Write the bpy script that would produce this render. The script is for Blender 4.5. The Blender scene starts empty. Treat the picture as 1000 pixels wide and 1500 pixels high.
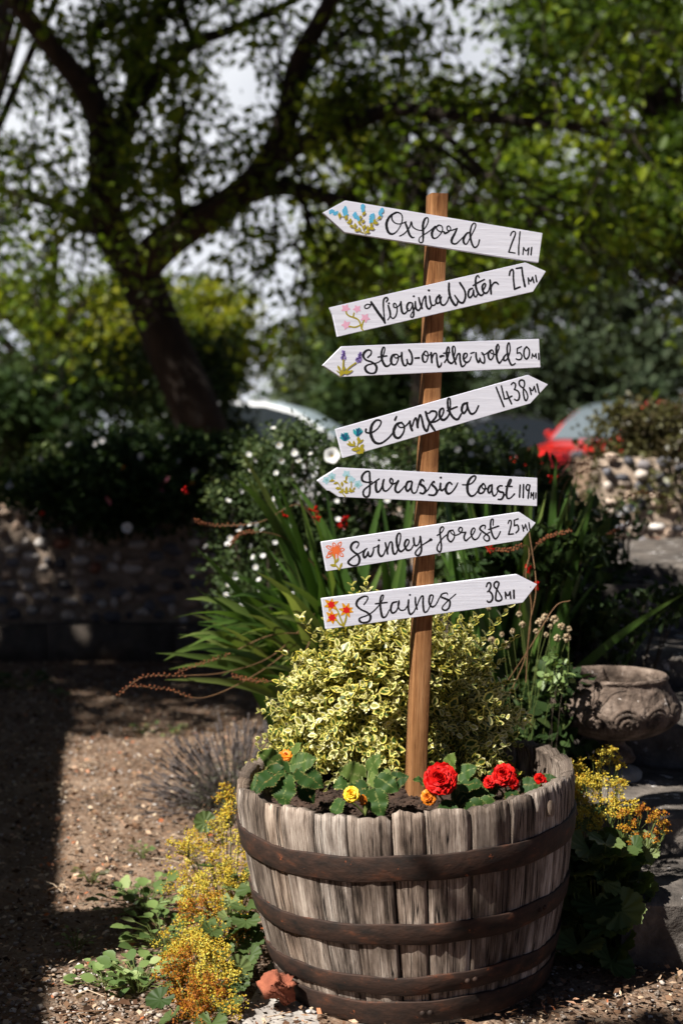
import bpy, bmesh, math, random
import numpy as np
from mathutils import Vector, Matrix

R = math.radians
scene = bpy.context.scene
COL = scene.collection
rng = np.random.default_rng(11)
random.seed(11)

# ------------------------------------------------------------------ camera
CAM_H = 1.11
PITCH = math.atan(110 / 2083.333)
cam_d = bpy.data.cameras.new("camera")
cam = bpy.data.objects.new("camera", cam_d)
COL.objects.link(cam)
cam.location = (0, 0, CAM_H)
cam.rotation_euler = (R(90) - PITCH, 0, 0)
cam_d.sensor_fit = 'HORIZONTAL'
cam_d.sensor_width = 24
cam_d.lens = 50
cam_d.clip_start = 0.05
cam_d.clip_end = 2000
cam_d.dof.use_dof = True
cam_d.dof.focus_distance = 2.74
cam_d.dof.aperture_fstop = 3.1
cam_d.dof.aperture_blades = 0
scene.camera = cam

# ------------------------------------------------------------------ light
SUN_EL, SUN_AZ = 50.0, 53.0          # azimuth measured from behind the camera towards the left
sdir = Vector((-math.sin(R(SUN_AZ)) * math.cos(R(SUN_EL)), -math.cos(R(SUN_AZ)) * math.cos(R(SUN_EL)), math.sin(R(SUN_EL))))
sun_d = bpy.data.lights.new("sun", 'SUN')
sun_d.energy = 5.0
sun_d.angle = R(0.5)
sun_d.color = (1.0, 0.95, 0.87)
sun = bpy.data.objects.new("sun", sun_d)
COL.objects.link(sun)
sun.location = (-6, -5, 12)
sun.rotation_euler = sdir.to_track_quat('Z', 'Y').to_euler()

world = bpy.data.worlds.new("World")
scene.world = world
world.use_nodes = True
wn, wl = world.node_tree.nodes, world.node_tree.links
for n in list(wn): wn.remove(n)
w_out = wn.new('ShaderNodeOutputWorld')
w_bg = wn.new('ShaderNodeBackground')
sky = wn.new('ShaderNodeTexSky')
sky.sky_type = 'NISHITA'
sky.sun_disc = False
sky.sun_elevation = R(SUN_EL)
sky.sun_rotation = math.atan2(sdir.x, sdir.y)
sky.dust_density = 0.1
sky.air_density = 0.18
w_tc = wn.new('ShaderNodeTexCoord')
w_no = wn.new('ShaderNodeTexNoise')
w_no.inputs['Scale'].default_value = 2.2
w_no.inputs['Detail'].default_value = 6
w_rp = wn.new('ShaderNodeValToRGB')
w_rp.color_ramp.elements[0].position = 0.05
w_rp.color_ramp.elements[1].position = 0.48
w_mx = wn.new('ShaderNodeMix'); w_mx.data_type = 'RGBA'
w_mx.inputs['B'].default_value = (9.6, 9.8, 10.2, 1)      # thin white cloud
wl.new(w_tc.outputs['Generated'], w_no.inputs['Vector'])
wl.new(w_no.outputs['Fac'], w_rp.inputs['Fac'])
w_sp = wn.new('ShaderNodeSeparateXYZ'); wl.new(w_tc.outputs['Generated'], w_sp.inputs[0])
w_mr = wn.new('ShaderNodeMapRange'); w_mr.interpolation_type = 'SMOOTHSTEP'          # haze and cloud thin out overhead
for k_, v_ in (('From Min', .12), ('From Max', .62), ('To Min', 1.0), ('To Max', .12)): w_mr.inputs[k_].default_value = v_
wl.new(w_sp.outputs['Z'], w_mr.inputs['Value'])
w_ml = wn.new('ShaderNodeMath'); w_ml.operation = 'MULTIPLY'
wl.new(w_rp.outputs['Color'], w_ml.inputs[0]); wl.new(w_mr.outputs['Result'], w_ml.inputs[1])
w_my = wn.new('ShaderNodeMapRange'); w_my.interpolation_type = 'SMOOTHSTEP'          # the bright cloud bank stands beyond the trees
for k_, v_ in (('From Min', .35), ('From Max', .85), ('To Min', .06), ('To Max', 1.0)): w_my.inputs[k_].default_value = v_
wl.new(w_sp.outputs['Y'], w_my.inputs['Value'])
w_m2 = wn.new('ShaderNodeMath'); w_m2.operation = 'MULTIPLY'
wl.new(w_ml.outputs[0], w_m2.inputs[0]); wl.new(w_my.outputs['Result'], w_m2.inputs[1])
wl.new(w_m2.outputs[0], w_mx.inputs['Factor'])
wl.new(sky.outputs['Color'], w_mx.inputs['A'])
wl.new(w_mx.outputs['Result'], w_bg.inputs['Color'])
w_bg.inputs['Strength'].default_value = 0.05
wl.new(w_bg.outputs['Background'], w_out.inputs['Surface'])

vs = scene.view_settings
scene.display_settings.display_device = 'sRGB'
vs.view_transform = 'Standard'
vs.look = 'None'
vs.exposure = 1.15
vs.gamma = 1.0
scene.cycles.use_denoising = True
scene.cycles.max_bounces = 6
scene.cycles.transparent_max_bounces = 6
scene.cycles.sample_clamp_indirect = 4

# ------------------------------------------------------------------ helpers
def P(x, y, d):
    """Point that stands d metres ahead (along +Y) of where the photographer stood."""
    xc, yc = (x - 500) / 2083.333, (750 - y) / 2083.333
    c, s = math.cos(PITCH), math.sin(PITCH)
    v = np.array([xc, c + yc * s, -s + yc * c])
    return np.array([0, 0, CAM_H]) + v * (d / v[1])

def srgb(r, g, b):
    f = lambda c: (c / 255 / 12.92) if c <= 10 else ((c / 255 + 0.055) / 1.055) ** 2.4
    return (f(r), f(g), f(b), 1)

class MB:
    """Collects vertices, faces, materials and per-vertex attributes for ONE mesh."""
    def __init__(s):
        s.v, s.f, s.m, s.t, s.e, s.uv, s.n = [], [], [], [], [], [], 0
    def add(s, v, f, mat=0, tint=0.5, edge=0.0, uv=None):
        v = np.asarray(v, float).reshape(-1, 3); f = np.asarray(f, int)
        if len(v) == 0 or len(f) == 0: return
        s.v.append(v); s.f.append(f + s.n); s.m.append(np.full(len(f), mat, int))
        s.t.append(np.broadcast_to(np.asarray(tint, float), (len(v),)).copy())
        s.e.append(np.broadcast_to(np.asarray(edge, float), (len(v),)).copy())
        s.uv.append(np.zeros((len(v), 2)) if uv is None else np.asarray(uv, float))
        s.n += len(v)
    def tube(s, pts, rad, sides=6, mat=0, tint=0.5, cap=True):
        pts = np.asarray(pts, float); n = len(pts)
        rad = np.broadcast_to(np.asarray(rad, float), (n,))
        tan = np.gradient(pts, axis=0); tan /= np.linalg.norm(tan, axis=1)[:, None] + 1e-12
        ref = np.array([0.13, 0.21, 0.97]) if abs(tan[0][2]) < .9 else np.array([.97, .2, .1])
        a = np.cross(tan, ref); a /= np.linalg.norm(a, axis=1)[:, None] + 1e-12
        b = np.cross(tan, a)
        th = np.arange(sides) * 2 * math.pi / sides
        V = pts[:, None] + rad[:, None, None] * (a[:, None] * np.cos(th)[None, :, None] + b[:, None] * np.sin(th)[None, :, None])
        i = np.arange(n - 1)[:, None] * sides; j = np.arange(sides)[None]; k = (j + 1) % sides
        F = np.stack([i + j, i + k, i + sides + k, i + sides + j], -1).reshape(-1, 4)
        L = np.concatenate([[0], np.cumsum(np.linalg.norm(np.diff(pts, axis=0), axis=1))])
        uv = np.stack([np.broadcast_to(th[None] * np.mean(rad), (n, sides)), np.broadcast_to(L[:, None], (n, sides))], -1).reshape(-1, 2)
        s.add(V.reshape(-1, 3), F, mat, tint, uv=uv)
        if cap and sides > 3:
            for r0, p in ((0, pts[0]), ((n - 1), pts[-1])):
                vv = np.vstack([V[r0], p[None]])
                ff = [(q, (q + 1) % sides, sides) if r0 else ((q + 1) % sides, q, sides) for q in range(sides)]
                s.add(vv, ff, mat, tint)
    def box(s, lo, hi, mat=0, tint=.5):
        x0, y0, z0 = lo; x1, y1, z1 = hi
        v = [(x0,y0,z0),(x1,y0,z0),(x1,y1,z0),(x0,y1,z0),(x0,y0,z1),(x1,y0,z1),(x1,y1,z1),(x0,y1,z1)]
        s.add(v, [(3,2,1,0),(4,5,6,7),(0,1,5,4),(1,2,6,5),(2,3,7,6),(3,0,4,7)], mat, tint)
    def lathe(s, prof, seg=48, mat=0, tint=.5, c=(0,0,0)):
        prof = np.asarray(prof, float); th = np.arange(seg) * 2 * math.pi / seg
        V = np.stack([prof[:, 0, None] * np.cos(th) + c[0], prof[:, 0, None] * np.sin(th) + c[1], np.broadcast_to(prof[:, 1, None] + c[2], (len(prof), seg))], -1)
        i = np.arange(len(prof) - 1)[:, None] * seg; j = np.arange(seg)[None]; k = (j + 1) % seg
        s.add(V.reshape(-1, 3), np.stack([i + j, i + k, i + seg + k, i + seg + j], -1).reshape(-1, 4), mat, tint)
    def build(s, name, mats, parent=None, smooth=False, loc=None):
        me = bpy.data.meshes.new(name)
        V = np.concatenate(s.v); n_all = len(V)
        used = np.zeros(n_all, bool)
        for f in s.f: used[f.ravel()] = True
        remap = np.cumsum(used) - 1; V = V[used]
        me.vertices.add(len(V)); me.vertices.foreach_set('co', V.ravel())
        sizes = np.concatenate([np.full(len(f), f.shape[1], int) for f in s.f])
        idx = remap[np.concatenate([f.ravel() for f in s.f])]
        me.loops.add(len(idx)); me.loops.foreach_set('vertex_index', idx)
        st = np.concatenate([[0], np.cumsum(sizes)[:-1]])
        me.polygons.add(len(sizes)); me.polygons.foreach_set('loop_start', st); me.polygons.foreach_set('loop_total', sizes)
        me.polygons.foreach_set('material_index', np.concatenate(s.m))
        if smooth: me.polygons.foreach_set('use_smooth', np.ones(len(sizes), bool))
        me.update(calc_edges=True); me.validate()
        for nm, arr in (('tint', s.t), ('edge', s.e)):
            a = me.attributes.new(nm, 'FLOAT', 'POINT'); a.data.foreach_set('value', np.concatenate(arr)[used])
        uvl = me.uv_layers.new(name='UVMap')
        uvv = np.concatenate(s.uv)[used]
        if len(uvl.data) == len(idx): uvl.data.foreach_set('uv', uvv[idx].ravel())
        for m in (mats if isinstance(mats, (list, tuple)) else [mats]): me.materials.append(m)
        o = bpy.data.objects.new(name, me); COL.objects.link(o)
        if parent: o.parent = parent
        if loc is not None: o.location = loc
        return o

def tag(o, label=None, cat=None, group=None, kind=None):
    if label: o['label'] = label
    if cat: o['category'] = cat
    if group: o['group'] = group
    if kind: o['kind'] = kind
    return o

def thing(name, label, cat, loc=(0, 0, 0), rz=0, group=None):
    o = bpy.data.objects.new(name, None); COL.objects.link(o)
    o.location = [float(v) for v in loc]; o.rotation_euler = (0, 0, rz); o.empty_display_size = .05
    return tag(o, label, cat, group)

def copy_part(src, parent, loc, rot=(0, 0, 0), sc=1.0):
    c = src.copy(); COL.objects.link(c); c.parent = parent
    c.location = [float(v) for v in loc]; c.rotation_euler = rot; c.scale = (sc, sc, sc)
    return c

def norm(a): return a / (np.linalg.norm(a, axis=-1, keepdims=True) + 1e-12)

def scatter(mb, tv, tf, pos, d, n, size, tint=None, edge=0.0, mat=0, wid=None):
    """Copies a small template (y = along, x = across, z = normal) to many places inside one mesh."""
    pos = np.asarray(pos, float); N = len(pos)
    if N == 0: return
    tv = np.asarray(tv, float); tf = np.asarray(tf, int); k = len(tv)
    d = norm(np.broadcast_to(d, (N, 3))); x = norm(np.cross(d, np.broadcast_to(n, (N, 3)))); z = np.cross(x, d)
    size = np.broadcast_to(size, (N,)); wid = size if wid is None else np.broadcast_to(wid, (N,))
    V = pos[:, None] + (tv[None, :, 0, None] * x[:, None]) * wid[:, None, None] + (tv[None, :, 1, None] * d[:, None] + tv[None, :, 2, None] * z[:, None]) * size[:, None, None]
    F = tf[None] + (np.arange(N) * k)[:, None, None]
    if tint is None: tint = rng.random(N)
    T = np.repeat(np.broadcast_to(tint, (N,)), k)
    E = np.tile(np.broadcast_to(np.asarray(edge, float), (k,)), N)
    mb.add(V.reshape(-1, 3), F.reshape(-1, tf.shape[1]), mat, T, E)

def rvec(n): return norm(rng.normal(size=(n, 3)))

def ico(sub):
    bm = bmesh.new(); bmesh.ops.create_icosphere(bm, subdivisions=sub, radius=1)
    v = np.array([q.co[:] for q in bm.verts]); f = np.array([[q.index for q in p.verts] for p in bm.faces]); bm.free()
    return v, f
ICO1, ICO2 = ico(1), ico(2)

def blobs(mb, pos, rad3, mat=0, tint=None, sub=1, jitter=.12):
    """Irregular stones / berries inside one mesh."""
    tv, tf = (ICO1, ICO2)[sub - 1]
    pos = np.asarray(pos, float); N = len(pos); rad3 = np.broadcast_to(rad3, (N, 3))
    th = rng.random(N) * 6.283; c, s_ = np.cos(th), np.sin(th)
    V = tv[None] * (1 + rng.normal(size=(N, len(tv), 1)) * jitter) * rad3[:, None]
    V = np.stack([V[..., 0] * c[:, None] - V[..., 1] * s_[:, None], V[..., 0] * s_[:, None] + V[..., 1] * c[:, None], V[..., 2]], -1) + pos[:, None]
    F = tf[None] + (np.arange(N) * len(tv))[:, None, None]
    if tint is None: tint = rng.random(N)
    mb.add(V.reshape(-1, 3), F.reshape(-1, 3), mat, np.repeat(np.broadcast_to(tint, (N,)), len(tv)))

def catmull(p, n=8):
    p = np.asarray(p, float)
    if len(p) < 3:
        t = np.linspace(0, 1, n + 1)[:, None]; return p[0] + (p[-1] - p[0]) * t
    q = np.vstack([2 * p[0] - p[1], p, 2 * p[-1] - p[-2]]); out = []
    for i in range(1, len(q) - 2):
        t = np.linspace(0, 1, n, endpoint=False)[:, None]
        a, b, c, d = q[i - 1], q[i], q[i + 1], q[i + 2]
        out.append(.5 * (2 * b + (c - a) * t + (2 * a - 5 * b + 4 * c - d) * t ** 2 + (3 * b - a - 3 * c + d) * t ** 3))
    return np.vstack(out + [p[-1:]])

def wobble(x, y, seed=0, oct=4, f0=1.0):
    r = np.random.default_rng(seed); o = 0; a = 1; f = f0
    for _ in range(oct):
        for _ in range(3):
            th = r.random() * 6.283; ph = r.random() * 6.283
            o = o + a * np.sin((x * math.cos(th) + y * math.sin(th)) * f * 6.283 + ph) / 3
        a *= .55; f *= 2.03
    return o

# ------------------------------------------------------------------ materials
def new_mat(name):
    m = bpy.data.materials.new(name); m.use_nodes = True
    nt = m.node_tree; b = nt.nodes['Principled BSDF']
    return m, nt, b

def ramp(nt, stops, fac):
    r = nt.nodes.new('ShaderNodeValToRGB'); e = r.color_ramp.elements
    while len(e) < len(stops): e.new(.5)
    for q, (p, c) in zip(e, stops): q.position = p; q.color = c
    nt.links.new(fac, r.inputs['Fac']); return r.outputs['Color']

def attr(nt, name):
    a = nt.nodes.new('ShaderNodeAttribute'); a.attribute_name = name; return a.outputs['Fac']

def noise(nt, scale, detail=5, coord='Object', stretch=None, rough=.6, w=None):
    tc = nt.nodes.new('ShaderNodeTexCoord'); n = nt.nodes.new('ShaderNodeTexNoise')
    n.inputs['Scale'].default_value = scale; n.inputs['Detail'].default_value = detail; n.inputs['Roughness'].default_value = rough
    src = tc.outputs[coord]
    if stretch:
        mp = nt.nodes.new('ShaderNodeMapping'); mp.inputs['Scale'].default_value = stretch
        nt.links.new(src, mp.inputs['Vector']); src = mp.outputs['Vector']
    nt.links.new(src, n.inputs['Vector'])
    if w is not None:
        n.noise_dimensions = '4D'
        mu = nt.nodes.new('ShaderNodeMath'); mu.operation = 'MULTIPLY'; mu.inputs[1].default_value = 37.0
        nt.links.new(w, mu.inputs[0]); nt.links.new(mu.outputs[0], n.inputs['W'])
    return n.outputs['Fac']

def mixc(nt, a, b, fac, mode='MIX'):
    m = nt.nodes.new('ShaderNodeMix'); m.data_type = 'RGBA'; m.blend_type = mode
    for s, v in (('A', a), ('B', b), ('Factor', fac)):
        if hasattr(v, 'node'): nt.links.new(v, m.inputs[s])
        else: m.inputs[s].default_value = v
    return m.outputs['Result']

def mathn(nt, op, a, b=0.0):
    m = nt.nodes.new('ShaderNodeMath'); m.operation = op
    for i, v in enumerate((a, b)):
        if hasattr(v, 'node'): nt.links.new(v, m.inputs[i])
        else: m.inputs[i].default_value = v
    return m.outputs[0]

def bump(nt, bsdf, h, strength=.5, dist=.01):
    b = nt.nodes.new('ShaderNodeBump'); b.inputs['Strength'].default_value = strength; b.inputs['Distance'].default_value = dist
    nt.links.new(h, b.inputs['Height']); nt.links.new(b.outputs['Normal'], bsdf.inputs['Normal'])

def surf(name, stops, scale=8, rough=.8, bmp=.4, dist=.01, detail=6, stretch=None, coord='Object', spec=.3, metal=0, speck=None):
    m, nt, b = new_mat(name)
    f = noise(nt, scale, detail, coord, stretch)
    c = ramp(nt, stops, f)
    if speck:
        c2 = ramp(nt, [(speck[0], (0, 0, 0, 1)), (speck[0] + .06, (1, 1, 1, 1))], noise(nt, speck[1], 4, coord, None, .7))
        c = mixc(nt, c, speck[2], c2)
    nt.links.new(c, b.inputs['Base Color'])
    b.inputs['Roughness'].default_value = rough; b.inputs['Specular IOR Level'].default_value = spec; b.inputs['Metallic'].default_value = metal
    if bmp: bump(nt, b, noise(nt, scale * 2.7, 6, coord, stretch), bmp, dist)
    return m

def plain(name, col, rough=.5, spec=.5, metal=0, coat=0):
    m, nt, b = new_mat(name)
    f = noise(nt, 14, 3)
    c = ramp(nt, [(.3, tuple(x * .88 for x in col[:3]) + (1,)), (.7, col)], f)
    nt.links.new(c, b.inputs['Base Color']); b.inputs['Roughness'].default_value = rough
    b.inputs['Specular IOR Level'].default_value = spec; b.inputs['Metallic'].default_value = metal; b.inputs['Coat Weight'].default_value = coat
    return m

def leafm(name, stops, trans=.35, rough=.45, spec=.35, tcol=None, edge=None, eth=.62):
    m, nt, b = new_mat(name)
    c = ramp(nt, stops, attr(nt, 'tint'))
    if edge:
        e = mathn(nt, 'ADD', attr(nt, 'edge'), mathn(nt, 'MULTIPLY', mathn(nt, 'SUBTRACT', noise(nt, 170, 3), .5), .9))
        em = ramp(nt, edge, attr(nt, 'tint'))
        k = ramp(nt, [(eth - .07, (0, 0, 0, 1)), (eth + .07, (1, 1, 1, 1))], e)
        c = mixc(nt, c, em, k)
    nt.links.new(c, b.inputs['Base Color'])
    b.inputs['Roughness'].default_value = rough; b.inputs['Specular IOR Level'].default_value = spec
    t = nt.nodes.new('ShaderNodeBsdfTranslucent')
    tc = mixc(nt, c, tcol or (1.0, 1.0, .45, 1), .9 if tcol is None else .6, 'MULTIPLY')
    nt.links.new(tc, t.inputs['Color'])
    mx = nt.nodes.new('ShaderNodeMixShader'); mx.inputs['Fac'].default_value = trans
    out = nt.nodes['Material Output']
    nt.links.new(b.outputs['BSDF'], mx.inputs[1]); nt.links.new(t.outputs['BSDF'], mx.inputs[2]); nt.links.new(mx.outputs[0], out.inputs['Surface'])
    return m

M = {}
M['leaf_tree'] = leafm('tree leaf', [(0, (.018, .036, .006, 1)), (.5, (.08, .135, .012, 1)), (1, (.26, .32, .025, 1))], .55, .5, .22)
M['leaf_bright'] = leafm('bright tree leaf', [(0, (.022, .042, .005, 1)), (.5, (.11, .155, .010, 1)), (1, (.36, .36, .025, 1))], .55, .5, .22)
M['leaf_dark'] = leafm('dark shrub leaf', [(0, (.012, .026, .008, 1)), (.7, (.028, .052, .014, 1)), (1, (.07, .10, .03, 1))], .25, .6, .12)
M['leaf_grey'] = leafm('grey green leaf', [(0, (.03, .05, .025, 1)), (.7, (.07, .095, .05, 1)), (1, (.14, .17, .10, 1))], .25, .6, .15)
M['leaf_shrub'] = leafm('shrub leaf', [(0, (.018, .036, .012, 1)), (.7, (.045, .07, .022, 1)), (1, (.11, .14, .05, 1))], .3, .55, .18)
M['leaf_blade'] = leafm('strap leaf', [(0, (.02, .055, .010, 1)), (.6, (.07, .14, .026, 1)), (1, (.20, .25, .07, 1))], .4, .35, .5)
M['leaf_weed'] = leafm('weed leaf', [(0, (.07, .12, .035, 1)), (.7, (.16, .23, .07, 1)), (1, (.30, .36, .15, 1))], .3)
M['leaf_mantle'] = leafm('mantle leaf', [(0, (.03, .058, .014, 1)), (.7, (.065, .10, .026, 1)), (1, (.15, .19, .065, 1))], .3, .6)
M['leaf_begonia'] = leafm('begonia leaf', [(0, (.012, .035, .008, 1)), (.7, (.035, .075, .016, 1)), (1, (.10, .14, .03, 1))], .25, .55, .12,
                          edge=[(0, (.13, .06, .02, 1)), (.5, (.14, .17, .05, 1)), (1, (.20, .22, .08, 1))], eth=.93)
M['leaf_varieg'] = leafm('variegated leaf', [(0, (.03, .065, .010, 1)), (.6, (.06, .10, .014, 1)), (.85, (.30, .28, .04, 1)), (1, (.55, .50, .10, 1))], .28, .42, .4,
                         tcol=(1, 1, .6, 1), edge=[(0, (.56, .46, .06, 1)), (.5, (.71, .63, .17, 1)), (1, (.80, .77, .50, 1))], eth=.56)
M['petal_white'] = leafm('white petal', [(0, (.52, .54, .56, 1)), (1, (.68, .68, .67, 1))], .25, .6, .2, (1, 1, 1, 1))
M['petal_red'] = leafm('red petal', [(0, (.25, .001, .002, 1)), (.7, (.46, .003, .003, 1)), (1, (.62, .012, .006, 1))], .25, .55, .15, (1, .6, .5, 1))
M['petal_yellow'] = leafm('yellow petal', [(0, (.75, .26, .008, 1)), (.6, (.80, .48, .012, 1)), (1, (.82, .62, .05, 1))], .3, .45, .3, (1, .9, .5, 1))
M['petal_orange'] = leafm('orange petal', [(0, (.55, .10, .01, 1)), (1, (.75, .26, .02, 1))], .3, .45, .3, (1, .7, .4, 1))
M['froth'] = leafm('lime flower froth', [(0, (.28, .085, .012, 1)), (.3, (.45, .23, .018, 1)), (.6, (.50, .38, .035, 1)), (1, (.60, .53, .11, 1))], .25, .6, .2, (1, 1, .6, 1))
M['pollen'] = plain('flower centre', (.62, .42, .03, 1), .7, .2)
M['stem'] = surf('green stem', [(.3, (.06, .09, .02, 1)), (.7, (.13, .15, .04, 1))], 30, .6, 0)
M['drystem'] = surf('dry stem', [(.3, (.09, .045, .02, 1)), (.7, (.2, .11, .05, 1))], 30, .7, 0)
M['seed'] = surf('seed husk', [(.3, (.08, .022, .010, 1)), (.7, (.24, .07, .02, 1))], 90, .7, 0)
M['lavender'] = surf('spent lavender', [(.3, (.05, .045, .045, 1)), (.7, (.14, .115, .11, 1))], 60, .8, 0)
M['lavleaf'] = leafm('grey lavender leaf', [(0, (.05, .055, .035, 1)), (1, (.13, .13, .09, 1))], .1, .7, .2)
M['bark'] = surf('bark', [(.3, (.008, .006, .005, 1)), (.7, (.028, .019, .013, 1))], 9, .95, .9, .03, 8, (1, 1, .25))
M['twig'] = surf('twig bark', [(.3, (.02, .015, .01, 1)), (.7, (.06, .045, .03, 1))], 9, .9, 0)
# ------------------------------------------------------------------ leaf templates
def t_quad(w=.5): return np.array([(0, 0, 0), (w * .5, .45, .06), (0, 1, 0), (-w * .5, .45, .06)]), np.array([(0, 1, 2, 3)])
def t_fold(w=.55):
    v = [(0,0,0),(w*.42,.25,.07),(w*.5,.5,.09),(w*.3,.8,.05),(0,1,-.03),(-w*.3,.8,.05),(-w*.5,.5,.09),(-w*.42,.25,.07),(0,.3,0),(0,.65,0)]
    f = [(0,1,8),(0,8,7),(1,2,8),(2,9,8),(2,3,9),(3,4,9),(4,5,9),(5,6,9),(6,8,9),(6,7,8)]
    return np.array(v), np.array(f)
def t_varieg():
    out = [(0,0,0),(.20,.15,.02),(.32,.40,.04),(.29,.65,.03),(.14,.88,.0),(0,1,-.04),(-.14,.88,.0),(-.29,.65,.03),(-.32,.40,.04),(-.20,.15,.02)]
    inn = [(0,.14,0),(.09,.28,.01),(.15,.45,.015),(.12,.66,.01),(0,.84,-.01),(-.12,.66,.01),(-.15,.45,.015),(-.09,.28,.01)]
    v = out + inn + [(0,.5,-.02)]
    e = [1]*10 + [.42]*8 + [.0]
    f = [(0,1,10),(1,11,10),(1,2,11),(2,12,11),(2,3,12),(3,13,12),(3,4,13),(4,14,13),(4,5,14),(5,6,14),(6,15,14),(6,7,15),(7,16,15),(7,8,16),(8,17,16),(8,9,17),(9,10,17),(9,0,10)]
    f += [(10+i, 10+(i+1)%8, 18) for i in range(8)]
    return np.array(v), np.array(f), np.array(e)
def t_round(lobes=9, pleat=.12, serr=3):
    """Rounded, pleated, scallop-edged leaf (stalk joins at the origin notch)."""
    v = [(0, 0, 0)]; e = [0]; K = lobes * 2 * serr
    for ring, rr in ((1, .35), (2, .7), (3, 1.0)):
        for i in range(K + 1):
            a = -2.75 + 5.5 * i / K
            ph = (i / (2 * serr)) % 1
            r = rr * (1 + (.10 * abs(math.sin(ph * math.pi)) - .06 + (.03 if i % 2 else -.03)) * (ring == 3)) * .55
            z = pleat * rr * (abs(ph - .5) - .25) + .10 * rr * rr
            v.append((r * math.sin(a), r * math.cos(a) + .0, z)); e.append(rr)
    f = []; n = K + 1
    for i in range(K): f.append((0, 1 + i + 1, 1 + i))
    for ring in range(2):
        for i in range(K):
            a = 1 + ring * n + i; f += [(a, a + 1, a + n + 1), (a, a + n + 1, a + n)]
    return np.array(v), np.array(f), np.array(e)
def t_begonia():
    """Lopsided ear-shaped leaf, pointed, folded along the midrib, with a toothed ruffled edge."""
    n = 25; v, e = [], []
    for i in range(n):
        t = i / (n - 1); prof = math.sin(math.pi * t ** .58) ** .8
        jag = .045 * (1 if i % 2 else -.6) * (0 < i < n - 1)
        back = -.20 * math.exp(-((t - .05) / .13) ** 2)
        for sgn, w in ((-1, .40), (-1, .21), (0, 0), (1, .27), (1, .52)):
            out = abs(w) > .3; x = sgn * (w * prof + (jag if out else 0)); k = abs(w) / .5
            y = t + back * k + .10 * k * prof * (1 - t); 
            z = .20 * abs(x) + (.05 * math.sin(i * .55 + sgn) * (1 if out else .35)) - .30 * max(0, t - .55) ** 1.5 - .25 * x * x
            v.append((x, y, z)); e.append(1.0 if out else (.95 if sgn == 0 else (.30 if i % 4 else .72)))
    f = [(5*i + j, 5*i + j + 1, 5*i + j + 6, 5*i + j + 5) for i in range(n - 1) for j in range(4)]
    return np.array(v), np.array(f), np.array(e)
QUAD, NARROW, FOLD, VAR, ROUND, BEG = t_quad(.62), t_quad(.36), t_fold(), t_varieg(), t_round(), t_begonia()
LOWROUND = t_round(7, .1, 1)

def clump_leaves(mb, centres, radii, per, size, tmpl, flat=.75, droop=.0, up=.45, mat=0, tint_c=None, shell=.5):
    """Leaves gathered in clumps: outward-facing, thinner towards each clump's middle."""
    centres = np.asarray(centres, float); N = len(centres)
    radii = np.broadcast_to(radii, (N,))
    u = rvec(N * per).reshape(N, per, 3); r = (shell + (1 - shell) * rng.random((N, per, 1))) * (.55 + .65 * rng.random((N, per, 1)))
    off = u * r * radii[:, None, None]; off[..., 2] *= flat
    pos = (centres[:, None] + off).reshape(-1, 3)
    nrm = norm(u.reshape(-1, 3) * .6 + np.array([0, 0, up]) + rng.normal(size=(N * per, 3)) * .45)
    d = norm(rng.normal(size=(N * per, 3)) + np.array([0, 0, -droop]) + u.reshape(-1, 3) * .5)
    ct = rng.random(N) if tint_c is None else tint_c
    tint = np.clip(np.repeat(ct, per) * .6 + rng.random(N * per) * .45, 0, 1)
    s_ = size * (.65 + .7 * rng.random(N * per))
    scatter(mb, tmpl[0], tmpl[1], pos, d, nrm, s_, tint, tmpl[2] if len(tmpl) > 2 else 0, mat)
    return pos

# ------------------------------------------------------------------ ground
def soil_mat():
    m, nt, b = new_mat('gravelly earth')
    c1 = ramp(nt, [(.25, (.04, .026, .016, 1)), (.5, (.155, .098, .064, 1)), (.75, (.42, .31, .225, 1))], noise(nt, 5, 9, rough=.75))
    v = nt.nodes.new('ShaderNodeTexVoronoi'); v.inputs['Scale'].default_value = 130
    tc = nt.nodes.new('ShaderNodeTexCoord'); nt.links.new(tc.outputs['Object'], v.inputs['Vector'])
    c2 = ramp(nt, [(0, (.28, .24, .2, 1)), (.5, (.10, .065, .045, 1)), (1, (.2, .13, .09, 1))], v.outputs['Color'])
    c = mixc(nt, c1, c2, .4)
    nt.links.new(c, b.inputs['Base Color']); b.inputs['Roughness'].default_value = .95; b.inputs['Specular IOR Level'].default_value = .15
    h = mathn(nt, 'ADD', noise(nt, 60, 6), mathn(nt, 'MULTIPLY', v.outputs['Distance'], -1.2))
    bump(nt, b, h, .6, .006)
    return m
M['ground'] = soil_mat()
xs = np.concatenate([[-400, -150, -60, -25, -12, -6, -4], np.arange(-3, 2.4, .035), [3, 4, 6, 12, 25, 60, 150, 400]])
ys = np.concatenate([[-400, -100, -30, -8, -2, 0, 1.2], np.arange(1.8, 7.6, .035), [8, 9, 10, 12, 15, 20, 30, 60, 150, 400]])
X, Y = np.meshgrid(xs, ys)
near = np.clip(1 - np.maximum(np.abs(X) - 3, 0), 0, 1) * np.clip(1 - np.maximum(np.abs(Y - 4.6) - 3.2, 0), 0, 1)
Z = (wobble(X, Y, 3, 5, .5) * .012 + wobble(X, Y, 4, 3, 5) * .003) * near - .012
mb = MB(); nx = len(xs)
i = np.arange(len(ys) - 1)[:, None] * nx; j = np.arange(nx - 1)[None]
mb.add(np.stack([X, Y, Z], -1).reshape(-1, 3), np.stack([i + j, i + j + 1, i + nx + j + 1, i + nx + j], -1).reshape(-1, 4))
tag(mb.build('ground', M['ground'], smooth=True), kind='structure')

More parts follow.
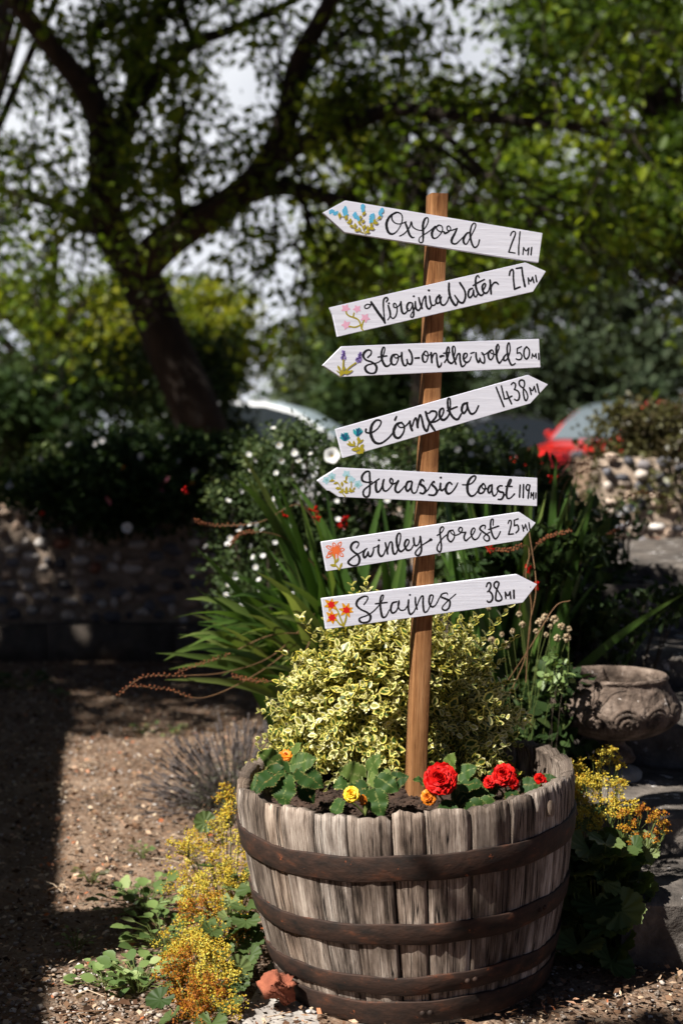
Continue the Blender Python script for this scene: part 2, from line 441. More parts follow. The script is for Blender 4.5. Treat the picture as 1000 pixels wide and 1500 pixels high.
# loose gravel and bark litter on the path
M['pebble'] = leafm('pebble', [(0, (.05, .045, .04, 1)), (.35, (.20, .16, .13, 1)), (.7, (.34, .29, .25, 1)), (1, (.55, .52, .50, 1))], 0, .85, .2)
M['litter'] = leafm('bark litter', [(0, (.02, .011, .007, 1)), (.4, (.10, .052, .03, 1)), (.7, (.27, .165, .10, 1)), (.92, (.55, .44, .32, 1)), (1, (.42, .10, .025, 1))], .1, .9, .15)
def on_ground(n, x0, x1, y0, y1):
    px = rng.uniform(x0, x1, n * 3); py = y0 + (y1 - y0) * rng.random(n * 3) ** 1.3
    k = (px > -.28 * py - .1) & (px < .28 * py + .1); k &= ((px - .14) ** 2 + (py - 2.9) ** 2 > .29 ** 2)
    return px[k][:n], py[k][:n]
mb = MB()
px, py = on_ground(11000, -1.6, 1.3, 2.45, 6.9)
r = .0018 + .0048 * rng.random(len(px)) ** 2.4
blobs(mb, np.stack([px, py, -.008 + r * .4 + wobble(px, py, 3, 5, .5) * .012], -1), np.stack([r * 1.2, r, r * .65], -1), jitter=.16)
px, py = on_ground(700, -.75, -.2, 2.5, 2.95)
r = .0025 + .0055 * rng.random(len(px)) ** 2
blobs(mb, np.stack([px, py, -.006 + r * .4], -1), np.stack([r * 1.25, r, r * .6], -1), jitter=.14, tint=.2 + .75 * rng.random(len(px)))
tag(mb.build('gravel', M['pebble']), 'pale loose gravel strewn over the earth path on the left', 'gravel', kind='stuff')
mb = MB()
px, py = on_ground(34000, -1.7, 1.3, 2.45, 7.0)
n = len(px); tilt = norm(np.array([0, 0, 1]) + rng.normal(size=(n, 3)) * .5)
d = rng.normal(size=(n, 3)) * np.array([1, 1, .25])
s_ = .006 + .020 * rng.random(n) ** 2.2
scatter(mb, NARROW[0] + np.array([0, -.5, 0]), NARROW[1], np.stack([px, py, .001 + wobble(px, py, 3, 5, .5) * .012 + .003 * rng.random(n)], -1), d, tilt, s_, wid=s_ * rng.uniform(.6, 2, n))
sx_, sy_ = on_ground(140, -1.3, .1, 2.6, 6.2)                                   # straws and thin twigs
for x_, y_ in zip(sx_, sy_):
    a = rng.random() * 3.14; L = rng.uniform(.03, .11); p0 = np.array([x_, y_, .006]); dv = np.array([math.cos(a), math.sin(a), 0]) * L
    mb.tube([p0 - dv / 2, p0 + np.array([0, 0, .004]) + rng.normal(size=3) * .004, p0 + dv / 2], .0011, 4, 0, rng.uniform(.6, .97), cap=False)
tag(mb.build('bark_litter', M['litter']), 'brown bark chips, straws and dry leaves lying on the earth path', 'litter', kind='stuff')

# ------------------------------------------------------------------ half barrel
def wood_mat(name, dark, mid, light, along=(320, 8), stains=False):
    m, nt, b = new_mat(name)
    w = attr(nt, 'tint'); co = 'UV'
    g1 = noise(nt, 1, 8, co, (along[0], along[1], 1), .75, w)
    g2 = noise(nt, 1, 5, co, (along[0] * 5, along[1] * 3, 1), .75, w)
    big = noise(nt, 1, 5, co, (34, 7, 1), .65, w)
    g = mathn(nt, 'ADD', mathn(nt, 'MULTIPLY', g1, .55), mathn(nt, 'ADD', mathn(nt, 'MULTIPLY', g2, .42), mathn(nt, 'MULTIPLY', mathn(nt, 'SUBTRACT', big, .5), .75)))
    c = ramp(nt, [(.345, dark), (.48, mid), (.66, light)], g)
    tone = ramp(nt, [(0, (.50, .46, .43, 1)), (.4, (.85, .80, .77, 1)), (.75, (1.0, 1.0, 1.0, 1)), (1, (.80, .70, .62, 1))], w)
    c = mixc(nt, c, tone, 1.0, 'MULTIPLY')
    if stains:
        ck = noise(nt, 1, 3, co, (62, 1.6, 1), .5, w); ck = mathn(nt, 'ABSOLUTE', mathn(nt, 'SUBTRACT', ck, .5))      # drying cracks along the grain
        c = mixc(nt, (.012, .009, .008, 1), c, ramp(nt, [(.004, (0, 0, 0, 1)), (.014, (1, 1, 1, 1))], ck))
        tcu = nt.nodes.new('ShaderNodeTexCoord'); sp = nt.nodes.new('ShaderNodeSeparateXYZ'); nt.links.new(tcu.outputs['UV'], sp.inputs[0])
        vv = mathn(nt, 'DIVIDE', sp.outputs['Y'], .43); G = lambda x: (x, x, x, 1)                                  # rust and tannin run down below each hoop
        hb_ = ramp(nt, [(0, G(.7)), (.06, G(.75)), (.14, G(.15)), (.159, G(.8)), (.161, G(.1)), (.28, G(.05)), (.398, G(.85)), (.40, G(.0)), (.55, G(.05)), (.69, G(.8)), (.70, G(0)), (1, G(.12))], vv)
        st_ = ramp(nt, [(.42, G(0)), (.62, G(1))], noise(nt, 1, 4, co, (120, 3.5, 1), .65, w))
        c = mixc(nt, c, (.045, .028, .020, 1), mathn(nt, 'MULTIPLY', hb_, st_))
    nt.links.new(c, b.inputs['Base Color']); b.inputs['Roughness'].default_value = .9; b.inputs['Specular IOR Level'].default_value = .15
    bump(nt, b, g, .9, .006)
    return m
M['stave'] = wood_mat('weathered oak', (.022, .017, .014, 1), (.28, .23, .195, 1), (.76, .69, .62, 1), stains=True)
M['hoop'] = surf('rusty iron', [(.3, (.012, .010, .009, 1)), (.58, (.045, .024, .017, 1)), (.8, (.15, .05, .022, 1))], 22, .75, .5, .003, 9, (1, 1, 2), metal=.25, speck=(.66, 55, (.23, .07, .03, 1)))
M['potsoil'] = surf('potting soil', [(.3, (.012, .007, .005, 1)), (.7, (.07, .04, .027, 1))], 45, .95, .9, .012, 8)

BX, BY = .150, 2.90
barrel = thing('half_barrel', 'weathered grey oak half barrel planter bound with rusty hoops', 'barrel planter', (BX, BY, 0.004))
barrel.rotation_euler = (0, R(-3.0), R(10))
BH = .43
def brad(z): t = z / BH; return .276 + .074 * t + .012 * math.sin(math.pi * t)
ang = 0.0; ws = []
while ang < 2 * math.pi - .12:
    w = rng.uniform(.17, .275); ws.append(w); ang += w
ws = np.array(ws) * 2 * math.pi / sum(ws); a0 = 0.05
for k, w in enumerate(ws):
    st = MB(); tn = rng.random(); nu, nz = 9, 34
    top = BH + rng.normal() * .0035 - .003
    gap = .0017 / .33
    us = np.linspace(gap, w - gap, nu); ph = rng.random() * 100
    dr = rng.uniform(-.0014, .0012); tw = rng.uniform(-.0015, .0015)
    front, uvs = [], []
    for iz in range(nz):
        t = iz / (nz - 1)
        for iu in range(nu):
            e = abs(iu / (nu - 1) - .5) * 2
            crown = top - .0025 * e ** 6 - .0045 * max(0, math.sin(us[iu] * 31 + ph)) ** 6 + .0012 * math.sin(us[iu] * 13 + ph * 2) + .0016 * math.sin(us[iu] * 70 + ph) + .0016 * math.sin(us[iu] * 190 + ph * 3) + rng.normal() * .0012
            z = t * crown
            r_ = brad(min(z, BH)) + dr + tw * (iu / (nu - 1) - .5) - .0007 * e ** 8 + .0011 * math.sin(us[iu] * 260 + ph + z * 5) + .0008 * math.sin(us[iu] * 510 + ph * 2 + z * 9)
            if iz >= nz - 2: r_ -= .003 * (iz - nz + 3)
            aa = a0 + us[iu]
            front.append((r_ * math.cos(aa), r_ * math.sin(aa), z)); uvs.append((us[iu] * .33 + k * 1.7, z))
    back, uvb = [], []
    for iz in range(nz):
        for iu in range(nu):
            x, y, z = front[iz * nu + iu]; q = 1 - (.024 + .002 * math.sin(iu * 2 + iz)) / math.hypot(x, y)
            back.append((x * q, y * q, z - (.006 if iz == nz - 1 else 0))); uvb.append((uvs[iz * nu + iu][0] + .5, z))
    i = np.arange(nz - 1)[:, None] * nu; j = np.arange(nu - 1)[None]
    F = np.stack([i + j, i + j + 1, i + nu + j + 1, i + nu + j], -1).reshape(-1, 4)
    nb = nu * nz
    G = np.stack([i + j + 1, i + j, i + nu + j, i + nu + j + 1], -1).reshape(-1, 4) + nb
    topf = [((nz - 1) * nu + q, (nz - 1) * nu + q + 1, nb + (nz - 1) * nu + q + 1, nb + (nz - 1) * nu + q) for q in range(nu - 1)]
    sid = []
    for q in range(nz - 1):
        sid += [(q * nu, (q + 1) * nu, nb + (q + 1) * nu, nb + q * nu), ((q + 1) * nu + nu - 1, q * nu + nu - 1, nb + q * nu + nu - 1, nb + (q + 1) * nu + nu - 1)]
    st.add(front + back, np.vstack([F, G, topf, sid]), 0, tn, uv=np.array(uvs + uvb))
    st.build('stave', M['stave'], barrel, smooth=False)
    a0 += w
# a paler plug set into one stave of the rim
pl = MB(); pa = R(-50); zc = .388
er, et, ez = np.array([math.cos(pa), math.sin(pa), .17]), np.array([-math.sin(pa), math.cos(pa), 0]), np.array([-.17 * math.cos(pa), -.17 * math.sin(pa), 1])
cc = np.array([math.cos(pa), math.sin(pa), 0]) * (brad(zc) + .001) + np.array([0, 0, zc])
ring = [cc + et * .0125 * math.cos(t) + ez * .0155 * math.sin(t) + er * .0035 for t in np.arange(20) * math.pi / 10]
ring0 = [p - er * .006 for p in ring]; mid = cc + er * .0048
pl.add(ring + ring0 + [mid], [(q, (q + 1) % 20, 40) for q in range(20)] + [(q + 20, (q + 1) % 20 + 20, (q + 1) % 20) for q in range(20)], 0, .95, uv=[(p[0] * 3, p[2]) for p in ring + ring0 + [mid]])
M['plug'] = wood_mat('pale oak plug', (.16, .12, .09, 1), (.34, .28, .23, 1), (.5, .44, .39, 1), (420, 200))
pl.build('plug', M['plug'], barrel)
for zc, hw in ((.322, .0245), (.192, .0205), (.088, .0185), (.030, .0235)):
    hb = MB(); seg = 120; rows = []
    for rr, dz in ((-.001, -1), (.0044, -1), (.0054, -.92), (.0058, 0), (.0054, .92), (.0044, 1), (-.001, 1)):
        z = zc + dz * hw; row = []
        for q in range(seg):
            a = q / seg * 2 * math.pi
            wv = .0012 * math.sin(a * 5 + zc * 90) + .0009 * math.sin(a * 13 + zc * 40)
            row.append(((brad(z) + rr + wv * .4) * math.cos(a), (brad(z) + rr + wv * .4) * math.sin(a), z + wv * 1.4))
        rows += row
    i = np.arange(6)[:, None] * seg; j = np.arange(seg)[None]; k = (j + 1) % seg
    hb.add(rows, np.stack([i + j, i + k, i + seg + k, i + seg + j], -1).reshape(-1, 4))
    ho = hb.build('hoop', M['hoop'], barrel, smooth=True)
    for da in (0, .05):
        rv = MB(); a = R(-108) + zc * 5 + da
        blobs(rv, [((brad(zc) + .0058) * math.cos(a), (brad(zc) + .0058) * math.sin(a), zc + .004 * math.sin(da * 60))], (.0055, .0055, .0055), sub=2, jitter=0)
        rv.build('rivet', M['hoop'], ho, smooth=True)
fl = MB(); fl.lathe([(0.001, .012), (.25, .012), (.25, .03), (.001, .03)], 40); fl.build('barrel_floor', M['stave'], barrel)

# soil inside
sb = MB(); nr, ns = 26, 90; V = []
for q in range(nr + 1):
    for w in range(ns):
        a = w / ns * 2 * math.pi; r_ = .312 * q / nr
        x_, y_ = r_ * math.cos(a), r_ * math.sin(a)
        V.append((x_, y_, .018 * (1 - (q / nr) ** 2) + .010 * wobble(np.array(x_), np.array(y_), 8, 4, 4)))
i = np.arange(nr)[:, None] * ns; j = np.arange(ns)[None]; k = (j + 1) % ns
sb.add(V, np.stack([i + j, i + k, i + ns + k, i + ns + j], -1).reshape(-1, 4))
n = 2600; a = rng.random(n) * 6.283; r_ = .305 * np.sqrt(rng.random(n)); s_ = .0015 + .005 * rng.random(n) ** 2
blobs(sb, np.stack([r_ * np.cos(a), r_ * np.sin(a), .018 * (1 - (r_ / .31) ** 2) + .010 * wobble(r_ * np.cos(a), r_ * np.sin(a), 8, 4, 4) + s_ * .3], -1), np.stack([s_, s_ * .8, s_ * .7], -1), jitter=.25)
SOILZ = .362
so = tag(sb.build('soil', M['potsoil'], loc=(.134, BY, SOILZ)), 'dark crumbly soil filling the half barrel', 'soil', kind='stuff')
so.rotation_euler = (0, R(-3), 0)

# ------------------------------------------------------------------ signpost
SIGNS = {
'Oxford': {
  'poly': [[-213.7,1549.7],[-168.6,1575.1],[240.7,1523.4],[232.4,1463.4],[-169.9,1512.6]],
  'k': [[-63.9,1555.2,2.6,-77.3,1547.7,3.5,-85.1,1532.5,4.8,-81.7,1516.5,4.4,-73.2,1512.1,3.1,-63.8,1518.1,1.8,-56.1,1530.2,1.8,-52.7,1542.1,2.0,-55.0,1551.7,2.2,-63.9,1555.2,2.6,-71.7,1551.8,2.6,-74.6,1545.7,2.6,-72.4,1538.3,2.6,-66.1,1533.5,2.0,-57.2,1532.7,1.8,-44.9,1537.0,2.2],[-47.1,1535.8,3.1,-42.6,1525.2,4.0,-38.1,1512.4,4.0,-32.5,1506.6,3.1,-28.0,1507.4,1.3],[-58.2,1508.6,2.0,-48.2,1514.3,2.0,-38.1,1526.4,2.2,-34.4,1537.3,2.6,-32.1,1528.8,2.6,-25.8,1523.6,2.0,-16.8,1521.3,1.8,-10.0,1522.3,2.0,-3.3,1530.7,1.8,0.5,1540.5,2.0,-1.1,1546.5,2.2,-6.7,1543.5,3.5,-10.5,1531.6,4.4,-10.0,1515.4,4.0,-10.4,1500.3,2.6,-14.5,1496.7,2.2,-18.5,1500.1,2.0,-16.3,1507.7,1.5,-5.5,1514.5,1.8,5.7,1522.4,1.8,14.7,1530.2,2.2],[21.5,1531.9,2.2,12.5,1525.8,4.0,8.0,1516.0,4.4,10.3,1507.4,3.5,17.1,1507.1,2.0,25.0,1514.3,1.8,29.9,1523.1,2.0,28.3,1530.6,2.2,21.5,1532.6,2.2,17.5,1528.1,2.0,19.7,1522.8,2.2,26.1,1519.7,2.2,32.9,1519.9,2.6,35.1,1516.8,3.5,44.2,1521.3,2.2,46.9,1526.8,2.0,43.0,1531.7,2.0,39.2,1528.8,2.2,40.8,1523.0,2.2,48.7,1523.2,2.0,60.1,1527.2,2.2],[60.1,1527.2,2.6,55.6,1517.4,3.5,49.3,1505.3,4.4,50.0,1498.1,3.5,57.9,1496.8,2.6,67.0,1504.7,1.8,76.1,1513.6,2.0],[87.5,1519.4,2.2,80.6,1518.1,3.1,73.8,1507.0,4.0,75.0,1498.4,3.5,80.7,1497.5,2.0,88.6,1511.8,2.0,97.7,1529.5,2.0,98.8,1537.1,2.2,94.7,1538.5,2.2,89.7,1531.4,2.6,87.5,1516.1,3.5,91.0,1498.8,3.5,96.7,1490.7,3.1,103.6,1494.8,2.2,107.0,1505.8,2.6]],
  'n': [[172.2,1516.3,2.3,174.7,1522.1,2.3,179.2,1525.1,2.1,182.8,1522.3,2.3,181.3,1515.6,2.7,175.3,1501.1,2.9,168.9,1483.2,2.5],[168.9,1483.2,2.1,175.5,1482.4,2.1,182.0,1481.6,2.1],[192.4,1524.5,2.5,191.0,1508.2,2.3,190.7,1503.4,2.1,189.8,1493.8,2.7,189.9,1478.5,2.7],[198.8,1479.2,2.3,200.2,1493.2,2.3],[200.2,1493.2,2.3,205.4,1486.6,2.1,211.4,1492.5,2.3],[211.4,1492.5,2.5,209.5,1479.0,2.5],[217.5,1493.6,2.7,215.9,1479.2,2.7]],
  'b': [[-199.1,1550.7,3.6,-199.3,1553.4,2.7],[-198.7,1548.9,3.7,-198.9,1551.6,2.7],[-195.0,1555.0,3.7,-197.6,1554.2,2.7],[-197.6,1550.4,2.5,-195.4,1551.9,2.7],[-195.3,1553.1,3.2,-195.3,1550.6,2.7],[-196.0,1551.1,2.6,-193.2,1550.9,2.7],[-194.3,1551.6,3.4,-192.0,1553.0,2.7],[-192.4,1551.4,2.5,-191.7,1553.9,2.7],[-193.0,1550.9,2.3,-191.1,1549.1,2.7],[-191.9,1549.8,2.6,-191.2,1547.3,2.7],[-191.7,1546.7,2.7,-189.8,1548.7,2.7],[-188.6,1547.2,3.3,-191.2,1547.8,2.7],[-188.9,1550.5,3.4,-186.4,1551.6,2.7],[-189.1,1546.2,2.7,-187.1,1547.8,2.7],[-186.8,1550.9,2.5,-185.4,1548.7,2.7],[-184.3,1552.3,3.3,-185.2,1549.7,2.7],[-167.2,1560.8,2.9,-168.4,1563.0,2.7],[-169.9,1559.5,3.0,-168.7,1562.0,2.7],[-167.9,1560.0,3.4,-170.5,1559.7,2.7],[-168.8,1559.0,2.3,-166.2,1559.5,2.7],[-172.0,1556.5,2.3,-170.5,1558.7,2.7],[-170.5,1557.7,3.2,-172.3,1555.7,2.7],[-167.9,1557.2,2.6,-165.4,1556.5,2.7],[-172.4,1556.0,3.4,-171.6,1553.5,2.7],[-173.0,1553.5,2.9,-170.5,1554.5,2.7],[-166.8,1553.7,3.4,-169.4,1554.0,2.7],[-166.4,1551.9,3.6,-166.5,1554.6,2.7],[-172.1,1551.6,3.7,-169.5,1551.2,2.7],[-165.3,1552.8,3.3,-166.6,1550.5,2.7],[-170.2,1550.8,3.7,-171.7,1548.4,2.7],[-167.9,1550.4,2.7,-169.0,1548.0,2.7],[-167.1,1549.5,2.5,-164.7,1548.4,2.7],[-170.4,1547.3,2.6,-167.7,1547.4,2.7],[-166.0,1547.3,3.2,-163.3,1547.5,2.7],[-166.9,1547.3,3.2,-166.8,1544.7,2.7],[-168.2,1545.0,3.0,-170.8,1544.1,2.7],[-150.4,1550.5,2.3,-148.1,1551.9,2.7],[-151.2,1547.8,2.5,-149.7,1550.0,2.7],[-152.2,1546.9,3.3,-149.6,1547.8,2.7],[-151.7,1547.2,3.0,-149.4,1545.7,2.7],[-147.9,1547.2,2.7,-146.4,1549.5,2.7],[-149.3,1546.5,3.6,-146.6,1546.6,2.7],[-148.3,1544.3,3.0,-151.0,1543.5,2.7],[-146.7,1544.5,2.7,-149.3,1544.0,2.7],[-146.8,1545.9,2.9,-145.2,1544.0,2.7],[-149.3,1541.6,3.3,-146.7,1542.3,2.7],[-144.5,1544.4,2.5,-146.0,1542.2,2.7],[-143.8,1542.4,3.7,-143.2,1545.0,2.7],[-143.7,1541.4,3.4,-143.1,1543.9,2.7],[-143.7,1539.5,3.4,-145.0,1541.7,2.7],[-141.9,1540.2,2.7,-142.6,1542.7,2.7],[-142.4,1539.0,3.4,-142.0,1541.7,2.7],[-142.0,1540.1,3.3,-139.4,1541.1,2.7],[-142.8,1538.7,3.2,-140.2,1538.7,2.7],[-138.7,1538.4,3.0,-139.9,1540.7,2.7],[-140.8,1535.3,3.6,-142.4,1537.4,2.7],[-130.6,1565.6,3.4,-132.2,1567.6,2.7],[-133.2,1567.4,3.6,-134.7,1565.2,2.7],[-133.9,1564.6,3.8,-134.8,1567.0,2.7],[-133.7,1565.0,3.2,-136.4,1565.3,2.7],[-131.7,1562.5,3.7,-130.3,1564.9,2.7],[-132.4,1562.1,3.4,-133.3,1564.5,2.7],[-135.1,1564.0,3.6,-133.7,1561.8,2.7],[-133.0,1561.0,3.0,-134.4,1563.2,2.7],[-134.4,1560.2,3.3,-134.0,1562.7,2.7],[-136.4,1561.1,2.6,-133.6,1560.7,2.7],[-132.5,1558.9,2.6,-134.1,1561.0,2.7],[-134.1,1558.6,2.3,-136.1,1560.5,2.7],[-134.0,1559.9,2.3,-133.6,1557.3,2.7],[-131.0,1558.7,2.6,-132.1,1556.3,2.7],[-133.3,1557.2,3.0,-130.7,1556.7,2.7],[-132.5,1555.7,3.2,-134.6,1557.2,2.7],[-133.7,1554.9,2.3,-131.4,1556.4,2.7],[-133.7,1556.5,2.9,-134.3,1553.9,2.7],[-112.8,1548.6,2.9,-111.6,1550.9,2.7],[-110.8,1548.1,2.5,-112.8,1549.8,2.7],[-113.8,1549.4,3.2,-115.2,1547.2,2.7],[-117.3,1546.5,2.9,-116.2,1548.8,2.7],[-115.2,1545.7,2.9,-117.0,1547.8,2.7],[-111.3,1545.1,3.2,-113.5,1546.5,2.7],[-118.5,1545.0,3.3,-115.9,1545.6,2.7],[-114.8,1543.3,2.3,-112.7,1545.1,2.7],[-111.0,1542.9,3.3,-113.5,1543.9,2.7],[-111.6,1541.7,3.7,-113.5,1543.5,2.7],[-112.8,1542.5,2.6,-115.3,1541.2,2.7],[-114.9,1540.7,2.9,-112.1,1541.3,2.7],[-119.1,1539.7,3.2,-116.8,1541.1,2.7],[-114.8,1539.2,3.0,-112.0,1539.6,2.7],[-113.9,1539.9,3.8,-115.0,1537.5,2.7],[-114.8,1539.2,3.0,-115.5,1536.5,2.7],[-111.6,1536.1,3.0,-113.5,1537.8,2.7],[-114.1,1534.8,3.6,-113.5,1537.5,2.7],[-110.5,1535.1,2.7,-113.1,1535.5,2.7],[-118.9,1533.5,2.7,-118.4,1536.1,2.7],[-93.7,1561.4,3.8,-92.2,1559.3,2.7],[-92.2,1558.9,3.0,-94.3,1560.4,2.7],[-94.1,1558.6,3.4,-96.4,1560.1,2.7],[-92.7,1556.7,2.7,-92.6,1559.4,2.7],[-94.4,1559.0,2.7,-95.8,1556.6,2.7],[-93.9,1557.4,2.9,-96.5,1556.8,2.7],[-95.5,1556.0,2.3,-97.7,1557.4,2.7],[-92.7,1555.7,3.7,-95.2,1554.9,2.7],[-96.6,1555.1,2.3,-99.3,1555.7,2.7],[-96.3,1555.2,3.2,-98.7,1554.0,2.7],[-96.3,1552.9,3.0,-98.3,1554.7,2.7],[-97.9,1554.3,2.9,-99.8,1552.5,2.7],[-99.1,1553.9,2.7,-98.3,1551.4,2.7],[-100.1,1552.4,3.6,-97.6,1551.4,2.7],[-96.9,1551.5,2.7,-99.4,1550.4,2.7],[-100.1,1549.7,2.5,-97.7,1551.1,2.7],[-95.6,1548.9,3.0,-98.3,1549.6,2.7],[-96.9,1549.3,3.2,-95.4,1547.2,2.7]],
  'o': [[-132.7,1513.0,1.4,-147.9,1519.9,1.4,-157.6,1526.3,1.4,-161.7,1535.5,1.4,-168.6,1541.9,1.2,-179.5,1544.2,1.1],[-128.6,1510.5,1.6,-135.5,1526.9,1.4,-139.6,1534.8,1.4,-135.5,1544.3,1.1],[-128.6,1511.1,1.4,-120.3,1520.7,1.4,-113.4,1531.6,1.4,-106.5,1538.5,1.2,-100.2,1543.4,1.1],[-180.2,1550.2,1.8,-180.2,1545.9,4.9,-180.2,1539.5,1.5],[-165.8,1546.0,1.8,-166.9,1542.5,4.9,-168.6,1537.2,1.5],[-158.3,1539.6,1.6,-158.0,1536.4,4.7,-157.6,1531.6,1.4],[-165.1,1532.0,1.4,-162.1,1532.1,4.1,-157.6,1532.3,1.2],[-158.9,1524.9,1.8,-156.5,1525.2,4.9,-152.7,1525.7,1.5],[-148.6,1530.5,1.8,-148.6,1527.1,4.9,-148.6,1521.9,1.5],[-149.3,1516.5,1.6,-146.0,1517.1,4.7,-141.0,1518.1,1.4],[-140.3,1522.8,1.6,-140.1,1520.1,4.7,-139.6,1516.1,1.4],[-142.4,1534.7,1.6,-140.5,1532.4,4.7,-137.6,1528.9,1.4],[-138.3,1545.5,1.8,-137.7,1543.4,4.9,-136.9,1540.2,1.5],[-128.6,1553.8,1.6,-130.8,1551.1,4.7,-134.1,1547.0,1.4],[-130.7,1537.8,1.8,-132.6,1535.6,4.9,-135.5,1532.3,1.5],[-128.6,1528.5,1.6,-130.3,1524.7,4.7,-132.7,1519.0,1.4],[-123.1,1526.0,1.8,-123.3,1521.7,4.9,-123.7,1515.3,1.5],[-120.3,1514.7,1.9,-123.1,1514.9,5.5,-127.2,1515.2,1.6],[-110.6,1522.4,1.8,-113.9,1521.7,5.2,-118.9,1520.8,1.5],[-115.5,1531.6,1.6,-116.0,1528.3,4.7,-116.8,1523.5,1.4],[-103.0,1533.3,1.8,-106.0,1532.7,4.9,-110.6,1531.7,1.5],[-109.2,1539.1,1.8,-109.5,1537.2,4.9,-109.9,1534.4,1.5],[-96.8,1544.8,1.6,-99.5,1543.4,4.7,-103.7,1541.3,1.4]],
},
'Virginia': {
  'poly': [[-200.2,1365.1],[204.7,1463.4],[248.6,1446.6],[221.2,1404.7],[-183.7,1307.8],[-189.2,1333.2],[-193.3,1350.5]],
  'k': [[-118.5,1372.0,2.3,-124.3,1372.7,2.0,-129.3,1368.6,2.0,-127.6,1364.6,2.0,-121.8,1365.5,2.0,-116.8,1371.2,2.3,-116.0,1376.9,3.0],[-116.0,1377.4,3.3,-111.0,1369.7,4.6,-100.9,1355.4,4.9,-90.9,1342.6,4.6,-87.8,1336.2,3.3],[-87.8,1337.0,2.6,-90.1,1354.0,2.3,-91.3,1373.3,3.0,-90.1,1383.1,3.0,-85.1,1386.7,3.0,-82.2,1383.2,3.0,-85.1,1378.3,2.6],[-80.5,1375.5,3.0,-79.7,1375.5,3.3],[-81.2,1371.1,3.0,-79.2,1363.9,3.6,-77.2,1355.8,3.6,-77.8,1349.3,2.3,-82.5,1342.4,1.6],[-77.5,1353.4,2.3,-75.0,1347.8,2.3,-70.8,1345.9,2.3,-65.7,1351.2,2.3,-63.2,1360.9,2.3,-63.8,1369.0,2.0,-66.6,1375.1,2.3,-70.0,1374.6,2.6,-70.0,1368.9,2.6,-65.8,1367.4,2.3,-59.1,1371.5,2.0,-55.4,1378.6,2.3],[-55.4,1378.9,3.0,-54.8,1369.2,3.6,-53.1,1359.5,4.0,-48.9,1355.5,3.0,-43.0,1359.7,2.3,-40.5,1366.2,2.0],[-33.8,1377.7,2.3,-39.7,1376.8,3.3,-43.1,1369.4,3.6,-41.4,1362.1,3.0,-36.3,1363.0,2.3,-32.1,1371.2,2.3,-32.1,1377.7,2.6,-30.4,1368.0,3.3,-29.0,1355.1,3.3,-31.2,1348.8,2.6,-35.1,1350.1,2.3,-33.8,1355.8,1.6,-28.4,1363.2,2.0,-25.4,1373.0,2.0],[-29.6,1390.4,3.3,-28.6,1390.5,3.6],[-25.7,1379.5,3.0,-25.4,1371.4,3.3,-22.8,1364.1,3.6,-17.7,1363.4,3.0,-13.2,1371.6,2.3],[-18.6,1387.7,2.6,-16.1,1378.0,3.6,-11.8,1366.7,3.3],[-12.7,1368.4,2.0,-10.2,1383.0,2.3,-4.8,1391.3,2.6,-4.2,1379.9,3.3,-1.7,1369.4,3.6,3.4,1366.2,3.0,8.5,1373.6,2.3],[1.6,1402.8,3.3,2.5,1402.8,3.6],[3.7,1391.4,3.0,5.1,1381.7,3.3,7.7,1374.4,3.3,13.6,1373.7,2.3,18.7,1380.3,2.0],[25.4,1393.5,2.3,19.5,1389.3,3.3,16.6,1381.1,3.3,19.5,1377.1,3.0,24.6,1380.5,2.3,28.0,1390.3,2.3],[23.4,1393.9,3.1,25.1,1385.6,3.5,28.0,1375.9,3.5,34.2,1374.5,2.6,40.5,1381.6,2.2,43.4,1390.3,2.2],[43.8,1417.5,3.5,43.8,1403.4,4.0,47.3,1388.3,4.4,55.3,1375.8,4.4,59.9,1375.4,3.1,62.4,1382.5,2.6],[55.9,1393.9,2.6,62.1,1385.3,3.5,66.7,1380.4,3.5,73.6,1380.1,3.5,78.1,1391.1,3.5,76.4,1404.1,3.5,66.5,1419.1,4.0],[92.9,1408.8,2.6,86.0,1405.4,3.5,83.8,1395.5,3.5,87.2,1390.1,3.1,92.9,1395.7,2.6,95.2,1405.6,2.6,95.7,1396.2,3.1,99.8,1391.9,2.6,105.5,1400.3,2.0],[106.5,1431.4,2.6,103.7,1434.8,2.2,99.6,1428.6,3.1,99.7,1413.3,4.0,104.4,1400.3,4.0,111.3,1395.0,3.1,118.1,1400.6,2.2],[94.0,1414.3,2.2,105.4,1421.1,2.6,118.0,1427.3,2.2],[115.8,1406.0,2.2,120.4,1416.0,2.6,118.0,1419.2,2.6,113.5,1413.6,3.5,114.7,1403.8,3.5,120.5,1399.6,3.1,126.2,1404.1,2.2,129.6,1415.1,2.2],[129.5,1426.0,3.5,130.7,1414.0,3.5,132.0,1398.7,3.5],[131.9,1411.8,2.2,136.4,1419.6,2.6,142.2,1421.9,3.1,146.8,1418.7,2.6]],
  'n': [[170.5,1436.8,3.1,172.1,1444.5,3.1,176.7,1448.3,3.1,179.0,1443.6,3.1,179.1,1430.4,3.1,181.6,1409.0,3.5],[181.6,1409.0,3.1,193.2,1413.6,3.1],[184.8,1450.7,2.6,196.8,1452.8,3.1],[196.8,1452.8,3.1,198.8,1437.5,3.5,203.6,1415.2,4.0],[211.7,1420.2,2.6,210.5,1432.2,2.6],[210.5,1432.2,2.6,215.6,1425.8,2.6,219.8,1434.0,2.6],[219.8,1434.0,2.6,222.7,1423.1,2.6],[226.3,1437.7,2.6,228.7,1425.4,2.9]],
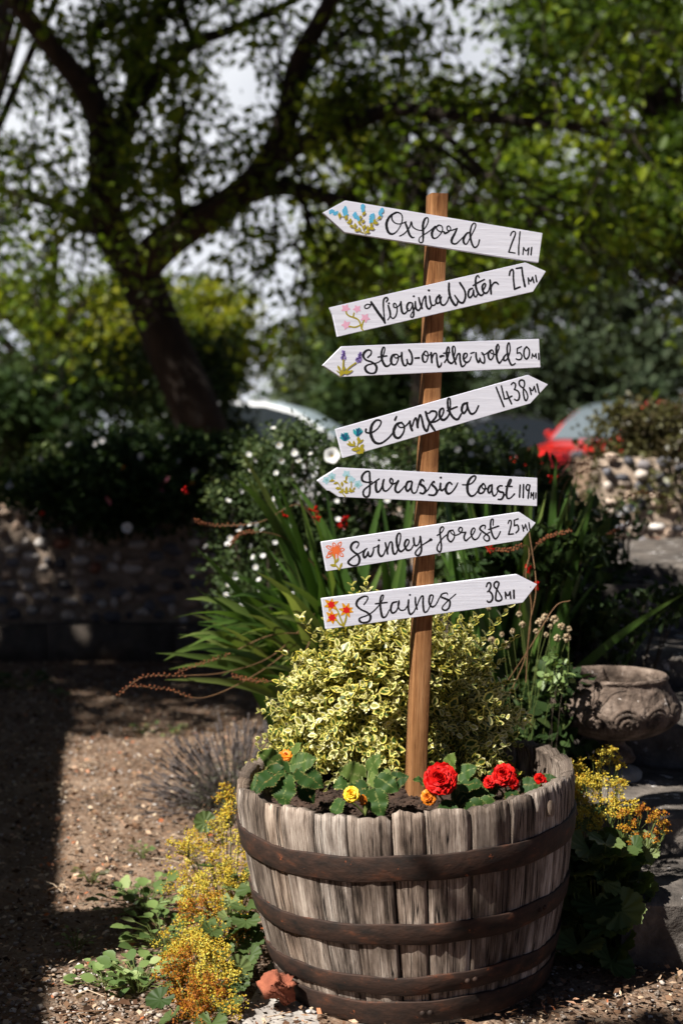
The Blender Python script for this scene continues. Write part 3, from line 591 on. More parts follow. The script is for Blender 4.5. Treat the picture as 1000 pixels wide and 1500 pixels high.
  'p': [[-166.9,1363.6,3.0,-163.1,1363.2,5.0,-159.1,1362.9,1.5],[-167.6,1362.8,3.0,-166.7,1359.1,5.0,-166.0,1355.4,1.5],[-168.6,1363.1,3.0,-171.9,1361.2,5.0,-175.3,1359.3,1.5],[-168.5,1364.2,3.0,-171.4,1366.7,5.0,-174.2,1369.1,1.5],[-167.4,1364.4,3.0,-165.9,1367.9,5.0,-164.3,1371.4,1.5],[-143.9,1362.8,2.7,-140.8,1361.2,4.4,-137.8,1359.7,1.3],[-144.7,1362.4,2.7,-145.4,1359.1,4.4,-146.0,1355.7,1.3],[-145.4,1363.0,2.7,-148.8,1362.5,4.4,-152.2,1362.0,1.3],[-144.9,1363.8,2.7,-146.4,1366.8,4.4,-147.9,1369.8,1.3],[-144.0,1363.6,2.7,-141.5,1366.0,4.4,-139.0,1368.4,1.3],[-127.2,1345.4,3.0,-123.1,1344.7,5.0,-119.1,1343.9,1.5],[-128.0,1344.7,3.0,-127.5,1340.7,5.0,-127.0,1336.7,1.5],[-129.0,1345.2,3.0,-132.7,1343.4,5.0,-136.4,1341.7,1.5],[-128.7,1346.2,3.0,-131.5,1349.1,5.0,-134.3,1352.0,1.5],[-127.6,1346.3,3.0,-125.6,1349.8,5.0,-123.5,1353.4,1.5],[-166.1,1330.8,2.9,-162.9,1328.7,4.8,-159.7,1326.6,1.4],[-167.1,1330.4,2.9,-168.2,1326.8,4.8,-169.2,1323.2,1.4],[-167.7,1331.3,2.9,-171.5,1331.1,4.8,-175.5,1330.9,1.4],[-167.1,1332.0,2.9,-168.5,1335.7,4.8,-169.7,1339.2,1.4],[-166.1,1331.8,2.9,-163.1,1334.2,4.8,-160.0,1336.6,1.4]],
  'o': [[-166.8,1357.1,2.5,-165.4,1352.9,2.5,-160.5,1349.2,2.3,-152.8,1346.5,2.5,-145.1,1343.9,2.5,-140.2,1339.2,2.5,-136.8,1330.8,2.7,-135.4,1324.3,2.5,-132.4,1321.5,1.9],[-152.8,1347.0,2.3,-150.9,1355.0,2.1],[-160.5,1328.6,2.5,-148.9,1327.3,2.3,-138.3,1331.3,1.9],[-135.4,1326.1,2.5,-133.4,1335.6,2.3,-130.0,1341.3,2.1]],
},
'Stow': {
  'poly': [[-214.0,1251.1],[-175.4,1289.2],[235.0,1309.8],[238.4,1251.7],[-178.2,1228.6]],
  'k': [[-123.0,1267.8,2.7,-116.6,1274.1,2.7,-116.0,1280.8,2.3,-122.4,1282.6,3.1,-129.6,1277.8,4.2,-132.1,1270.2,4.2,-126.3,1262.7,3.1,-115.6,1259.0,3.1,-107.4,1253.5,4.2,-104.8,1246.9,4.2,-107.7,1238.3,3.5,-115.5,1236.4,2.7,-124.3,1239.1,4.2,-128.2,1246.6,4.2,-124.3,1252.3,2.7,-113.6,1255.3,2.3,-101.9,1258.2,1.9,-94.1,1265.0,2.3,-88.7,1281.1,2.3,-88.7,1287.7,2.3,-92.2,1286.7,3.1,-95.1,1275.4,3.8,-93.1,1262.1,4.2,-87.2,1251.8,4.2,-80.4,1251.8,2.7,-74.5,1258.5,1.9],[-101.9,1268.7,2.3,-84.3,1271.3,2.7],[-65.7,1274.8,2.7,-72.6,1271.8,4.2,-75.5,1262.3,4.6,-72.5,1254.8,3.5,-65.7,1254.8,2.3,-60.8,1264.4,2.3,-60.8,1272.0,2.3,-65.7,1274.8,2.3,-68.7,1270.9,1.9,-64.7,1267.2,2.3,-54.9,1272.0,2.7],[-53.4,1277.8,3.5,-53.3,1266.4,3.8,-50.0,1255.0,3.8,-45.4,1252.2,2.7,-42.1,1258.9,2.3,-43.1,1265.5,2.7,-40.1,1257.0,3.1,-34.2,1256.1,3.8,-31.7,1264.7,3.5,-33.7,1276.1,3.5,-38.2,1283.6,3.8],[-26.3,1267.6,2.7,-17.8,1268.3,3.5],[-5.6,1281.2,2.7,-10.5,1272.6,3.8,-9.1,1262.1,3.8,-3.6,1260.3,2.3,0.4,1268.9,2.3,-0.1,1278.4,2.3,-4.6,1281.8,2.3,-7.6,1276.4,2.3,-1.6,1272.3,2.3,6.3,1275.6,2.3],[7.3,1278.5,3.5,8.7,1259.4,3.8],[9.3,1269.0,2.7,13.2,1276.7,2.7,18.2,1276.7,2.7,19.2,1265.3,3.5,22.3,1251.0,3.8,27.2,1253.0,2.7,29.2,1258.7,1.9],[26.2,1271.1,4.2,30.1,1272.7,3.8,34.1,1272.7,2.3],[35.2,1259.7,2.7,42.1,1271.3,2.7,45.0,1286.6,2.3,42.0,1290.4,2.7,39.1,1278.9,3.8,42.1,1263.6,3.8,49.1,1258.0,3.5,54.1,1261.9,2.3,56.5,1269.5,1.9],[33.1,1277.9,2.7,46.0,1279.9,2.7],[53.8,1269.5,2.3,57.3,1282.9,2.3,55.7,1291.5,2.3,51.7,1289.6,3.1,52.8,1275.2,3.8,58.8,1257.1,3.5],[58.8,1265.7,2.3,61.8,1275.3,2.7,66.8,1277.3,3.1,67.4,1265.8,3.5,70.9,1252.5,3.5,76.9,1254.4,2.3,80.9,1261.2,1.9],[75.8,1266.9,2.3,81.8,1272.7,2.3,81.4,1278.4,2.3,75.8,1276.5,3.5,74.8,1266.9,3.5,79.9,1260.2,3.5,86.9,1263.2,2.3,90.8,1271.9,1.9],[89.8,1278.5,2.3,96.8,1280.6,2.3],[100.8,1279.6,3.1,101.5,1270.1,3.5,106.0,1260.5,3.5,109.5,1268.2,2.3],[108.9,1269.2,2.7,112.0,1261.5,2.7,118.1,1259.7,3.1,119.0,1268.3,2.7,115.9,1277.9,2.7,112.9,1280.2,2.3],[113.9,1276.9,1.7,120.0,1277.0,1.9,127.0,1281.9,1.9],[133.0,1285.8,2.7,127.0,1280.0,3.8,128.1,1269.4,3.5,133.2,1266.6,2.7,138.2,1275.3,2.3,136.1,1284.9,2.3,132.0,1284.8,1.9,132.1,1280.0,1.9,142.2,1276.3,2.3],[143.2,1274.4,2.3,149.2,1289.9,2.3,147.1,1297.5,2.3,143.7,1289.8,3.8,144.7,1270.6,3.8,149.4,1260.0,3.5,154.4,1263.9,2.3,158.8,1270.7,1.9],[164.5,1277.5,2.3,159.4,1270.7,3.5,160.5,1265.0,3.1,166.6,1267.9,2.3,172.6,1284.4,2.3,171.4,1299.4,2.3,168.4,1298.8,2.7,166.4,1288.2,3.1,169.0,1270.8,3.5,174.8,1257.4,3.5,179.9,1256.5,2.3,183.9,1259.4,2.3]],
  'n': [[196.9,1293.4,2.3,188.4,1289.4,2.5],[188.4,1289.4,2.5,187.8,1279.7,2.5],[187.8,1279.7,2.3,193.9,1280.8,2.7,198.1,1275.0,2.7,196.1,1268.2,2.7,190.0,1266.8,2.7,185.9,1268.7,2.3],[208.1,1293.5,2.7,203.1,1286.7,3.1,202.7,1275.1,3.1,207.7,1268.4,3.1,213.4,1275.2,2.9,213.7,1286.8,2.9,208.1,1293.5,2.7],[219.1,1270.4,2.1,220.5,1279.2,2.1],[220.5,1279.2,2.3,224.2,1273.4,2.3,228.1,1279.7,2.3],[228.1,1279.7,2.3,228.9,1270.6,2.3],[233.8,1279.7,2.7,234.3,1268.1,2.7]],
  'v': [[-174.2,1280.8,1.7,-172.7,1280.1,1.7],[-173.8,1279.0,2.2,-173.3,1280.7,1.7],[-169.9,1278.6,2.5,-170.3,1280.3,1.7],[-174.2,1278.0,1.5,-174.7,1279.6,1.7],[-174.0,1279.1,2.1,-173.7,1277.4,1.7],[-174.2,1276.9,1.6,-174.7,1278.5,1.7],[-171.8,1276.8,1.6,-170.3,1277.7,1.7],[-172.0,1277.2,1.6,-173.6,1276.2,1.7],[-173.7,1276.4,1.6,-172.0,1275.9,1.7],[-172.2,1276.0,1.5,-170.6,1275.3,1.7],[-172.5,1274.2,2.4,-172.6,1275.9,1.7],[-168.9,1274.9,1.8,-170.6,1274.3,1.7],[-171.9,1274.1,2.4,-173.7,1273.9,1.7],[-172.0,1273.8,2.2,-170.4,1273.2,1.7],[-169.0,1272.4,2.0,-170.2,1273.6,1.7],[-174.2,1272.1,2.1,-176.0,1272.6,1.7],[-169.4,1271.6,1.7,-171.1,1272.2,1.7],[-173.2,1271.1,1.6,-174.9,1271.3,1.7],[-169.3,1271.5,2.2,-170.5,1270.2,1.7],[-169.2,1269.5,2.1,-169.6,1271.1,1.7],[-168.1,1269.0,1.6,-168.9,1270.5,1.7],[-168.1,1268.7,1.7,-169.5,1269.7,1.7],[-174.5,1268.7,1.8,-176.3,1268.4,1.7],[-175.6,1268.1,2.2,-173.8,1267.8,1.7],[-168.3,1268.4,2.5,-167.3,1267.0,1.7],[-173.8,1267.7,1.6,-173.6,1266.1,1.7],[-176.2,1265.5,2.3,-177.1,1267.0,1.7],[-167.7,1265.4,1.8,-168.9,1266.6,1.7],[-168.8,1266.2,2.1,-169.7,1264.7,1.7],[-169.7,1265.4,1.6,-171.0,1264.3,1.7],[-175.0,1263.5,2.3,-176.1,1264.9,1.7],[-171.7,1263.1,2.0,-170.7,1264.5,1.7],[-172.2,1262.8,2.2,-173.8,1263.5,1.7],[-171.4,1263.2,1.5,-170.0,1262.2,1.7],[-138.0,1277.6,2.4,-136.4,1277.2,1.7],[-138.2,1276.2,1.5,-138.1,1277.9,1.7],[-138.9,1275.9,2.1,-137.5,1277.0,1.7],[-137.3,1276.0,1.6,-139.1,1275.6,1.7],[-137.6,1275.7,1.8,-136.7,1274.3,1.7],[-138.9,1274.0,1.6,-137.5,1275.2,1.7],[-137.5,1274.8,1.6,-137.8,1273.1,1.7],[-138.0,1274.2,2.0,-137.8,1272.5,1.7],[-137.4,1272.1,1.8,-135.9,1272.9,1.7],[-141.3,1272.2,2.2,-142.0,1273.8,1.7],[-140.1,1271.5,1.6,-138.4,1272.1,1.7],[-140.3,1272.4,2.2,-140.7,1270.7,1.7],[-141.5,1271.8,1.7,-140.6,1270.3,1.7],[-136.8,1270.4,1.5,-136.5,1268.6,1.7],[-140.1,1269.4,1.8,-138.3,1269.7,1.7],[-137.8,1268.9,1.8,-139.6,1268.6,1.7],[-141.7,1268.0,1.6,-142.1,1269.6,1.7],[-137.8,1266.7,2.4,-138.7,1268.2,1.7],[-140.7,1267.9,2.5,-142.4,1267.2,1.7],[-137.2,1266.3,2.3,-135.6,1265.6,1.7],[-140.7,1266.2,2.0,-139.0,1265.8,1.7],[-144.2,1266.4,1.8,-146.0,1266.6,1.7],[-138.0,1264.7,2.4,-136.4,1263.9,1.7],[-141.8,1264.1,1.5,-140.1,1264.8,1.7],[-139.6,1263.7,1.9,-137.8,1263.2,1.7],[-136.8,1263.3,1.9,-136.9,1261.6,1.7],[-140.2,1262.7,1.5,-138.6,1262.1,1.7],[-146.8,1264.0,2.0,-146.2,1262.4,1.7],[-139.8,1261.2,1.5,-141.5,1261.6,1.7],[-140.4,1261.1,2.0,-139.1,1260.1,1.7],[-146.0,1261.0,2.4,-147.4,1261.9,1.7],[-139.7,1259.4,2.0,-137.8,1259.2,1.7],[-141.2,1259.0,1.9,-142.9,1259.7,1.7],[-143.7,1258.2,2.4,-143.9,1259.9,1.7]],
  'w': [[-171.0,1278.6,1.6,-172.2,1278.2,1.2],[-171.6,1277.8,1.2,-170.8,1277.1,1.2],[-170.7,1275.9,1.6,-170.5,1277.1,1.2],[-171.7,1275.9,1.1,-171.0,1275.0,1.2],[-171.4,1274.8,1.3,-170.4,1274.3,1.2],[-172.5,1274.1,1.1,-172.5,1272.9,1.2],[-173.8,1272.7,1.2,-172.6,1272.4,1.2],[-170.4,1272.0,1.2,-171.2,1271.2,1.2],[-171.3,1271.2,1.5,-171.8,1270.1,1.2],[-172.9,1269.3,1.5,-171.9,1270.0,1.2],[-173.4,1268.4,1.3,-174.4,1268.9,1.2],[-174.1,1267.2,1.7,-174.8,1268.1,1.2],[-173.7,1266.1,1.2,-174.0,1267.3,1.2],[-174.2,1266.1,1.2,-175.1,1265.3,1.2],[-168.3,1265.4,1.2,-167.8,1264.4,1.2],[-173.5,1264.4,1.1,-173.8,1263.2,1.2],[-138.7,1275.9,1.1,-139.9,1276.2,1.2],[-137.5,1274.9,1.2,-136.7,1274.1,1.2],[-140.9,1273.9,1.4,-139.8,1274.3,1.2],[-137.4,1272.8,1.2,-138.5,1272.2,1.2],[-139.2,1271.5,1.4,-137.9,1271.5,1.2],[-141.3,1270.4,1.1,-141.5,1271.5,1.2],[-140.3,1270.1,1.5,-139.8,1269.1,1.2],[-140.3,1268.1,1.6,-139.2,1268.6,1.2],[-137.5,1267.4,1.6,-138.0,1266.4,1.2],[-139.8,1266.5,1.3,-140.9,1266.0,1.2],[-143.5,1265.4,1.4,-142.4,1265.9,1.2],[-144.5,1264.7,1.2,-145.5,1265.3,1.2],[-143.5,1264.0,1.1,-144.6,1263.5,1.2],[-146.6,1263.2,1.4,-145.4,1262.9,1.2],[-142.1,1260.6,1.3,-141.2,1261.4,1.2],[-139.1,1259.9,1.2,-139.3,1258.8,1.2]],
  'o': [[-172.4,1261.9,2.5,-173.4,1245.9,2.5,-175.3,1237.4,2.9],[-147.2,1257.0,2.3,-158.9,1248.9,2.3,-170.5,1238.4,2.5],[-183.5,1250.5,1.5,-181.4,1246.2,4.4,-178.2,1239.7,1.3],[-169.5,1248.8,1.2,-170.9,1245.7,3.3,-172.9,1241.2,1.0],[-156.9,1239.5,1.9,-162.7,1238.3,5.4,-171.4,1236.5,1.6],[-154.0,1241.9,1.2,-157.5,1240.1,3.3,-162.7,1237.5,1.0],[-174.3,1241.2,3.0,-175.9,1237.2,8.6,-178.2,1231.3,2.6],[-186.4,1241.1,0.6,-183.7,1239.4,1.7,-179.6,1236.9,0.5],[-162.7,1237.5,2.0,-165.8,1236.9,5.8,-170.5,1236.0,1.7]],
},
'Competa': {
  'poly': [[-187.9,1125.5],[212.2,1236.2],[254.8,1217.2],[217.0,1178.1],[-172.7,1068.1]],
  'k': [[-126.3,1125.6,3.5,-126.3,1119.5,3.0,-116.2,1118.3,3.0,-103.7,1125.6,2.5,-96.1,1136.6,2.7,-97.4,1142.7,3.0,-106.2,1142.7,3.5,-115.0,1131.7,4.9,-116.2,1114.6,5.4,-108.7,1100.0,4.9,-96.1,1097.5,3.5,-81.0,1107.3,3.0,-69.6,1120.8,2.7,-65.3,1129.3,2.5],[-63.9,1150.9,3.0,-67.1,1144.0,4.0],[-53.2,1139.2,3.0,-63.3,1135.5,4.4,-69.6,1123.2,4.9,-67.1,1111.0,4.9,-58.2,1108.5,4.0,-49.4,1119.6,3.0,-48.1,1131.8,3.0,-54.5,1138.7,3.0,-60.8,1134.3,2.5,-55.7,1128.9,2.5,-45.6,1131.8,2.5,-35.5,1141.7,3.0],[-36.7,1141.7,3.5,-34.2,1129.4,4.4,-31.6,1123.3,4.4],[-31.6,1131.9,3.0,-26.6,1145.4,3.0,-22.8,1146.6,3.5,-20.2,1129.4,4.4],[-20.2,1134.3,3.0,-16.4,1152.8,3.5,-12.6,1150.3,3.5,-7.4,1129.4,4.4,-1.0,1122.1,4.0,2.8,1134.4,3.0,4.0,1144.2,2.5],[-3.7,1160.2,4.0,1.5,1144.2,4.4,10.5,1129.5,4.4,16.1,1122.1,3.5],[-3.7,1159.0,2.5,2.7,1157.7,2.5,9.1,1162.0,3.5,18.0,1160.3,3.5,18.1,1151.6,3.5,10.4,1141.8,3.5,5.8,1139.8,3.0,15.5,1140.6,3.0,27.0,1148.0,2.7,33.4,1160.3,3.0,32.1,1167.7,3.0,25.7,1162.8,4.0,25.8,1150.4,4.4,33.5,1144.3,4.4,43.7,1153.0,3.0,47.5,1169.0,2.7,46.7,1186.3,3.0,42.3,1185.0,3.5,43.7,1166.5,4.4,52.7,1150.5,4.4,63.0,1145.6,4.0,70.7,1156.7,3.0],[41.1,1162.8,2.7,61.6,1171.0,3.2],[83.5,1179.1,3.5,74.5,1175.3,4.4,71.5,1164.2,4.4,75.9,1158.0,4.0,82.3,1166.7,3.0,82.2,1179.0,3.0,84.9,1166.7,4.0,91.4,1156.8,4.0,100.4,1160.6,3.0,106.8,1173.0,3.0]],
  'n': [[143.8,1210.7,3.0,149.8,1196.5,3.2,160.4,1171.7,3.5],[154.9,1213.3,2.7,158.2,1200.3,3.0,161.6,1187.2,3.0],[161.6,1187.2,2.7,166.8,1187.9,2.7,177.2,1192.9,3.0],[166.0,1202.2,3.0,170.0,1191.6,3.2,176.7,1177.4,3.2],[175.8,1216.6,2.5,180.3,1220.3,2.7,184.9,1217.2,3.0,184.3,1210.4,2.7,182.4,1206.7,2.5],[182.4,1206.7,2.7,190.3,1203.0,3.0,193.6,1194.3,3.2,191.7,1186.2,3.2,187.1,1184.5,2.7,182.8,1186.7,2.5],[202.0,1208.7,2.7,194.1,1214.8,3.0,192.7,1221.7,3.0,196.7,1225.7,3.0,202.6,1224.2,3.0,204.3,1216.8,2.7,202.0,1208.7,2.5,202.1,1198.1,3.0,204.8,1186.9,3.2,208.1,1184.4,2.7,211.3,1191.9,2.7,208.0,1201.8,2.7,202.0,1208.7,2.7],[218.5,1196.9,2.7,215.2,1210.0,2.7],[215.2,1210.0,2.7,221.1,1204.4,2.5,225.0,1212.6,2.7],[225.0,1212.6,2.7,228.4,1202.0,2.7],[230.9,1217.6,3.2,235.3,1200.1,3.2]],
  't': [[-168.3,1103.0,1.6,-168.0,1110.2,2.1,-167.8,1117.3,1.0],[-170.9,1103.1,1.6,-173.7,1108.8,2.1,-176.4,1114.5,1.0],[-167.8,1103.0,1.6,-163.3,1105.8,2.1,-158.7,1108.6,1.0],[-171.4,1103.1,1.6,-168.8,1110.0,2.1,-166.1,1117.0,1.0],[-172.0,1103.1,1.6,-166.6,1108.1,2.1,-161.1,1113.0,1.0],[-168.5,1103.0,1.6,-172.6,1107.8,2.1,-176.8,1112.4,1.0],[-168.0,1103.0,1.6,-164.7,1106.9,2.1,-161.4,1110.8,1.0],[-167.7,1103.0,1.6,-171.4,1110.1,2.1,-175.2,1117.1,1.0],[-170.3,1103.1,1.6,-167.9,1110.7,2.1,-165.5,1118.2,1.0],[-169.2,1103.0,1.6,-174.2,1105.7,2.1,-179.3,1108.4,1.0],[-170.5,1103.1,1.6,-174.0,1108.2,2.1,-177.5,1113.3,1.0],[-170.2,1103.1,1.6,-174.4,1106.0,2.1,-178.5,1108.9,1.0],[-170.1,1103.1,1.6,-170.3,1110.9,2.1,-170.5,1118.7,1.0],[-167.5,1103.0,1.6,-163.1,1105.8,2.1,-158.9,1108.6,1.0],[-169.5,1103.0,1.6,-166.5,1109.9,2.1,-163.6,1116.7,1.0],[-169.1,1103.0,1.6,-165.6,1108.3,2.1,-162.1,1113.6,1.0],[-170.7,1103.1,1.6,-167.5,1109.8,2.1,-164.2,1116.5,1.0],[-170.4,1103.1,1.6,-173.9,1106.6,2.1,-177.6,1110.2,1.0],[-168.5,1103.0,1.6,-167.7,1110.8,2.1,-166.9,1118.6,1.0],[-170.8,1103.1,1.6,-173.5,1110.3,2.1,-176.2,1117.5,1.0],[-168.3,1103.0,1.6,-166.4,1108.8,2.1,-164.4,1114.7,1.0],[-167.5,1103.0,1.6,-165.6,1110.5,2.1,-163.7,1118.0,1.0],[-168.4,1103.0,1.6,-165.9,1110.2,2.1,-163.4,1117.3,1.0],[-169.5,1103.0,1.6,-168.0,1109.8,2.1,-166.6,1116.4,1.0],[-167.1,1103.0,1.6,-164.2,1107.0,2.1,-161.3,1110.9,1.0],[-172.2,1103.1,1.6,-170.3,1110.4,2.1,-168.3,1117.6,1.0],[-143.0,1112.4,1.6,-144.9,1119.0,2.1,-146.8,1125.7,1.0],[-143.2,1112.4,1.6,-138.1,1116.6,2.1,-133.1,1120.8,1.0],[-142.8,1112.4,1.6,-144.8,1119.0,2.1,-146.8,1125.5,1.0],[-144.5,1112.4,1.6,-143.2,1120.2,2.1,-142.0,1128.0,1.0],[-144.8,1112.4,1.6,-140.2,1116.4,2.1,-135.6,1120.5,1.0],[-141.7,1112.4,1.6,-146.2,1118.8,2.1,-150.7,1125.1,1.0],[-142.4,1112.4,1.6,-147.6,1117.5,2.1,-152.7,1122.6,1.0],[-143.5,1112.4,1.6,-146.8,1117.7,2.1,-150.2,1122.9,1.0],[-142.6,1112.4,1.6,-138.4,1117.8,2.1,-134.1,1123.0,1.0],[-143.6,1112.4,1.6,-145.0,1119.6,2.1,-146.3,1126.8,1.0],[-145.0,1112.4,1.6,-140.1,1116.3,2.1,-135.1,1120.1,1.0],[-145.5,1112.4,1.6,-142.7,1120.4,2.1,-140.0,1128.4,1.0],[-143.5,1112.4,1.6,-147.7,1115.3,2.1,-152.1,1118.3,1.0],[-145.4,1112.4,1.6,-143.2,1119.1,2.1,-141.0,1125.8,1.0],[-142.8,1112.4,1.6,-141.8,1119.9,2.1,-140.7,1127.4,1.0],[-143.9,1112.4,1.6,-141.1,1118.1,2.1,-138.3,1123.8,1.0],[-144.7,1112.4,1.6,-139.2,1117.8,2.1,-133.8,1123.0,1.0],[-141.6,1112.4,1.6,-138.1,1117.3,2.1,-134.6,1122.1,1.0],[-142.1,1112.4,1.6,-146.9,1118.4,2.1,-151.8,1124.4,1.0],[-145.4,1112.4,1.6,-144.9,1119.2,2.1,-144.4,1126.0,1.0],[-145.7,1112.4,1.6,-148.4,1116.9,2.1,-151.2,1121.4,1.0],[-142.5,1112.4,1.6,-141.7,1118.9,2.1,-140.8,1125.4,1.0],[-142.2,1112.4,1.6,-139.2,1119.0,2.1,-136.3,1125.6,1.0],[-141.4,1112.4,1.6,-139.1,1119.4,2.1,-136.6,1126.4,1.0],[-145.9,1112.4,1.6,-142.6,1120.3,2.1,-139.3,1128.2,1.0],[-145.3,1112.4,1.6,-148.5,1116.3,2.1,-151.6,1120.1,1.0]],
  'u': [[-168.8,1103.8,0.7,-170.9,1109.9,1.0,-172.9,1116.1,1.0],[-168.8,1103.8,0.7,-168.0,1109.9,1.0,-167.1,1116.1,1.0],[-169.7,1103.8,0.7,-171.9,1109.0,1.0,-174.1,1114.2,1.0],[-169.3,1103.8,0.7,-166.6,1109.9,1.0,-164.0,1116.0,1.0],[-171.5,1103.8,0.7,-174.0,1109.1,1.0,-176.4,1114.4,1.0],[-170.3,1103.8,0.7,-166.4,1106.7,1.0,-162.6,1109.7,1.0],[-169.5,1103.8,0.7,-170.1,1110.1,1.0,-170.7,1116.4,1.0],[-168.8,1103.8,0.7,-172.4,1109.9,1.0,-176.2,1115.9,1.0],[-169.0,1103.8,0.7,-165.0,1107.3,1.0,-161.0,1110.8,1.0],[-141.6,1113.0,0.7,-138.7,1116.4,1.0,-135.9,1119.7,1.0],[-144.1,1113.0,0.7,-140.2,1115.4,1.0,-136.2,1117.7,1.0],[-144.4,1113.0,0.7,-144.6,1119.0,1.0,-144.8,1124.9,1.0],[-145.0,1113.0,0.7,-143.2,1118.9,1.0,-141.5,1124.7,1.0],[-142.6,1113.0,0.7,-140.2,1118.2,1.0,-137.9,1123.3,1.0],[-144.4,1113.0,0.7,-142.3,1119.0,1.0,-140.2,1125.0,1.0],[-145.5,1113.0,0.7,-144.0,1119.9,1.0,-142.5,1126.8,1.0],[-145.8,1113.0,0.7,-143.2,1119.9,1.0,-140.5,1126.6,1.0],[-141.9,1113.0,0.7,-143.6,1119.9,1.0,-145.3,1126.6,1.0]],
  'o': [[-145.5,1091.2,1.5,-138.0,1087.5,2.0],[-142.6,1099.7,1.6,-144.2,1090.8,1.2],[-142.1,1109.9,2.0,-141.8,1105.8,5.8,-141.3,1099.7,1.7],[-132.5,1104.6,1.2,-136.7,1101.3,3.6,-143.0,1096.4,1.1],[-164.6,1096.1,1.7,-158.0,1094.8,4.9,-148.0,1092.8,1.5],[-151.3,1102.1,1.3,-151.0,1098.9,3.8,-150.5,1094.0,1.2],[-161.7,1101.3,1.0,-159.6,1099.4,2.8,-156.3,1096.5,0.8],[-154.6,1085.1,2.4,-148.3,1085.7,6.9,-138.8,1086.7,2.1],[-132.1,1094.8,1.9,-134.8,1091.6,5.4,-138.8,1086.7,1.6],[-134.6,1089.1,2.8,-134.3,1084.7,7.9,-133.8,1078.1,2.4],[-145.5,1078.6,2.0,-140.5,1079.2,5.8,-132.9,1080.2,1.7]],
},
'Jurassic': {
  'poly': [[-225.1,1023.7],[-183.0,1049.8],[233.5,1026.3],[233.2,968.3],[-182.4,990.9],[-200.3,1003.2],[-205.9,1003.9]],
  'k': [[-114.2,1020.8,2.6,-124.2,1019.8,2.6,-133.2,1023.1,4.0,-134.3,1031.8,4.0,-127.6,1040.0,3.5,-119.8,1040.9,3.1,-118.7,1031.7,3.5,-118.2,1016.5,3.5,-119.1,996.8,3.5,-124.2,990.4,3.5,-130.9,993.7,3.5,-130.9,1003.5,3.1,-120.9,1012.1,2.6,-109.7,1019.7,2.6,-99.6,1026.2,2.6],[-105.2,1020.7,3.5,-106.3,1010.9,4.4,-104.1,1001.1,4.4,-98.5,1002.1,3.1,-92.9,1011.9,3.1,-89.5,1025.0,3.1],[-90.6,1022.8,3.5,-92.2,1011.9,4.0,-89.5,1003.2,3.5,-82.7,1003.1,2.6,-73.8,1012.9,2.2,-71.1,1022.7,2.6,-74.9,1027.1,3.1,-77.2,1021.6,3.5,-72.6,1016.1,3.1,-64.8,1018.3,2.6,-59.8,1022.6,3.1],[-60.3,1021.5,4.0,-65.2,1011.7,4.0,-65.9,1003.0,4.0,-60.2,999.0,3.5,-53.5,1004.0,2.6,-46.7,1011.6,2.2],[-33.1,1021.4,3.1,-41.1,1019.2,4.0,-44.4,1008.3,4.0,-41.0,1001.7,4.0,-34.2,1008.2,3.1,-31.3,1020.3,3.1,-33.1,1007.1,3.5,-29.7,997.9,3.1,-22.9,999.3,2.2,-19.1,1009.2,2.2,-15.0,1021.2,2.6,-10.5,1024.5,3.1,-7.1,1021.2,2.6],[-12.7,1022.3,3.1,-14.5,1015.7,4.4,-7.0,1010.2,4.4,-3.6,1002.5,4.4,-8.1,996.4,3.5,-14.9,997.7,3.5],[-5.8,997.0,2.2,2.1,1004.6,2.2,7.7,1014.5,2.2,13.4,1020.4,3.1,15.0,1018.2,2.6],[11.2,1018.9,3.1,10.5,1013.8,4.0,16.9,1007.8,4.4,20.3,1000.1,4.4,14.7,993.1,3.5,3.7,993.6,3.1],[20.3,998.3,2.2,27.2,1007.8,2.2],[27.8,1028.2,3.7,28.7,1028.2,4.0],[27.8,1016.6,3.5,27.2,1006.7,4.0,30.6,1002.2,3.5,37.5,1007.7,2.2,42.0,1014.3,2.2],[51.2,1014.9,3.1,46.6,1018.6,3.1,40.9,1013.2,4.4,38.6,1003.3,4.8,43.2,995.9,4.4,51.2,998.7,2.6,59.2,1008.6,2.6,63.8,1017.4,1.8],[73.8,1013.5,2.0,81.6,1013.4,2.3,92.0,1015.8,2.3,99.7,1023.3,2.6,101.4,1029.9,3.0,96.2,1030.8,3.0,88.5,1024.2,4.3,84.2,1011.8,4.9,85.1,998.5,4.6,91.2,990.9,4.0,99.0,992.5,2.6,107.6,1002.4,2.3],[118.0,1015.7,3.0,110.2,1008.2,4.0,107.6,1000.0,4.0,111.1,995.8,3.3,118.1,998.2,3.0,122.3,1008.2,2.6,118.0,1015.7,2.6,114.2,1011.5,2.0,118.0,1004.9,2.6,126.7,1005.6,2.6],[136.2,1013.0,3.0,130.2,1009.8,3.6,127.6,1001.5,3.6,130.2,996.4,3.3,134.6,1001.4,2.6,136.2,1011.4,3.0,136.3,999.7,3.3,139.8,990.5,3.0,145.9,994.6,2.0,149.3,1004.6,2.0],[158.0,1010.9,2.6,151.9,1010.4,3.0,147.6,1004.6,3.6,152.9,998.8,3.6,159.9,997.0,3.6,160.8,990.4,3.6,156.5,983.7,3.3,149.5,983.3,2.6],[160.8,989.5,2.0,167.7,997.0,2.0],[172.9,1011.1,2.0,177.2,1021.9,2.6,173.7,1022.8,3.0,169.4,1011.1,4.0,166.9,996.1,4.0,168.7,986.1,3.3,175.7,986.0,2.3,184.4,994.3,2.6],[165.0,1009.5,2.3,179.0,1009.4,2.3]],
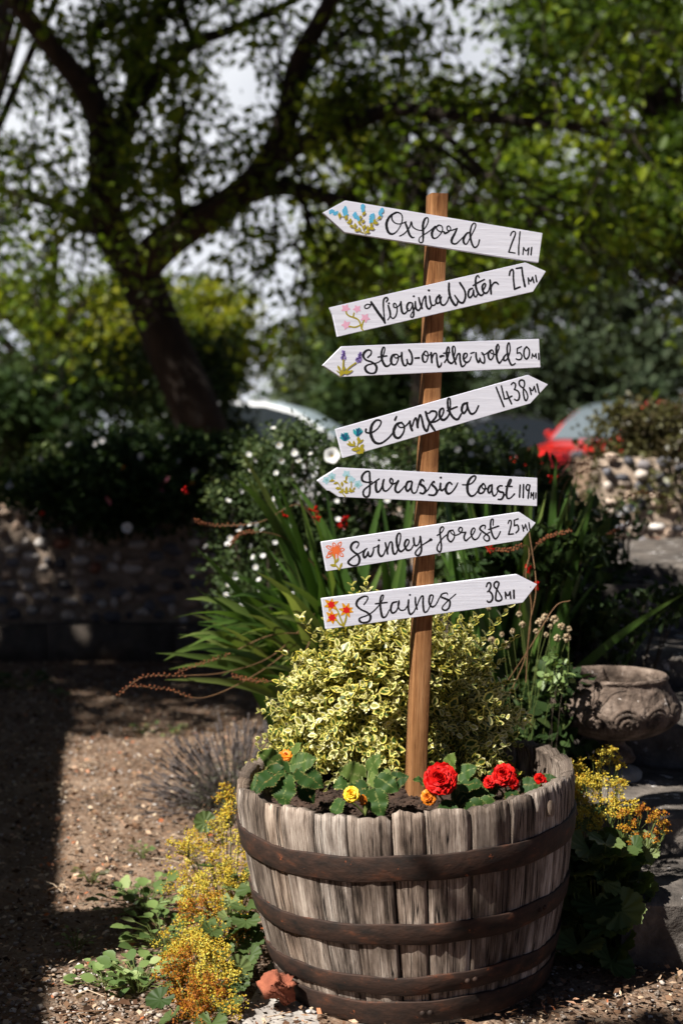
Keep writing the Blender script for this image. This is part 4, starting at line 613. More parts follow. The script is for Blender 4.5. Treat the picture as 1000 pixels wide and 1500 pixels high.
  'n': [[196.2,1011.8,3.0,195.0,987.5,3.3],[203.6,1012.6,3.0,202.9,986.6,3.3],[216.8,1011.6,2.6,211.5,1012.5,2.6,208.9,1005.8,3.0,212.4,1000.8,2.6,216.8,1006.6,2.3,217.3,1011.6,2.3,215.1,999.1,3.0,213.4,984.9,3.0],[219.2,985.7,2.3,219.9,996.5,2.3],[219.9,996.5,2.3,222.7,989.8,2.3,225.2,996.5,2.3],[225.2,996.5,2.5,225.3,983.1,2.5],[230.1,995.6,2.6,229.8,985.2,2.6]],
  'c': [[-205.9,1024.1,3.5,-202.6,1023.0,5.8,-199.3,1022.0,1.7],[-206.7,1023.5,3.5,-206.6,1020.1,5.8,-206.6,1016.7,1.7],[-207.5,1024.0,3.5,-210.7,1023.0,5.8,-214.0,1021.9,1.7],[-207.2,1024.9,3.5,-209.2,1027.6,5.8,-211.3,1030.4,1.7],[-206.2,1025.0,3.5,-204.3,1027.7,5.8,-202.2,1030.4,1.7],[-194.6,1031.8,3.3,-192.3,1029.4,5.4,-190.1,1027.1,1.6],[-195.5,1031.6,3.3,-196.9,1028.9,5.4,-198.5,1026.1,1.6],[-195.8,1032.4,3.3,-199.0,1033.0,5.4,-202.2,1033.6,1.6],[-195.2,1033.0,3.3,-195.7,1036.2,5.4,-196.1,1039.3,1.6],[-194.4,1032.6,3.3,-191.5,1034.0,5.4,-188.6,1035.4,1.6],[-165.3,1035.6,3.5,-162.0,1034.3,5.8,-158.8,1032.9,1.7],[-166.1,1035.2,3.5,-166.4,1031.7,5.8,-166.7,1028.3,1.7],[-166.8,1035.7,3.5,-170.2,1035.0,5.8,-173.6,1034.3,1.7],[-166.4,1036.6,3.5,-168.2,1039.5,5.8,-170.0,1042.5,1.7],[-165.5,1036.5,3.5,-163.2,1039.0,5.8,-161.0,1041.6,1.7],[-155.4,1024.8,3.1,-153.8,1022.3,5.2,-152.0,1019.6,1.5],[-156.3,1024.8,3.1,-158.2,1022.5,5.2,-160.3,1020.1,1.5],[-156.5,1025.7,3.1,-159.4,1026.8,5.2,-162.3,1027.9,1.5],[-155.8,1026.1,3.1,-155.6,1029.2,5.2,-155.4,1032.3,1.5],[-155.1,1025.6,3.1,-152.1,1026.3,5.2,-149.0,1027.1,1.5],[-141.9,1016.1,3.7,-138.2,1015.4,6.2,-134.5,1014.6,1.8],[-142.5,1015.5,3.7,-142.2,1011.9,6.2,-141.7,1008.3,1.8],[-143.4,1015.9,3.7,-146.8,1014.5,6.2,-150.1,1013.0,1.8],[-143.2,1016.9,3.7,-145.8,1019.5,6.2,-148.2,1022.3,1.8],[-142.3,1017.0,3.7,-140.4,1020.2,6.2,-138.6,1023.3,1.8]],
  'g': [[-205.9,1024.7,1.7,-204.8,1024.3,2.9,-203.6,1024.0,0.9],[-206.3,1024.5,1.7,-206.7,1023.4,2.9,-207.0,1022.2,0.9],[-206.5,1024.9,1.7,-207.6,1025.3,2.9,-208.8,1025.6,0.9],[-206.1,1025.1,1.7,-205.7,1026.2,2.9,-205.4,1027.3,0.9],[-194.8,1029.8,1.9,-193.5,1029.4,3.3,-192.3,1029.0,1.0],[-195.2,1029.6,1.9,-195.6,1028.4,3.3,-196.0,1027.2,1.0],[-195.4,1030.0,1.9,-196.6,1030.4,3.3,-197.9,1030.8,1.0],[-195.0,1030.2,1.9,-194.6,1031.4,3.3,-194.2,1032.7,1.0],[-164.8,1033.0,1.7,-163.7,1032.7,2.9,-162.6,1032.3,0.9],[-165.1,1032.9,1.7,-165.4,1031.7,2.9,-165.8,1030.7,0.9],[-165.2,1033.2,1.7,-166.4,1033.5,2.9,-167.5,1033.8,0.9],[-164.9,1033.3,1.7,-164.6,1034.4,2.9,-164.3,1035.4,0.9],[-143.3,1014.8,2.3,-141.8,1014.3,3.8,-140.3,1013.8,1.2],[-143.7,1014.6,2.3,-144.2,1013.1,3.8,-144.7,1011.6,1.2],[-143.9,1015.0,2.3,-145.5,1015.5,3.8,-146.9,1015.9,1.2],[-143.5,1015.2,2.3,-143.0,1016.7,3.8,-142.5,1018.1,1.2]],
  'o': [[-186.4,1020.9,1.5,-181.5,1016.1,1.5,-177.7,1008.5,1.7,-175.2,999.9,1.7,-168.4,991.8,1.7],[-170.9,1001.8,1.3,-160.2,1002.6,1.3,-150.4,1002.1,1.3],[-156.3,1021.6,1.5,-156.3,1010.2,1.5],[-200.9,1022.8,0.9,-196.6,1023.0,2.5,-190.2,1023.3,0.8],[-196.1,1025.7,1.0,-194.3,1024.5,2.9,-191.7,1022.8,0.9],[-191.7,1017.6,1.2,-188.4,1018.5,3.5,-183.5,1019.9,1.1],[-187.3,1008.5,1.7,-183.9,1008.3,5.0,-178.6,1008.0,1.5],[-175.2,1020.8,1.6,-175.2,1017.2,4.6,-175.2,1011.8,1.3],[-165.5,1033.1,1.0,-166.5,1028.9,2.9,-167.9,1022.6,0.9],[-171.8,1022.7,1.4,-168.7,1021.3,4.0,-164.1,1019.3,1.2],[-181.5,1000.9,1.2,-178.4,1000.9,3.5,-173.8,1000.8,1.1],[-173.3,1007.5,1.2,-173.5,1004.4,3.3,-173.8,999.9,1.0],[-166.0,1010.7,1.5,-166.4,1005.8,4.4,-167.0,998.4,1.3],[-158.7,1009.3,1.5,-158.3,1005.5,4.4,-157.7,999.8,1.3],[-149.0,1009.7,1.0,-150.9,1007.4,2.7,-153.8,1004.0,0.8],[-161.1,1002.6,1.2,-156.9,1002.4,3.5,-150.4,1002.1,1.1],[-169.9,999.9,1.3,-167.2,999.8,3.8,-163.1,999.8,1.2]],
},
'Swinley': {
  'poly': [[-217.0,901.7],[195.2,956.8],[230.6,934.1],[200.7,898.8],[-206.0,843.0]],
  'k': [[-145.2,888.6,2.3,-141.3,895.2,2.3,-142.3,900.0,2.7,-148.2,901.0,3.5,-155.0,896.4,4.2,-156.9,887.8,4.2,-150.1,880.0,3.5,-143.3,875.2,4.2,-139.3,866.5,4.2,-142.3,856.0,3.5,-152.0,853.3,3.1,-160.8,857.3,3.8,-161.8,862.1,3.8,-154.0,869.6,2.7,-143.3,876.1,2.3,-134.5,880.7,2.3,-124.3,887.3,2.3],[-127.6,885.4,3.1,-131.5,876.9,3.8,-129.6,869.2,3.8,-124.7,872.9,3.1,-121.7,880.5,2.7],[-121.7,879.6,3.1,-119.8,871.9,3.1,-114.9,872.7,3.5,-110.9,882.3,2.7,-110.5,888.4,2.3,-105.1,890.2,1.9,-100.1,893.6,1.9],[-100.2,903.6,3.3,-99.0,903.5,3.5],[-100.1,893.6,3.5,-100.7,880.2,3.8,-96.2,871.5,3.8,-90.3,874.2,2.7,-85.8,884.7,1.9],[-86.4,898.2,3.1,-84.4,889.5,3.5,-81.8,876.0,3.5],[-82.4,881.8,2.3,-77.5,898.0,2.7,-72.6,898.0,3.1,-71.6,885.5,3.8,-68.6,875.8,3.8,-62.6,879.5,2.7,-55.8,902.5,2.3,-55.4,915.0,2.5,-59.8,916.0,3.1,-63.3,906.5,3.8,-61.7,891.1,4.2,-55.7,880.4,3.8,-47.8,884.1,2.7,-38.9,895.5,2.5,-37.9,902.2,2.5,-42.9,903.3,3.5,-46.8,893.7,3.8,-41.9,883.0,3.8,-33.9,883.9,2.7,-27.6,893.4,1.9],[-28.0,906.9,3.5,-27.0,897.3,3.5,-24.0,891.4,3.1,-18.0,894.2,2.3,-14.5,905.7,2.3],[-14.1,909.6,3.5,-12.1,894.1,3.5,-12.0,880.6,3.5,-17.0,872.0,3.5,-23.0,873.1,3.1,-23.6,878.9,2.7,-14.1,889.3,1.9,-4.1,895.9,2.3,5.8,901.6,3.1],[7.0,902.9,5.0,8.6,903.1,5.0],[21.2,911.3,2.2,30.4,917.8,2.0,34.9,925.5,2.0,31.5,928.8,2.4,26.9,922.3,2.9,28.1,905.7,3.1,30.0,887.9,2.9,27.1,878.0,2.9,21.3,882.5,2.9,22.5,891.4,2.2,31.6,904.5,2.0,41.8,913.2,2.0],[54.4,921.9,2.2,45.3,918.7,3.1,43.0,905.4,3.3,49.9,898.2,3.1,56.8,906.3,2.2,56.8,916.3,2.2,52.1,921.9,2.2,49.2,917.5,2.0,57.9,911.4,2.2,69.4,915.0,2.0,74.0,923.8,2.2,69.4,927.2,2.4,65.9,921.7,2.6,70.5,917.2,2.2,80.9,917.1,2.2],[80.9,917.1,3.1,77.5,907.1,3.1,81.0,900.0,3.1,87.9,904.8,2.0,95.9,912.4,2.0,100.5,921.3,2.2,98.2,925.7,2.2,93.6,921.3,2.9,92.5,912.5,3.1,98.3,902.4,3.1,106.4,904.5,2.2,113.3,915.5,2.0],[121.4,924.3,2.0,122.5,929.9,2.2,115.5,929.9,2.9,110.9,923.3,3.3,120.2,915.4,3.1,129.6,908.6,3.1,130.8,900.8,3.1,125.0,898.7,2.6,119.1,904.3,2.2,121.4,909.8,2.0,131.8,916.4,2.0],[138.7,930.8,2.0,139.1,942.3,2.4,134.5,940.8,2.9,133.6,926.4,3.3,137.7,910.7,3.5,143.6,902.8,3.1,149.3,907.2,2.2,154.6,917.6,2.2],[129.5,922.0,2.4,150.8,928.8,2.6]],
  'n': [[170.9,933.7,2.2,173.2,939.2,2.4,177.1,939.2,2.6,177.2,930.3,2.6,172.0,911.3,2.9],[172.0,911.3,2.6,182.5,912.3,2.6],[184.2,940.2,2.2,192.3,943.0,2.6],[184.2,940.2,2.6,184.2,929.1,2.6],[184.2,929.1,2.6,191.2,930.1,2.9,193.6,921.1,2.9,187.8,914.0,2.6],[204.2,917.6,2.2,201.3,930.0,2.2],[201.3,930.0,2.2,205.4,923.2,2.2,208.4,931.7,2.2],[208.4,931.7,2.2,212.4,919.1,2.2],[215.4,934.7,2.6,217.8,920.8,2.6]],
  'r': [[-186.8,884.9,1.8,-198.6,893.0,1.5,-206.8,893.0,1.5,-201.0,887.2,1.5,-186.8,884.9,1.8],[-186.8,884.9,2.5,-199.8,890.2,1.2],[-186.8,884.9,1.8,-187.6,895.6,1.5,-192.6,899.7,1.5,-193.6,893.4,1.5,-186.8,884.9,1.8],[-186.8,884.9,2.5,-190.6,894.5,1.2],[-186.8,884.9,1.8,-177.8,893.8,1.5,-177.2,901.1,1.5,-183.3,897.0,1.5,-186.8,884.9,1.8],[-186.8,884.9,2.5,-180.6,895.4,1.2],[-186.8,884.9,1.8,-175.9,882.7,1.5,-170.6,886.3,1.5,-176.6,888.9,1.5,-186.8,884.9,1.8],[-186.8,884.9,2.5,-176.2,885.8,1.2],[-186.8,884.9,1.8,-179.7,874.5,1.5,-172.7,872.4,1.5,-175.5,879.1,1.5,-186.8,884.9,1.8],[-186.8,884.9,2.5,-177.7,876.7,1.2],[-186.8,884.9,1.8,-201.7,878.0,1.5,-206.8,870.5,1.5,-197.9,873.1,1.5,-186.8,884.9,1.8],[-186.8,884.9,2.5,-199.8,875.6,1.2],[-186.8,884.9,1.8,-198.8,883.7,1.5,-203.4,878.6,1.5,-196.5,877.9,1.5,-186.8,884.9,1.8],[-186.8,884.9,2.5,-197.6,880.8,1.2],[-186.8,886.5,9.1,-186.8,882.4,8.2],[-191.0,879.2,4.9,-189.3,864.5,2.0],[-184.3,878.3,2.5,-183.9,867.7,1.6]],
  'o': [[-189.3,865.3,2.8,-189.3,856.3,2.8],[-194.3,876.0,2.0,-189.3,865.3,2.3],[-186.8,853.8,2.3,-181.0,846.3,2.8],[-198.5,855.7,1.7,-193.5,854.8,4.9,-186.0,853.4,1.5],[-175.2,858.9,1.3,-177.2,854.1,3.8,-180.2,846.7,1.2],[-182.7,868.5,1.5,-184.3,865.2,4.1,-186.8,860.4,1.2]],
},
'Staines': {
  'poly': [[-216.4,788.7],[191.6,828.9],[234.5,807.6],[203.8,770.3],[-207.4,727.0]],
  'k': [[-130.2,774.7,2.2,-123.5,783.8,2.2,-123.0,790.4,2.4,-131.3,791.0,3.1,-142.5,784.2,4.0,-145.4,774.4,4.0,-136.9,765.4,3.1,-123.4,758.5,3.5,-116.7,750.6,4.4,-120.0,740.8,3.5,-132.4,738.3,3.1,-139.1,742.4,4.0,-138.0,747.9,2.6,-123.4,753.0,2.2,-109.9,761.5,2.2,-98.7,773.3,2.0,-92.0,784.1,2.0,-90.2,792.2,2.4,-94.7,790.8,3.1,-96.9,778.7,3.7,-95.3,761.1,4.0,-91.9,748.9,4.0,-85.1,749.8,2.6,-77.9,762.8,2.0],[-106.6,775.7,2.6,-82.5,777.9,2.6],[-62.6,779.0,2.6,-71.6,775.9,3.5,-75.0,763.9,3.7,-71.6,756.5,3.5,-63.7,760.3,2.6,-58.0,773.4,2.2,-58.0,781.1,2.4,-59.8,771.2,2.6,-55.7,762.3,2.6,-46.7,762.0,2.2,-39.9,770.7,2.0],[-35.8,792.1,3.1,-34.9,792.1,3.3],[-38.1,781.7,3.3,-38.7,766.3,3.7,-35.3,753.3,3.5,-28.5,756.1,2.4,-22.8,765.9,2.0],[-24.0,786.9,2.6,-23.5,774.7,3.3,-20.5,762.5,3.1],[-20.5,770.2,2.2,-13.7,785.6,2.4,-8.0,788.8,2.9,-8.0,774.4,3.5,-5.7,757.7,3.5,0.1,757.5,2.4,5.7,766.3,2.0,11.4,780.6,2.2,13.0,789.4,2.4,6.8,789.5,3.1,4.6,776.3,3.5,10.3,766.8,3.3,18.3,770.4,2.2,26.3,784.6,2.0,30.4,790.1,2.0],[43.5,790.9,1.8,41.2,794.3,2.2,32.0,792.3,2.6,29.7,786.8,3.1,40.1,782.1,3.5,48.1,777.4,3.5,47.0,765.2,3.3,40.2,759.2,3.1,33.3,761.1,3.1,33.2,766.7,2.0,42.4,776.5,2.0,60.7,791.6,1.8]],
  'n': [[125.4,805.1,2.7,128.2,812.0,3.0,133.3,812.6,3.3,134.8,805.6,3.3,131.2,797.3,3.0,127.6,794.5,2.2],[131.2,796.6,3.0,137.1,790.1,3.6,139.0,781.7,3.6,135.7,774.8,3.6,130.6,773.2,3.3,127.4,775.7,2.7],[148.0,799.0,3.0,142.1,805.4,3.3,142.8,812.4,3.3,147.9,815.1,3.3,152.0,810.8,3.3,148.0,799.0,3.0,145.8,788.5,3.3,145.9,778.0,3.6,151.8,775.1,3.3,157.6,777.8,3.3,157.5,784.1,3.0,148.0,799.0,2.7],[167.1,780.3,3.0,165.8,793.0,3.0],[165.8,793.0,3.0,171.4,785.8,2.7,176.1,793.4,3.0],[176.1,793.4,3.0,177.6,780.1,3.3],[184.1,796.1,3.6,184.6,780.6,3.6]],
  'y': [[-196.8,776.1,4.1,-203.2,781.0,5.9,-208.5,785.0,2.1],[-196.8,776.1,4.1,-195.9,782.2,5.9,-195.2,787.1,2.1],[-196.8,776.1,4.1,-189.5,779.3,5.9,-183.5,781.9,2.1],[-196.8,776.1,4.1,-190.4,770.3,5.9,-185.2,765.6,2.1],[-196.8,776.1,4.1,-199.2,769.2,5.9,-201.0,763.5,2.1],[-196.8,776.1,4.1,-203.9,774.2,5.9,-209.7,772.7,2.1],[-166.0,764.3,4.0,-170.3,771.8,5.6,-173.9,778.0,2.0],[-166.0,764.3,4.0,-163.4,771.4,5.6,-161.4,777.3,2.0],[-166.0,764.3,4.0,-159.5,766.6,5.6,-154.2,768.5,2.0],[-166.0,764.3,4.0,-159.1,762.3,5.6,-153.4,760.6,2.0],[-166.0,764.3,4.0,-162.8,756.9,5.6,-160.1,750.9,2.0],[-166.0,764.3,4.0,-172.0,759.0,5.6,-176.8,754.7,2.0],[-166.0,764.3,4.0,-174.0,765.6,5.6,-180.6,766.7,2.0],[-195.2,750.2,4.1,-200.9,755.8,5.9,-205.6,760.3,2.1],[-195.2,750.2,4.1,-195.8,757.5,5.9,-196.4,763.4,2.1],[-195.2,750.2,4.1,-189.2,754.2,5.9,-184.3,757.3,2.1],[-195.2,750.2,4.1,-189.7,747.0,5.9,-185.2,744.2,2.1],[-195.2,750.2,4.1,-194.3,743.9,5.9,-193.5,738.7,2.1],[-195.2,750.2,4.1,-200.4,746.3,5.9,-204.8,743.1,2.1]],
  'd': [[-196.1,775.8,3.0,-192.9,774.8,4.9,-189.7,773.7,1.5],[-196.7,775.4,3.0,-195.9,772.2,4.9,-195.2,768.9,1.5],[-197.4,775.6,3.0,-199.8,773.4,4.9,-202.3,771.2,1.5],[-197.6,776.4,3.0,-200.8,777.4,4.9,-204.0,778.5,1.5],[-197.0,776.9,3.0,-197.8,780.1,4.9,-198.5,783.4,1.5],[-196.3,776.6,3.0,-193.8,778.8,4.9,-191.3,781.0,1.5],[-165.3,763.8,3.0,-162.4,761.8,4.9,-159.6,759.8,1.5],[-166.0,763.5,3.0,-166.3,760.2,4.9,-166.5,756.7,1.5],[-166.6,763.9,3.0,-169.8,762.5,4.9,-172.9,761.1,1.5],[-166.6,764.7,3.0,-169.5,766.7,4.9,-172.3,768.7,1.5],[-165.9,765.0,3.0,-165.6,768.4,4.9,-165.4,771.8,1.5],[-165.3,764.6,3.0,-162.1,766.0,4.9,-159.0,767.4,1.5],[-194.4,750.1,3.0,-191.1,749.7,4.9,-187.7,749.3,1.5],[-194.9,749.6,3.0,-193.5,746.5,4.9,-192.1,743.4,1.5],[-195.6,749.7,3.0,-197.6,747.0,4.9,-199.6,744.4,1.5],[-195.9,750.3,3.0,-199.3,750.7,4.9,-202.7,751.2,1.5],[-195.5,750.9,3.0,-196.9,754.0,4.9,-198.3,757.0,1.5],[-194.8,750.8,3.0,-192.8,753.4,4.9,-190.8,756.1,1.5]],
  'o': [[-186.8,767.2,2.5,-183.5,762.2,2.3,-179.3,750.6,2.5,-173.5,736.5,2.8],[-166.0,757.7,1.6,-167.6,746.2,3.0,-171.0,736.4,3.0],[-186.8,745.1,2.1,-179.3,736.7,2.8,-171.0,733.1,2.8]],
},
}

M['post'] = wood_mat('sawn softwood', (.13, .05, .018, 1), (.29, .135, .052, 1), (.42, .22, .10, 1), (230, 4.5))
def paint_white():
    m, nt, b = new_mat('white painted board')
    g = noise(nt, 1, 6, 'Object', (7, 40, 130), .7)
    c = ramp(nt, [(.3, (.58, .59, .67, 1)), (.55, (.65, .66, .745, 1)), (.75, (.70, .71, .785, 1))], g)
    c = mixc(nt, c, (.5, .44, .38, 1), ramp(nt, [(.74, (0, 0, 0, 1)), (.82, (.5, .5, .5, 1))], noise(nt, 1, 7, 'Object', (20, 60, 90), .75)))
    nt.links.new(c, b.inputs['Base Color']); b.inputs['Roughness'].default_value = .55; b.inputs['Specular IOR Level'].default_value = .35
    bump(nt, b, g, .35, .002)
    return m
M['white_board'] = paint_white()
PAINT = {'k': plain('black lettering paint', (.008, .008, .010, 1), .45, .4), 'o': plain('olive paint', (.36, .30, .02, 1), .6, .3), 'b': plain('sky blue paint', (.10, .42, .66, 1), .6, .3),
         'p': plain('pink paint', (.72, .38, .52, 1), .6, .3), 'v': plain('violet paint', (.25, .18, .48, 1), .6, .3), 'w': plain('deep violet paint', (.06, .035, .16, 1), .6, .3),
         't': plain('teal paint', (.02, .33, .38, 1), .6, .3), 'u': plain('deep teal paint', (.01, .06, .16, 1), .6, .3), 'c': plain('pale blue paint', (.36, .58, .66, 1), .6, .3),
         'g': plain('sea green paint', (.22, .45, .45, 1), .6, .3), 'r': plain('orange red paint', (.75, .15, .04, 1), .6, .3), 'y': plain('amber paint', (.72, .32, .01, 1), .6, .3),
         'd': plain('scarlet paint', (.66, .01, .012, 1), .6, .3)}
def stroke(mb, st, y, mat, cnt):
    a = np.array(st).reshape(-1, 3) / 1000
    n = 7 if len(a) > 2 else 3
    q = catmull(a, n); p, w = q[:, :2], np.maximum(q[:, 2] * 1.15 + .0002, .0004) / 2
    tn = np.gradient(p, axis=0); tn /= np.linalg.norm(tn, axis=1)[:, None] + 1e-9
    nn = np.stack([-tn[:, 1], tn[:, 0]], -1)
    w = w * (1 + .07 * np.sin(np.arange(len(w)) * 1.9 + a[0, 0] * 900))
    Lf, Rt = p + nn * w[:, None], p - nn * w[:, None]
    V, F = [], []
    for i in range(len(p) - 1):
        yy = y - 2e-6 * cnt[0]
        b = len(V); V += [(Lf[i][0], yy, Lf[i][1]), (Rt[i][0], yy, Rt[i][1]), (Rt[i + 1][0], yy, Rt[i + 1][1]), (Lf[i + 1][0], yy, Lf[i + 1][1])]; F.append((b, b + 1, b + 2, b + 3))
    mb.add(V, F, mat); cnt[0] += 1
    for i in (0, len(p) - 1):
        yy = y - 2e-6 * cnt[0]; cnt[0] += 1
        ring = [(p[i][0] + w[i] * math.cos(t), yy, p[i][1] + w[i] * math.sin(t)) for t in np.arange(10) * math.pi / 5]
        mb.add(ring + [(p[i][0], yy, p[i][1])], [((k + 1) % 10, k, 10) for k in range(10)], mat)
post_root = thing('signpost', 'tall wooden signpost with seven white arrow boards rising out of the barrel', 'signpost', (.1722, 2.86, .37), R(12))
OFF = np.array([0, 0, -.37])
ub, ut = np.array([-.0178, 0, .28]), np.array([.0279, 0, 1.598]); ub = ub + (ub - ut) * 0.0
pm = MB(); hwid = .0176; ln = []
ks = np.linspace(0, 1, 40)
prof = [(-1, -1), (-.9, -1.06), (.9, -1.06), (1, -1), (1, 1), (-1, 1)]
V = []; UVv = []; per = [0, .003, .034, .037, .079, .116]
for t in ks:
    c = ub + (ut - ub) * t + OFF
    for (a, b_), pu in zip(prof, per):
        V.append((c[0] + a * hwid, .0105 + .021 + b_ * .0195, c[2])); UVv.append((pu, t * 1.3))
i = np.arange(39)[:, None] * 6; j = np.arange(6)[None]; k = (j + 1) % 6
pm.add(V, np.stack([i + j, i + k, i + 6 + k, i + 6 + j], -1).reshape(-1, 4), 0, .6, uv=UVv)
tp = len(V) - 6
pm.add([V[tp + q] for q in range(6)], [(0, 1, 2, 3, 4, 5)], 0, .4, uv=[UVv[tp + q] for q in range(6)])
pm.build('post', M['post'], post_root)
NAIL = (.2201, .8023)
TXT = {'Oxford': 'white board pointing left lettered Oxford 21 MI with blue lupins', 'Virginia': 'white board pointing right lettered Virginia Water 27 MI with pink stars',
       'Stow': 'white board pointing left lettered Stow-on-the-wold 50 MI with lavender sprigs', 'Competa': 'white board pointing right lettered Cómpeta 1438 MI with teal thistles',
       'Jurassic': 'white board pointing left lettered Jurassic Coast 119 MI with pale blue flowers', 'Swinley': 'white board pointing right lettered Swinley Forest 25 MI with one orange lily',
       'Staines': 'white board pointing right lettered Staines 38 MI with three amber flowers'}
for bname, data in SIGNS.items():
    poly = np.array(data['poly']) / 1000
    bm = bmesh.new()
    vs_ = [bm.verts.new((u, .0105, v - .37)) for u, v in poly]
    f = bm.faces.new(vs_)
    ext = bmesh.ops.extrude_face_region(bm, geom=[f])
    for g in ext['geom']:
        if isinstance(g, bmesh.types.BMVert): g.co.y = 0.0
    bmesh.ops.recalc_face_normals(bm, faces=bm.faces[:])
    bmesh.ops.bevel(bm, geom=bm.edges[:], offset=.0007, segments=2, affect='EDGES')
    bmesh.ops.triangulate(bm, faces=[f for f in bm.faces if len(f.verts) > 4])
    me = bpy.data.meshes.new('sign_board'); bm.to_mesh(me); bm.free()
    me.materials.append(M['white_board'])
    bo = bpy.data.objects.new('sign_board', me); COL.objects.link(bo); bo.parent = post_root; bo['label'] = TXT[bname]
    cnt = [0]; lm = MB()
    for st in data['k']:
        sh = [v if i % 3 != 1 else v - 370 for i, v in enumerate(st)]
        stroke(lm, sh, -.00015, 0, cnt)
    lm.build('place_name', PAINT['k'], bo)
    lm = MB(); cnt = [0]
    for st in data['n']: stroke(lm, [v if i % 3 != 1 else v - 370 for i, v in enumerate(st)], -.00015, 0, cnt)
    lm.build('distance', PAINT['k'], bo)
    if bname == 'Staines':
        nb_ = MB(); blobs(nb_, [(NAIL[0], .0002, NAIL[1] - .37)], (.0012, .0006, .0012), sub=2, jitter=0); nb_.build('nail', M['hoop'], bo)
    fm = MB(); mats = []; cnt = [0]
    for key in data:
        if key in ('poly', 'k', 'n'): continue
        mats.append(PAINT[key])
        for st in data[key]:
            sh = [v if i % 3 != 1 else v - 370 for i, v in enumerate(st)]
            stroke(fm, sh, -.00015, len(mats) - 1, cnt)
    fm.build('painted_flowers', mats, bo)

# ------------------------------------------------------------------ variegated bush in the barrel
bush = thing('variegated_shrub', 'bushy variegated shrub with cream and yellow edged leaves in the barrel', 'shrub', (.115, 3.10, SOILZ - .01))
lv, sv = MB(), MB()
def shoots(n, length_scale, lsize):
    pos, dd, nn, sz, tt = [], [], [], [], []
    for q in range(n):
        u = rvec(1)[0]; u[2] = abs(u[2]) * 1.0 - .12
        if u[1] > .35 and rng.random() < .5: u[1] *= -1
        rad = np.array([.275, .185, .335]) * (rng.uniform(.80, 1.02)) * length_scale
        base = np.array([u[0] * .08, u[1] * .06, .06 + .10 * rng.random()])
        tip = np.array([0, 0, .045]) + norm(u) * rad
        tip[2] = max(tip[2], .015); tip += rng.normal(size=3) * .016
        if tip[1] < -.155 and abs(tip[0] - .075) < .06: tip[1] = -.15
        midp = (base + tip) / 2 + np.array([0, 0, .035])
        t = np.linspace(0, 1, 12)[:, None]
        path = (1 - t) ** 2 * base + 2 * t * (1 - t) * midp + t * t * tip
        sv.tube(path[4:], np.linspace(.0016, .0007, 8), 4, 0, cap=False)
        tan = norm(np.gradient(path, axis=0)); L = np.linalg.norm(tip - base); nodes = np.arange(1, .42, -.0135 / max(L, .1))
        ph = rng.random() * 6.28; sht = rng.random()
        for m_, tv in enumerate(nodes):
            ii = tv * 11; i0 = min(int(ii), 10); p = path[i0] + (path[i0 + 1] - path[i0]) * (ii - i0); ta = tan[i0]
            s1 = norm(np.cross(ta, [.2, .1, 1])); s2 = np.cross(ta, s1)
            for sgn in (1, -1):
                a = ph + m_ * 1.57 + (0 if sgn > 0 else 3.14) + rng.normal() * .25
                out = s1 * math.cos(a) + s2 * math.sin(a)
                dv = norm(ta * (1.3 if m_ < 2 else .45) + out + np.array([0, 0, .1]) + rng.normal(size=3) * .2)
                nv = norm(ta * 1.0 - out * .4 + u * .5 + np.array([0, -.1, .55]) + rng.normal(size=3) * .3)
                pos.append(p); dd.append(dv); nn.append(nv); sz.append(lsize * (rng.uniform(.4, .85) if m_ < 2 else rng.uniform(.65, 1.35))); tt.append(np.clip(.5 * sht + .5 * rng.random() + (.15 if m_ < 2 else -.05), 0, 1))
    scatter(lv, VAR[0], VAR[1], pos, np.array(dd), np.array(nn), np.array(sz), np.array(tt), VAR[2])
shoots(900, 1.04, .0225)
for (x, y) in ((515, 858), (535, 850), (560, 872), (440, 905), (445, 960), (410, 1000), (490, 895), (745, 890), (752, 935), (745, 1000), (700, 905), (585, 870), (660, 890)):     # long whips above the dome
    tip = P(x, y, 3.08) - np.array(bush.location); base = np.array([tip[0] * .35, 0, .1]); t = np.linspace(0, 1, 12)[:, None]
    path = base * (1 - t) + tip * t + np.array([0, 0, .03]) * np.sin(t * 3.14); sv.tube(path, np.linspace(.0018, .0008, 12), 4, 0, cap=False)
    pos, dd, nn = [], [], []
    for m_, tv in enumerate(np.arange(1, .5, -.05)):
        p = base * (1 - tv) + tip * tv + np.array([0, 0, .03]) * math.sin(tv * 3.14); ta = norm(tip - base)
        for sgn in (1, -1):
            a = m_ * 1.57 + (0 if sgn > 0 else 3.14); out = np.array([math.cos(a), math.sin(a), 0]); pos.append(p); dd.append(ta * .9 + out); nn.append(ta - out * .5 + np.array([0, -.4, .3]))
    scatter(lv, VAR[0], VAR[1], pos, np.array(dd), np.array(nn), rng.uniform(.012, .021, len(pos)), rng.random(len(pos)), VAR[2])
lv.build('foliage', M['leaf_varieg'], bush); sv.build('stems', M['stem'], bush)

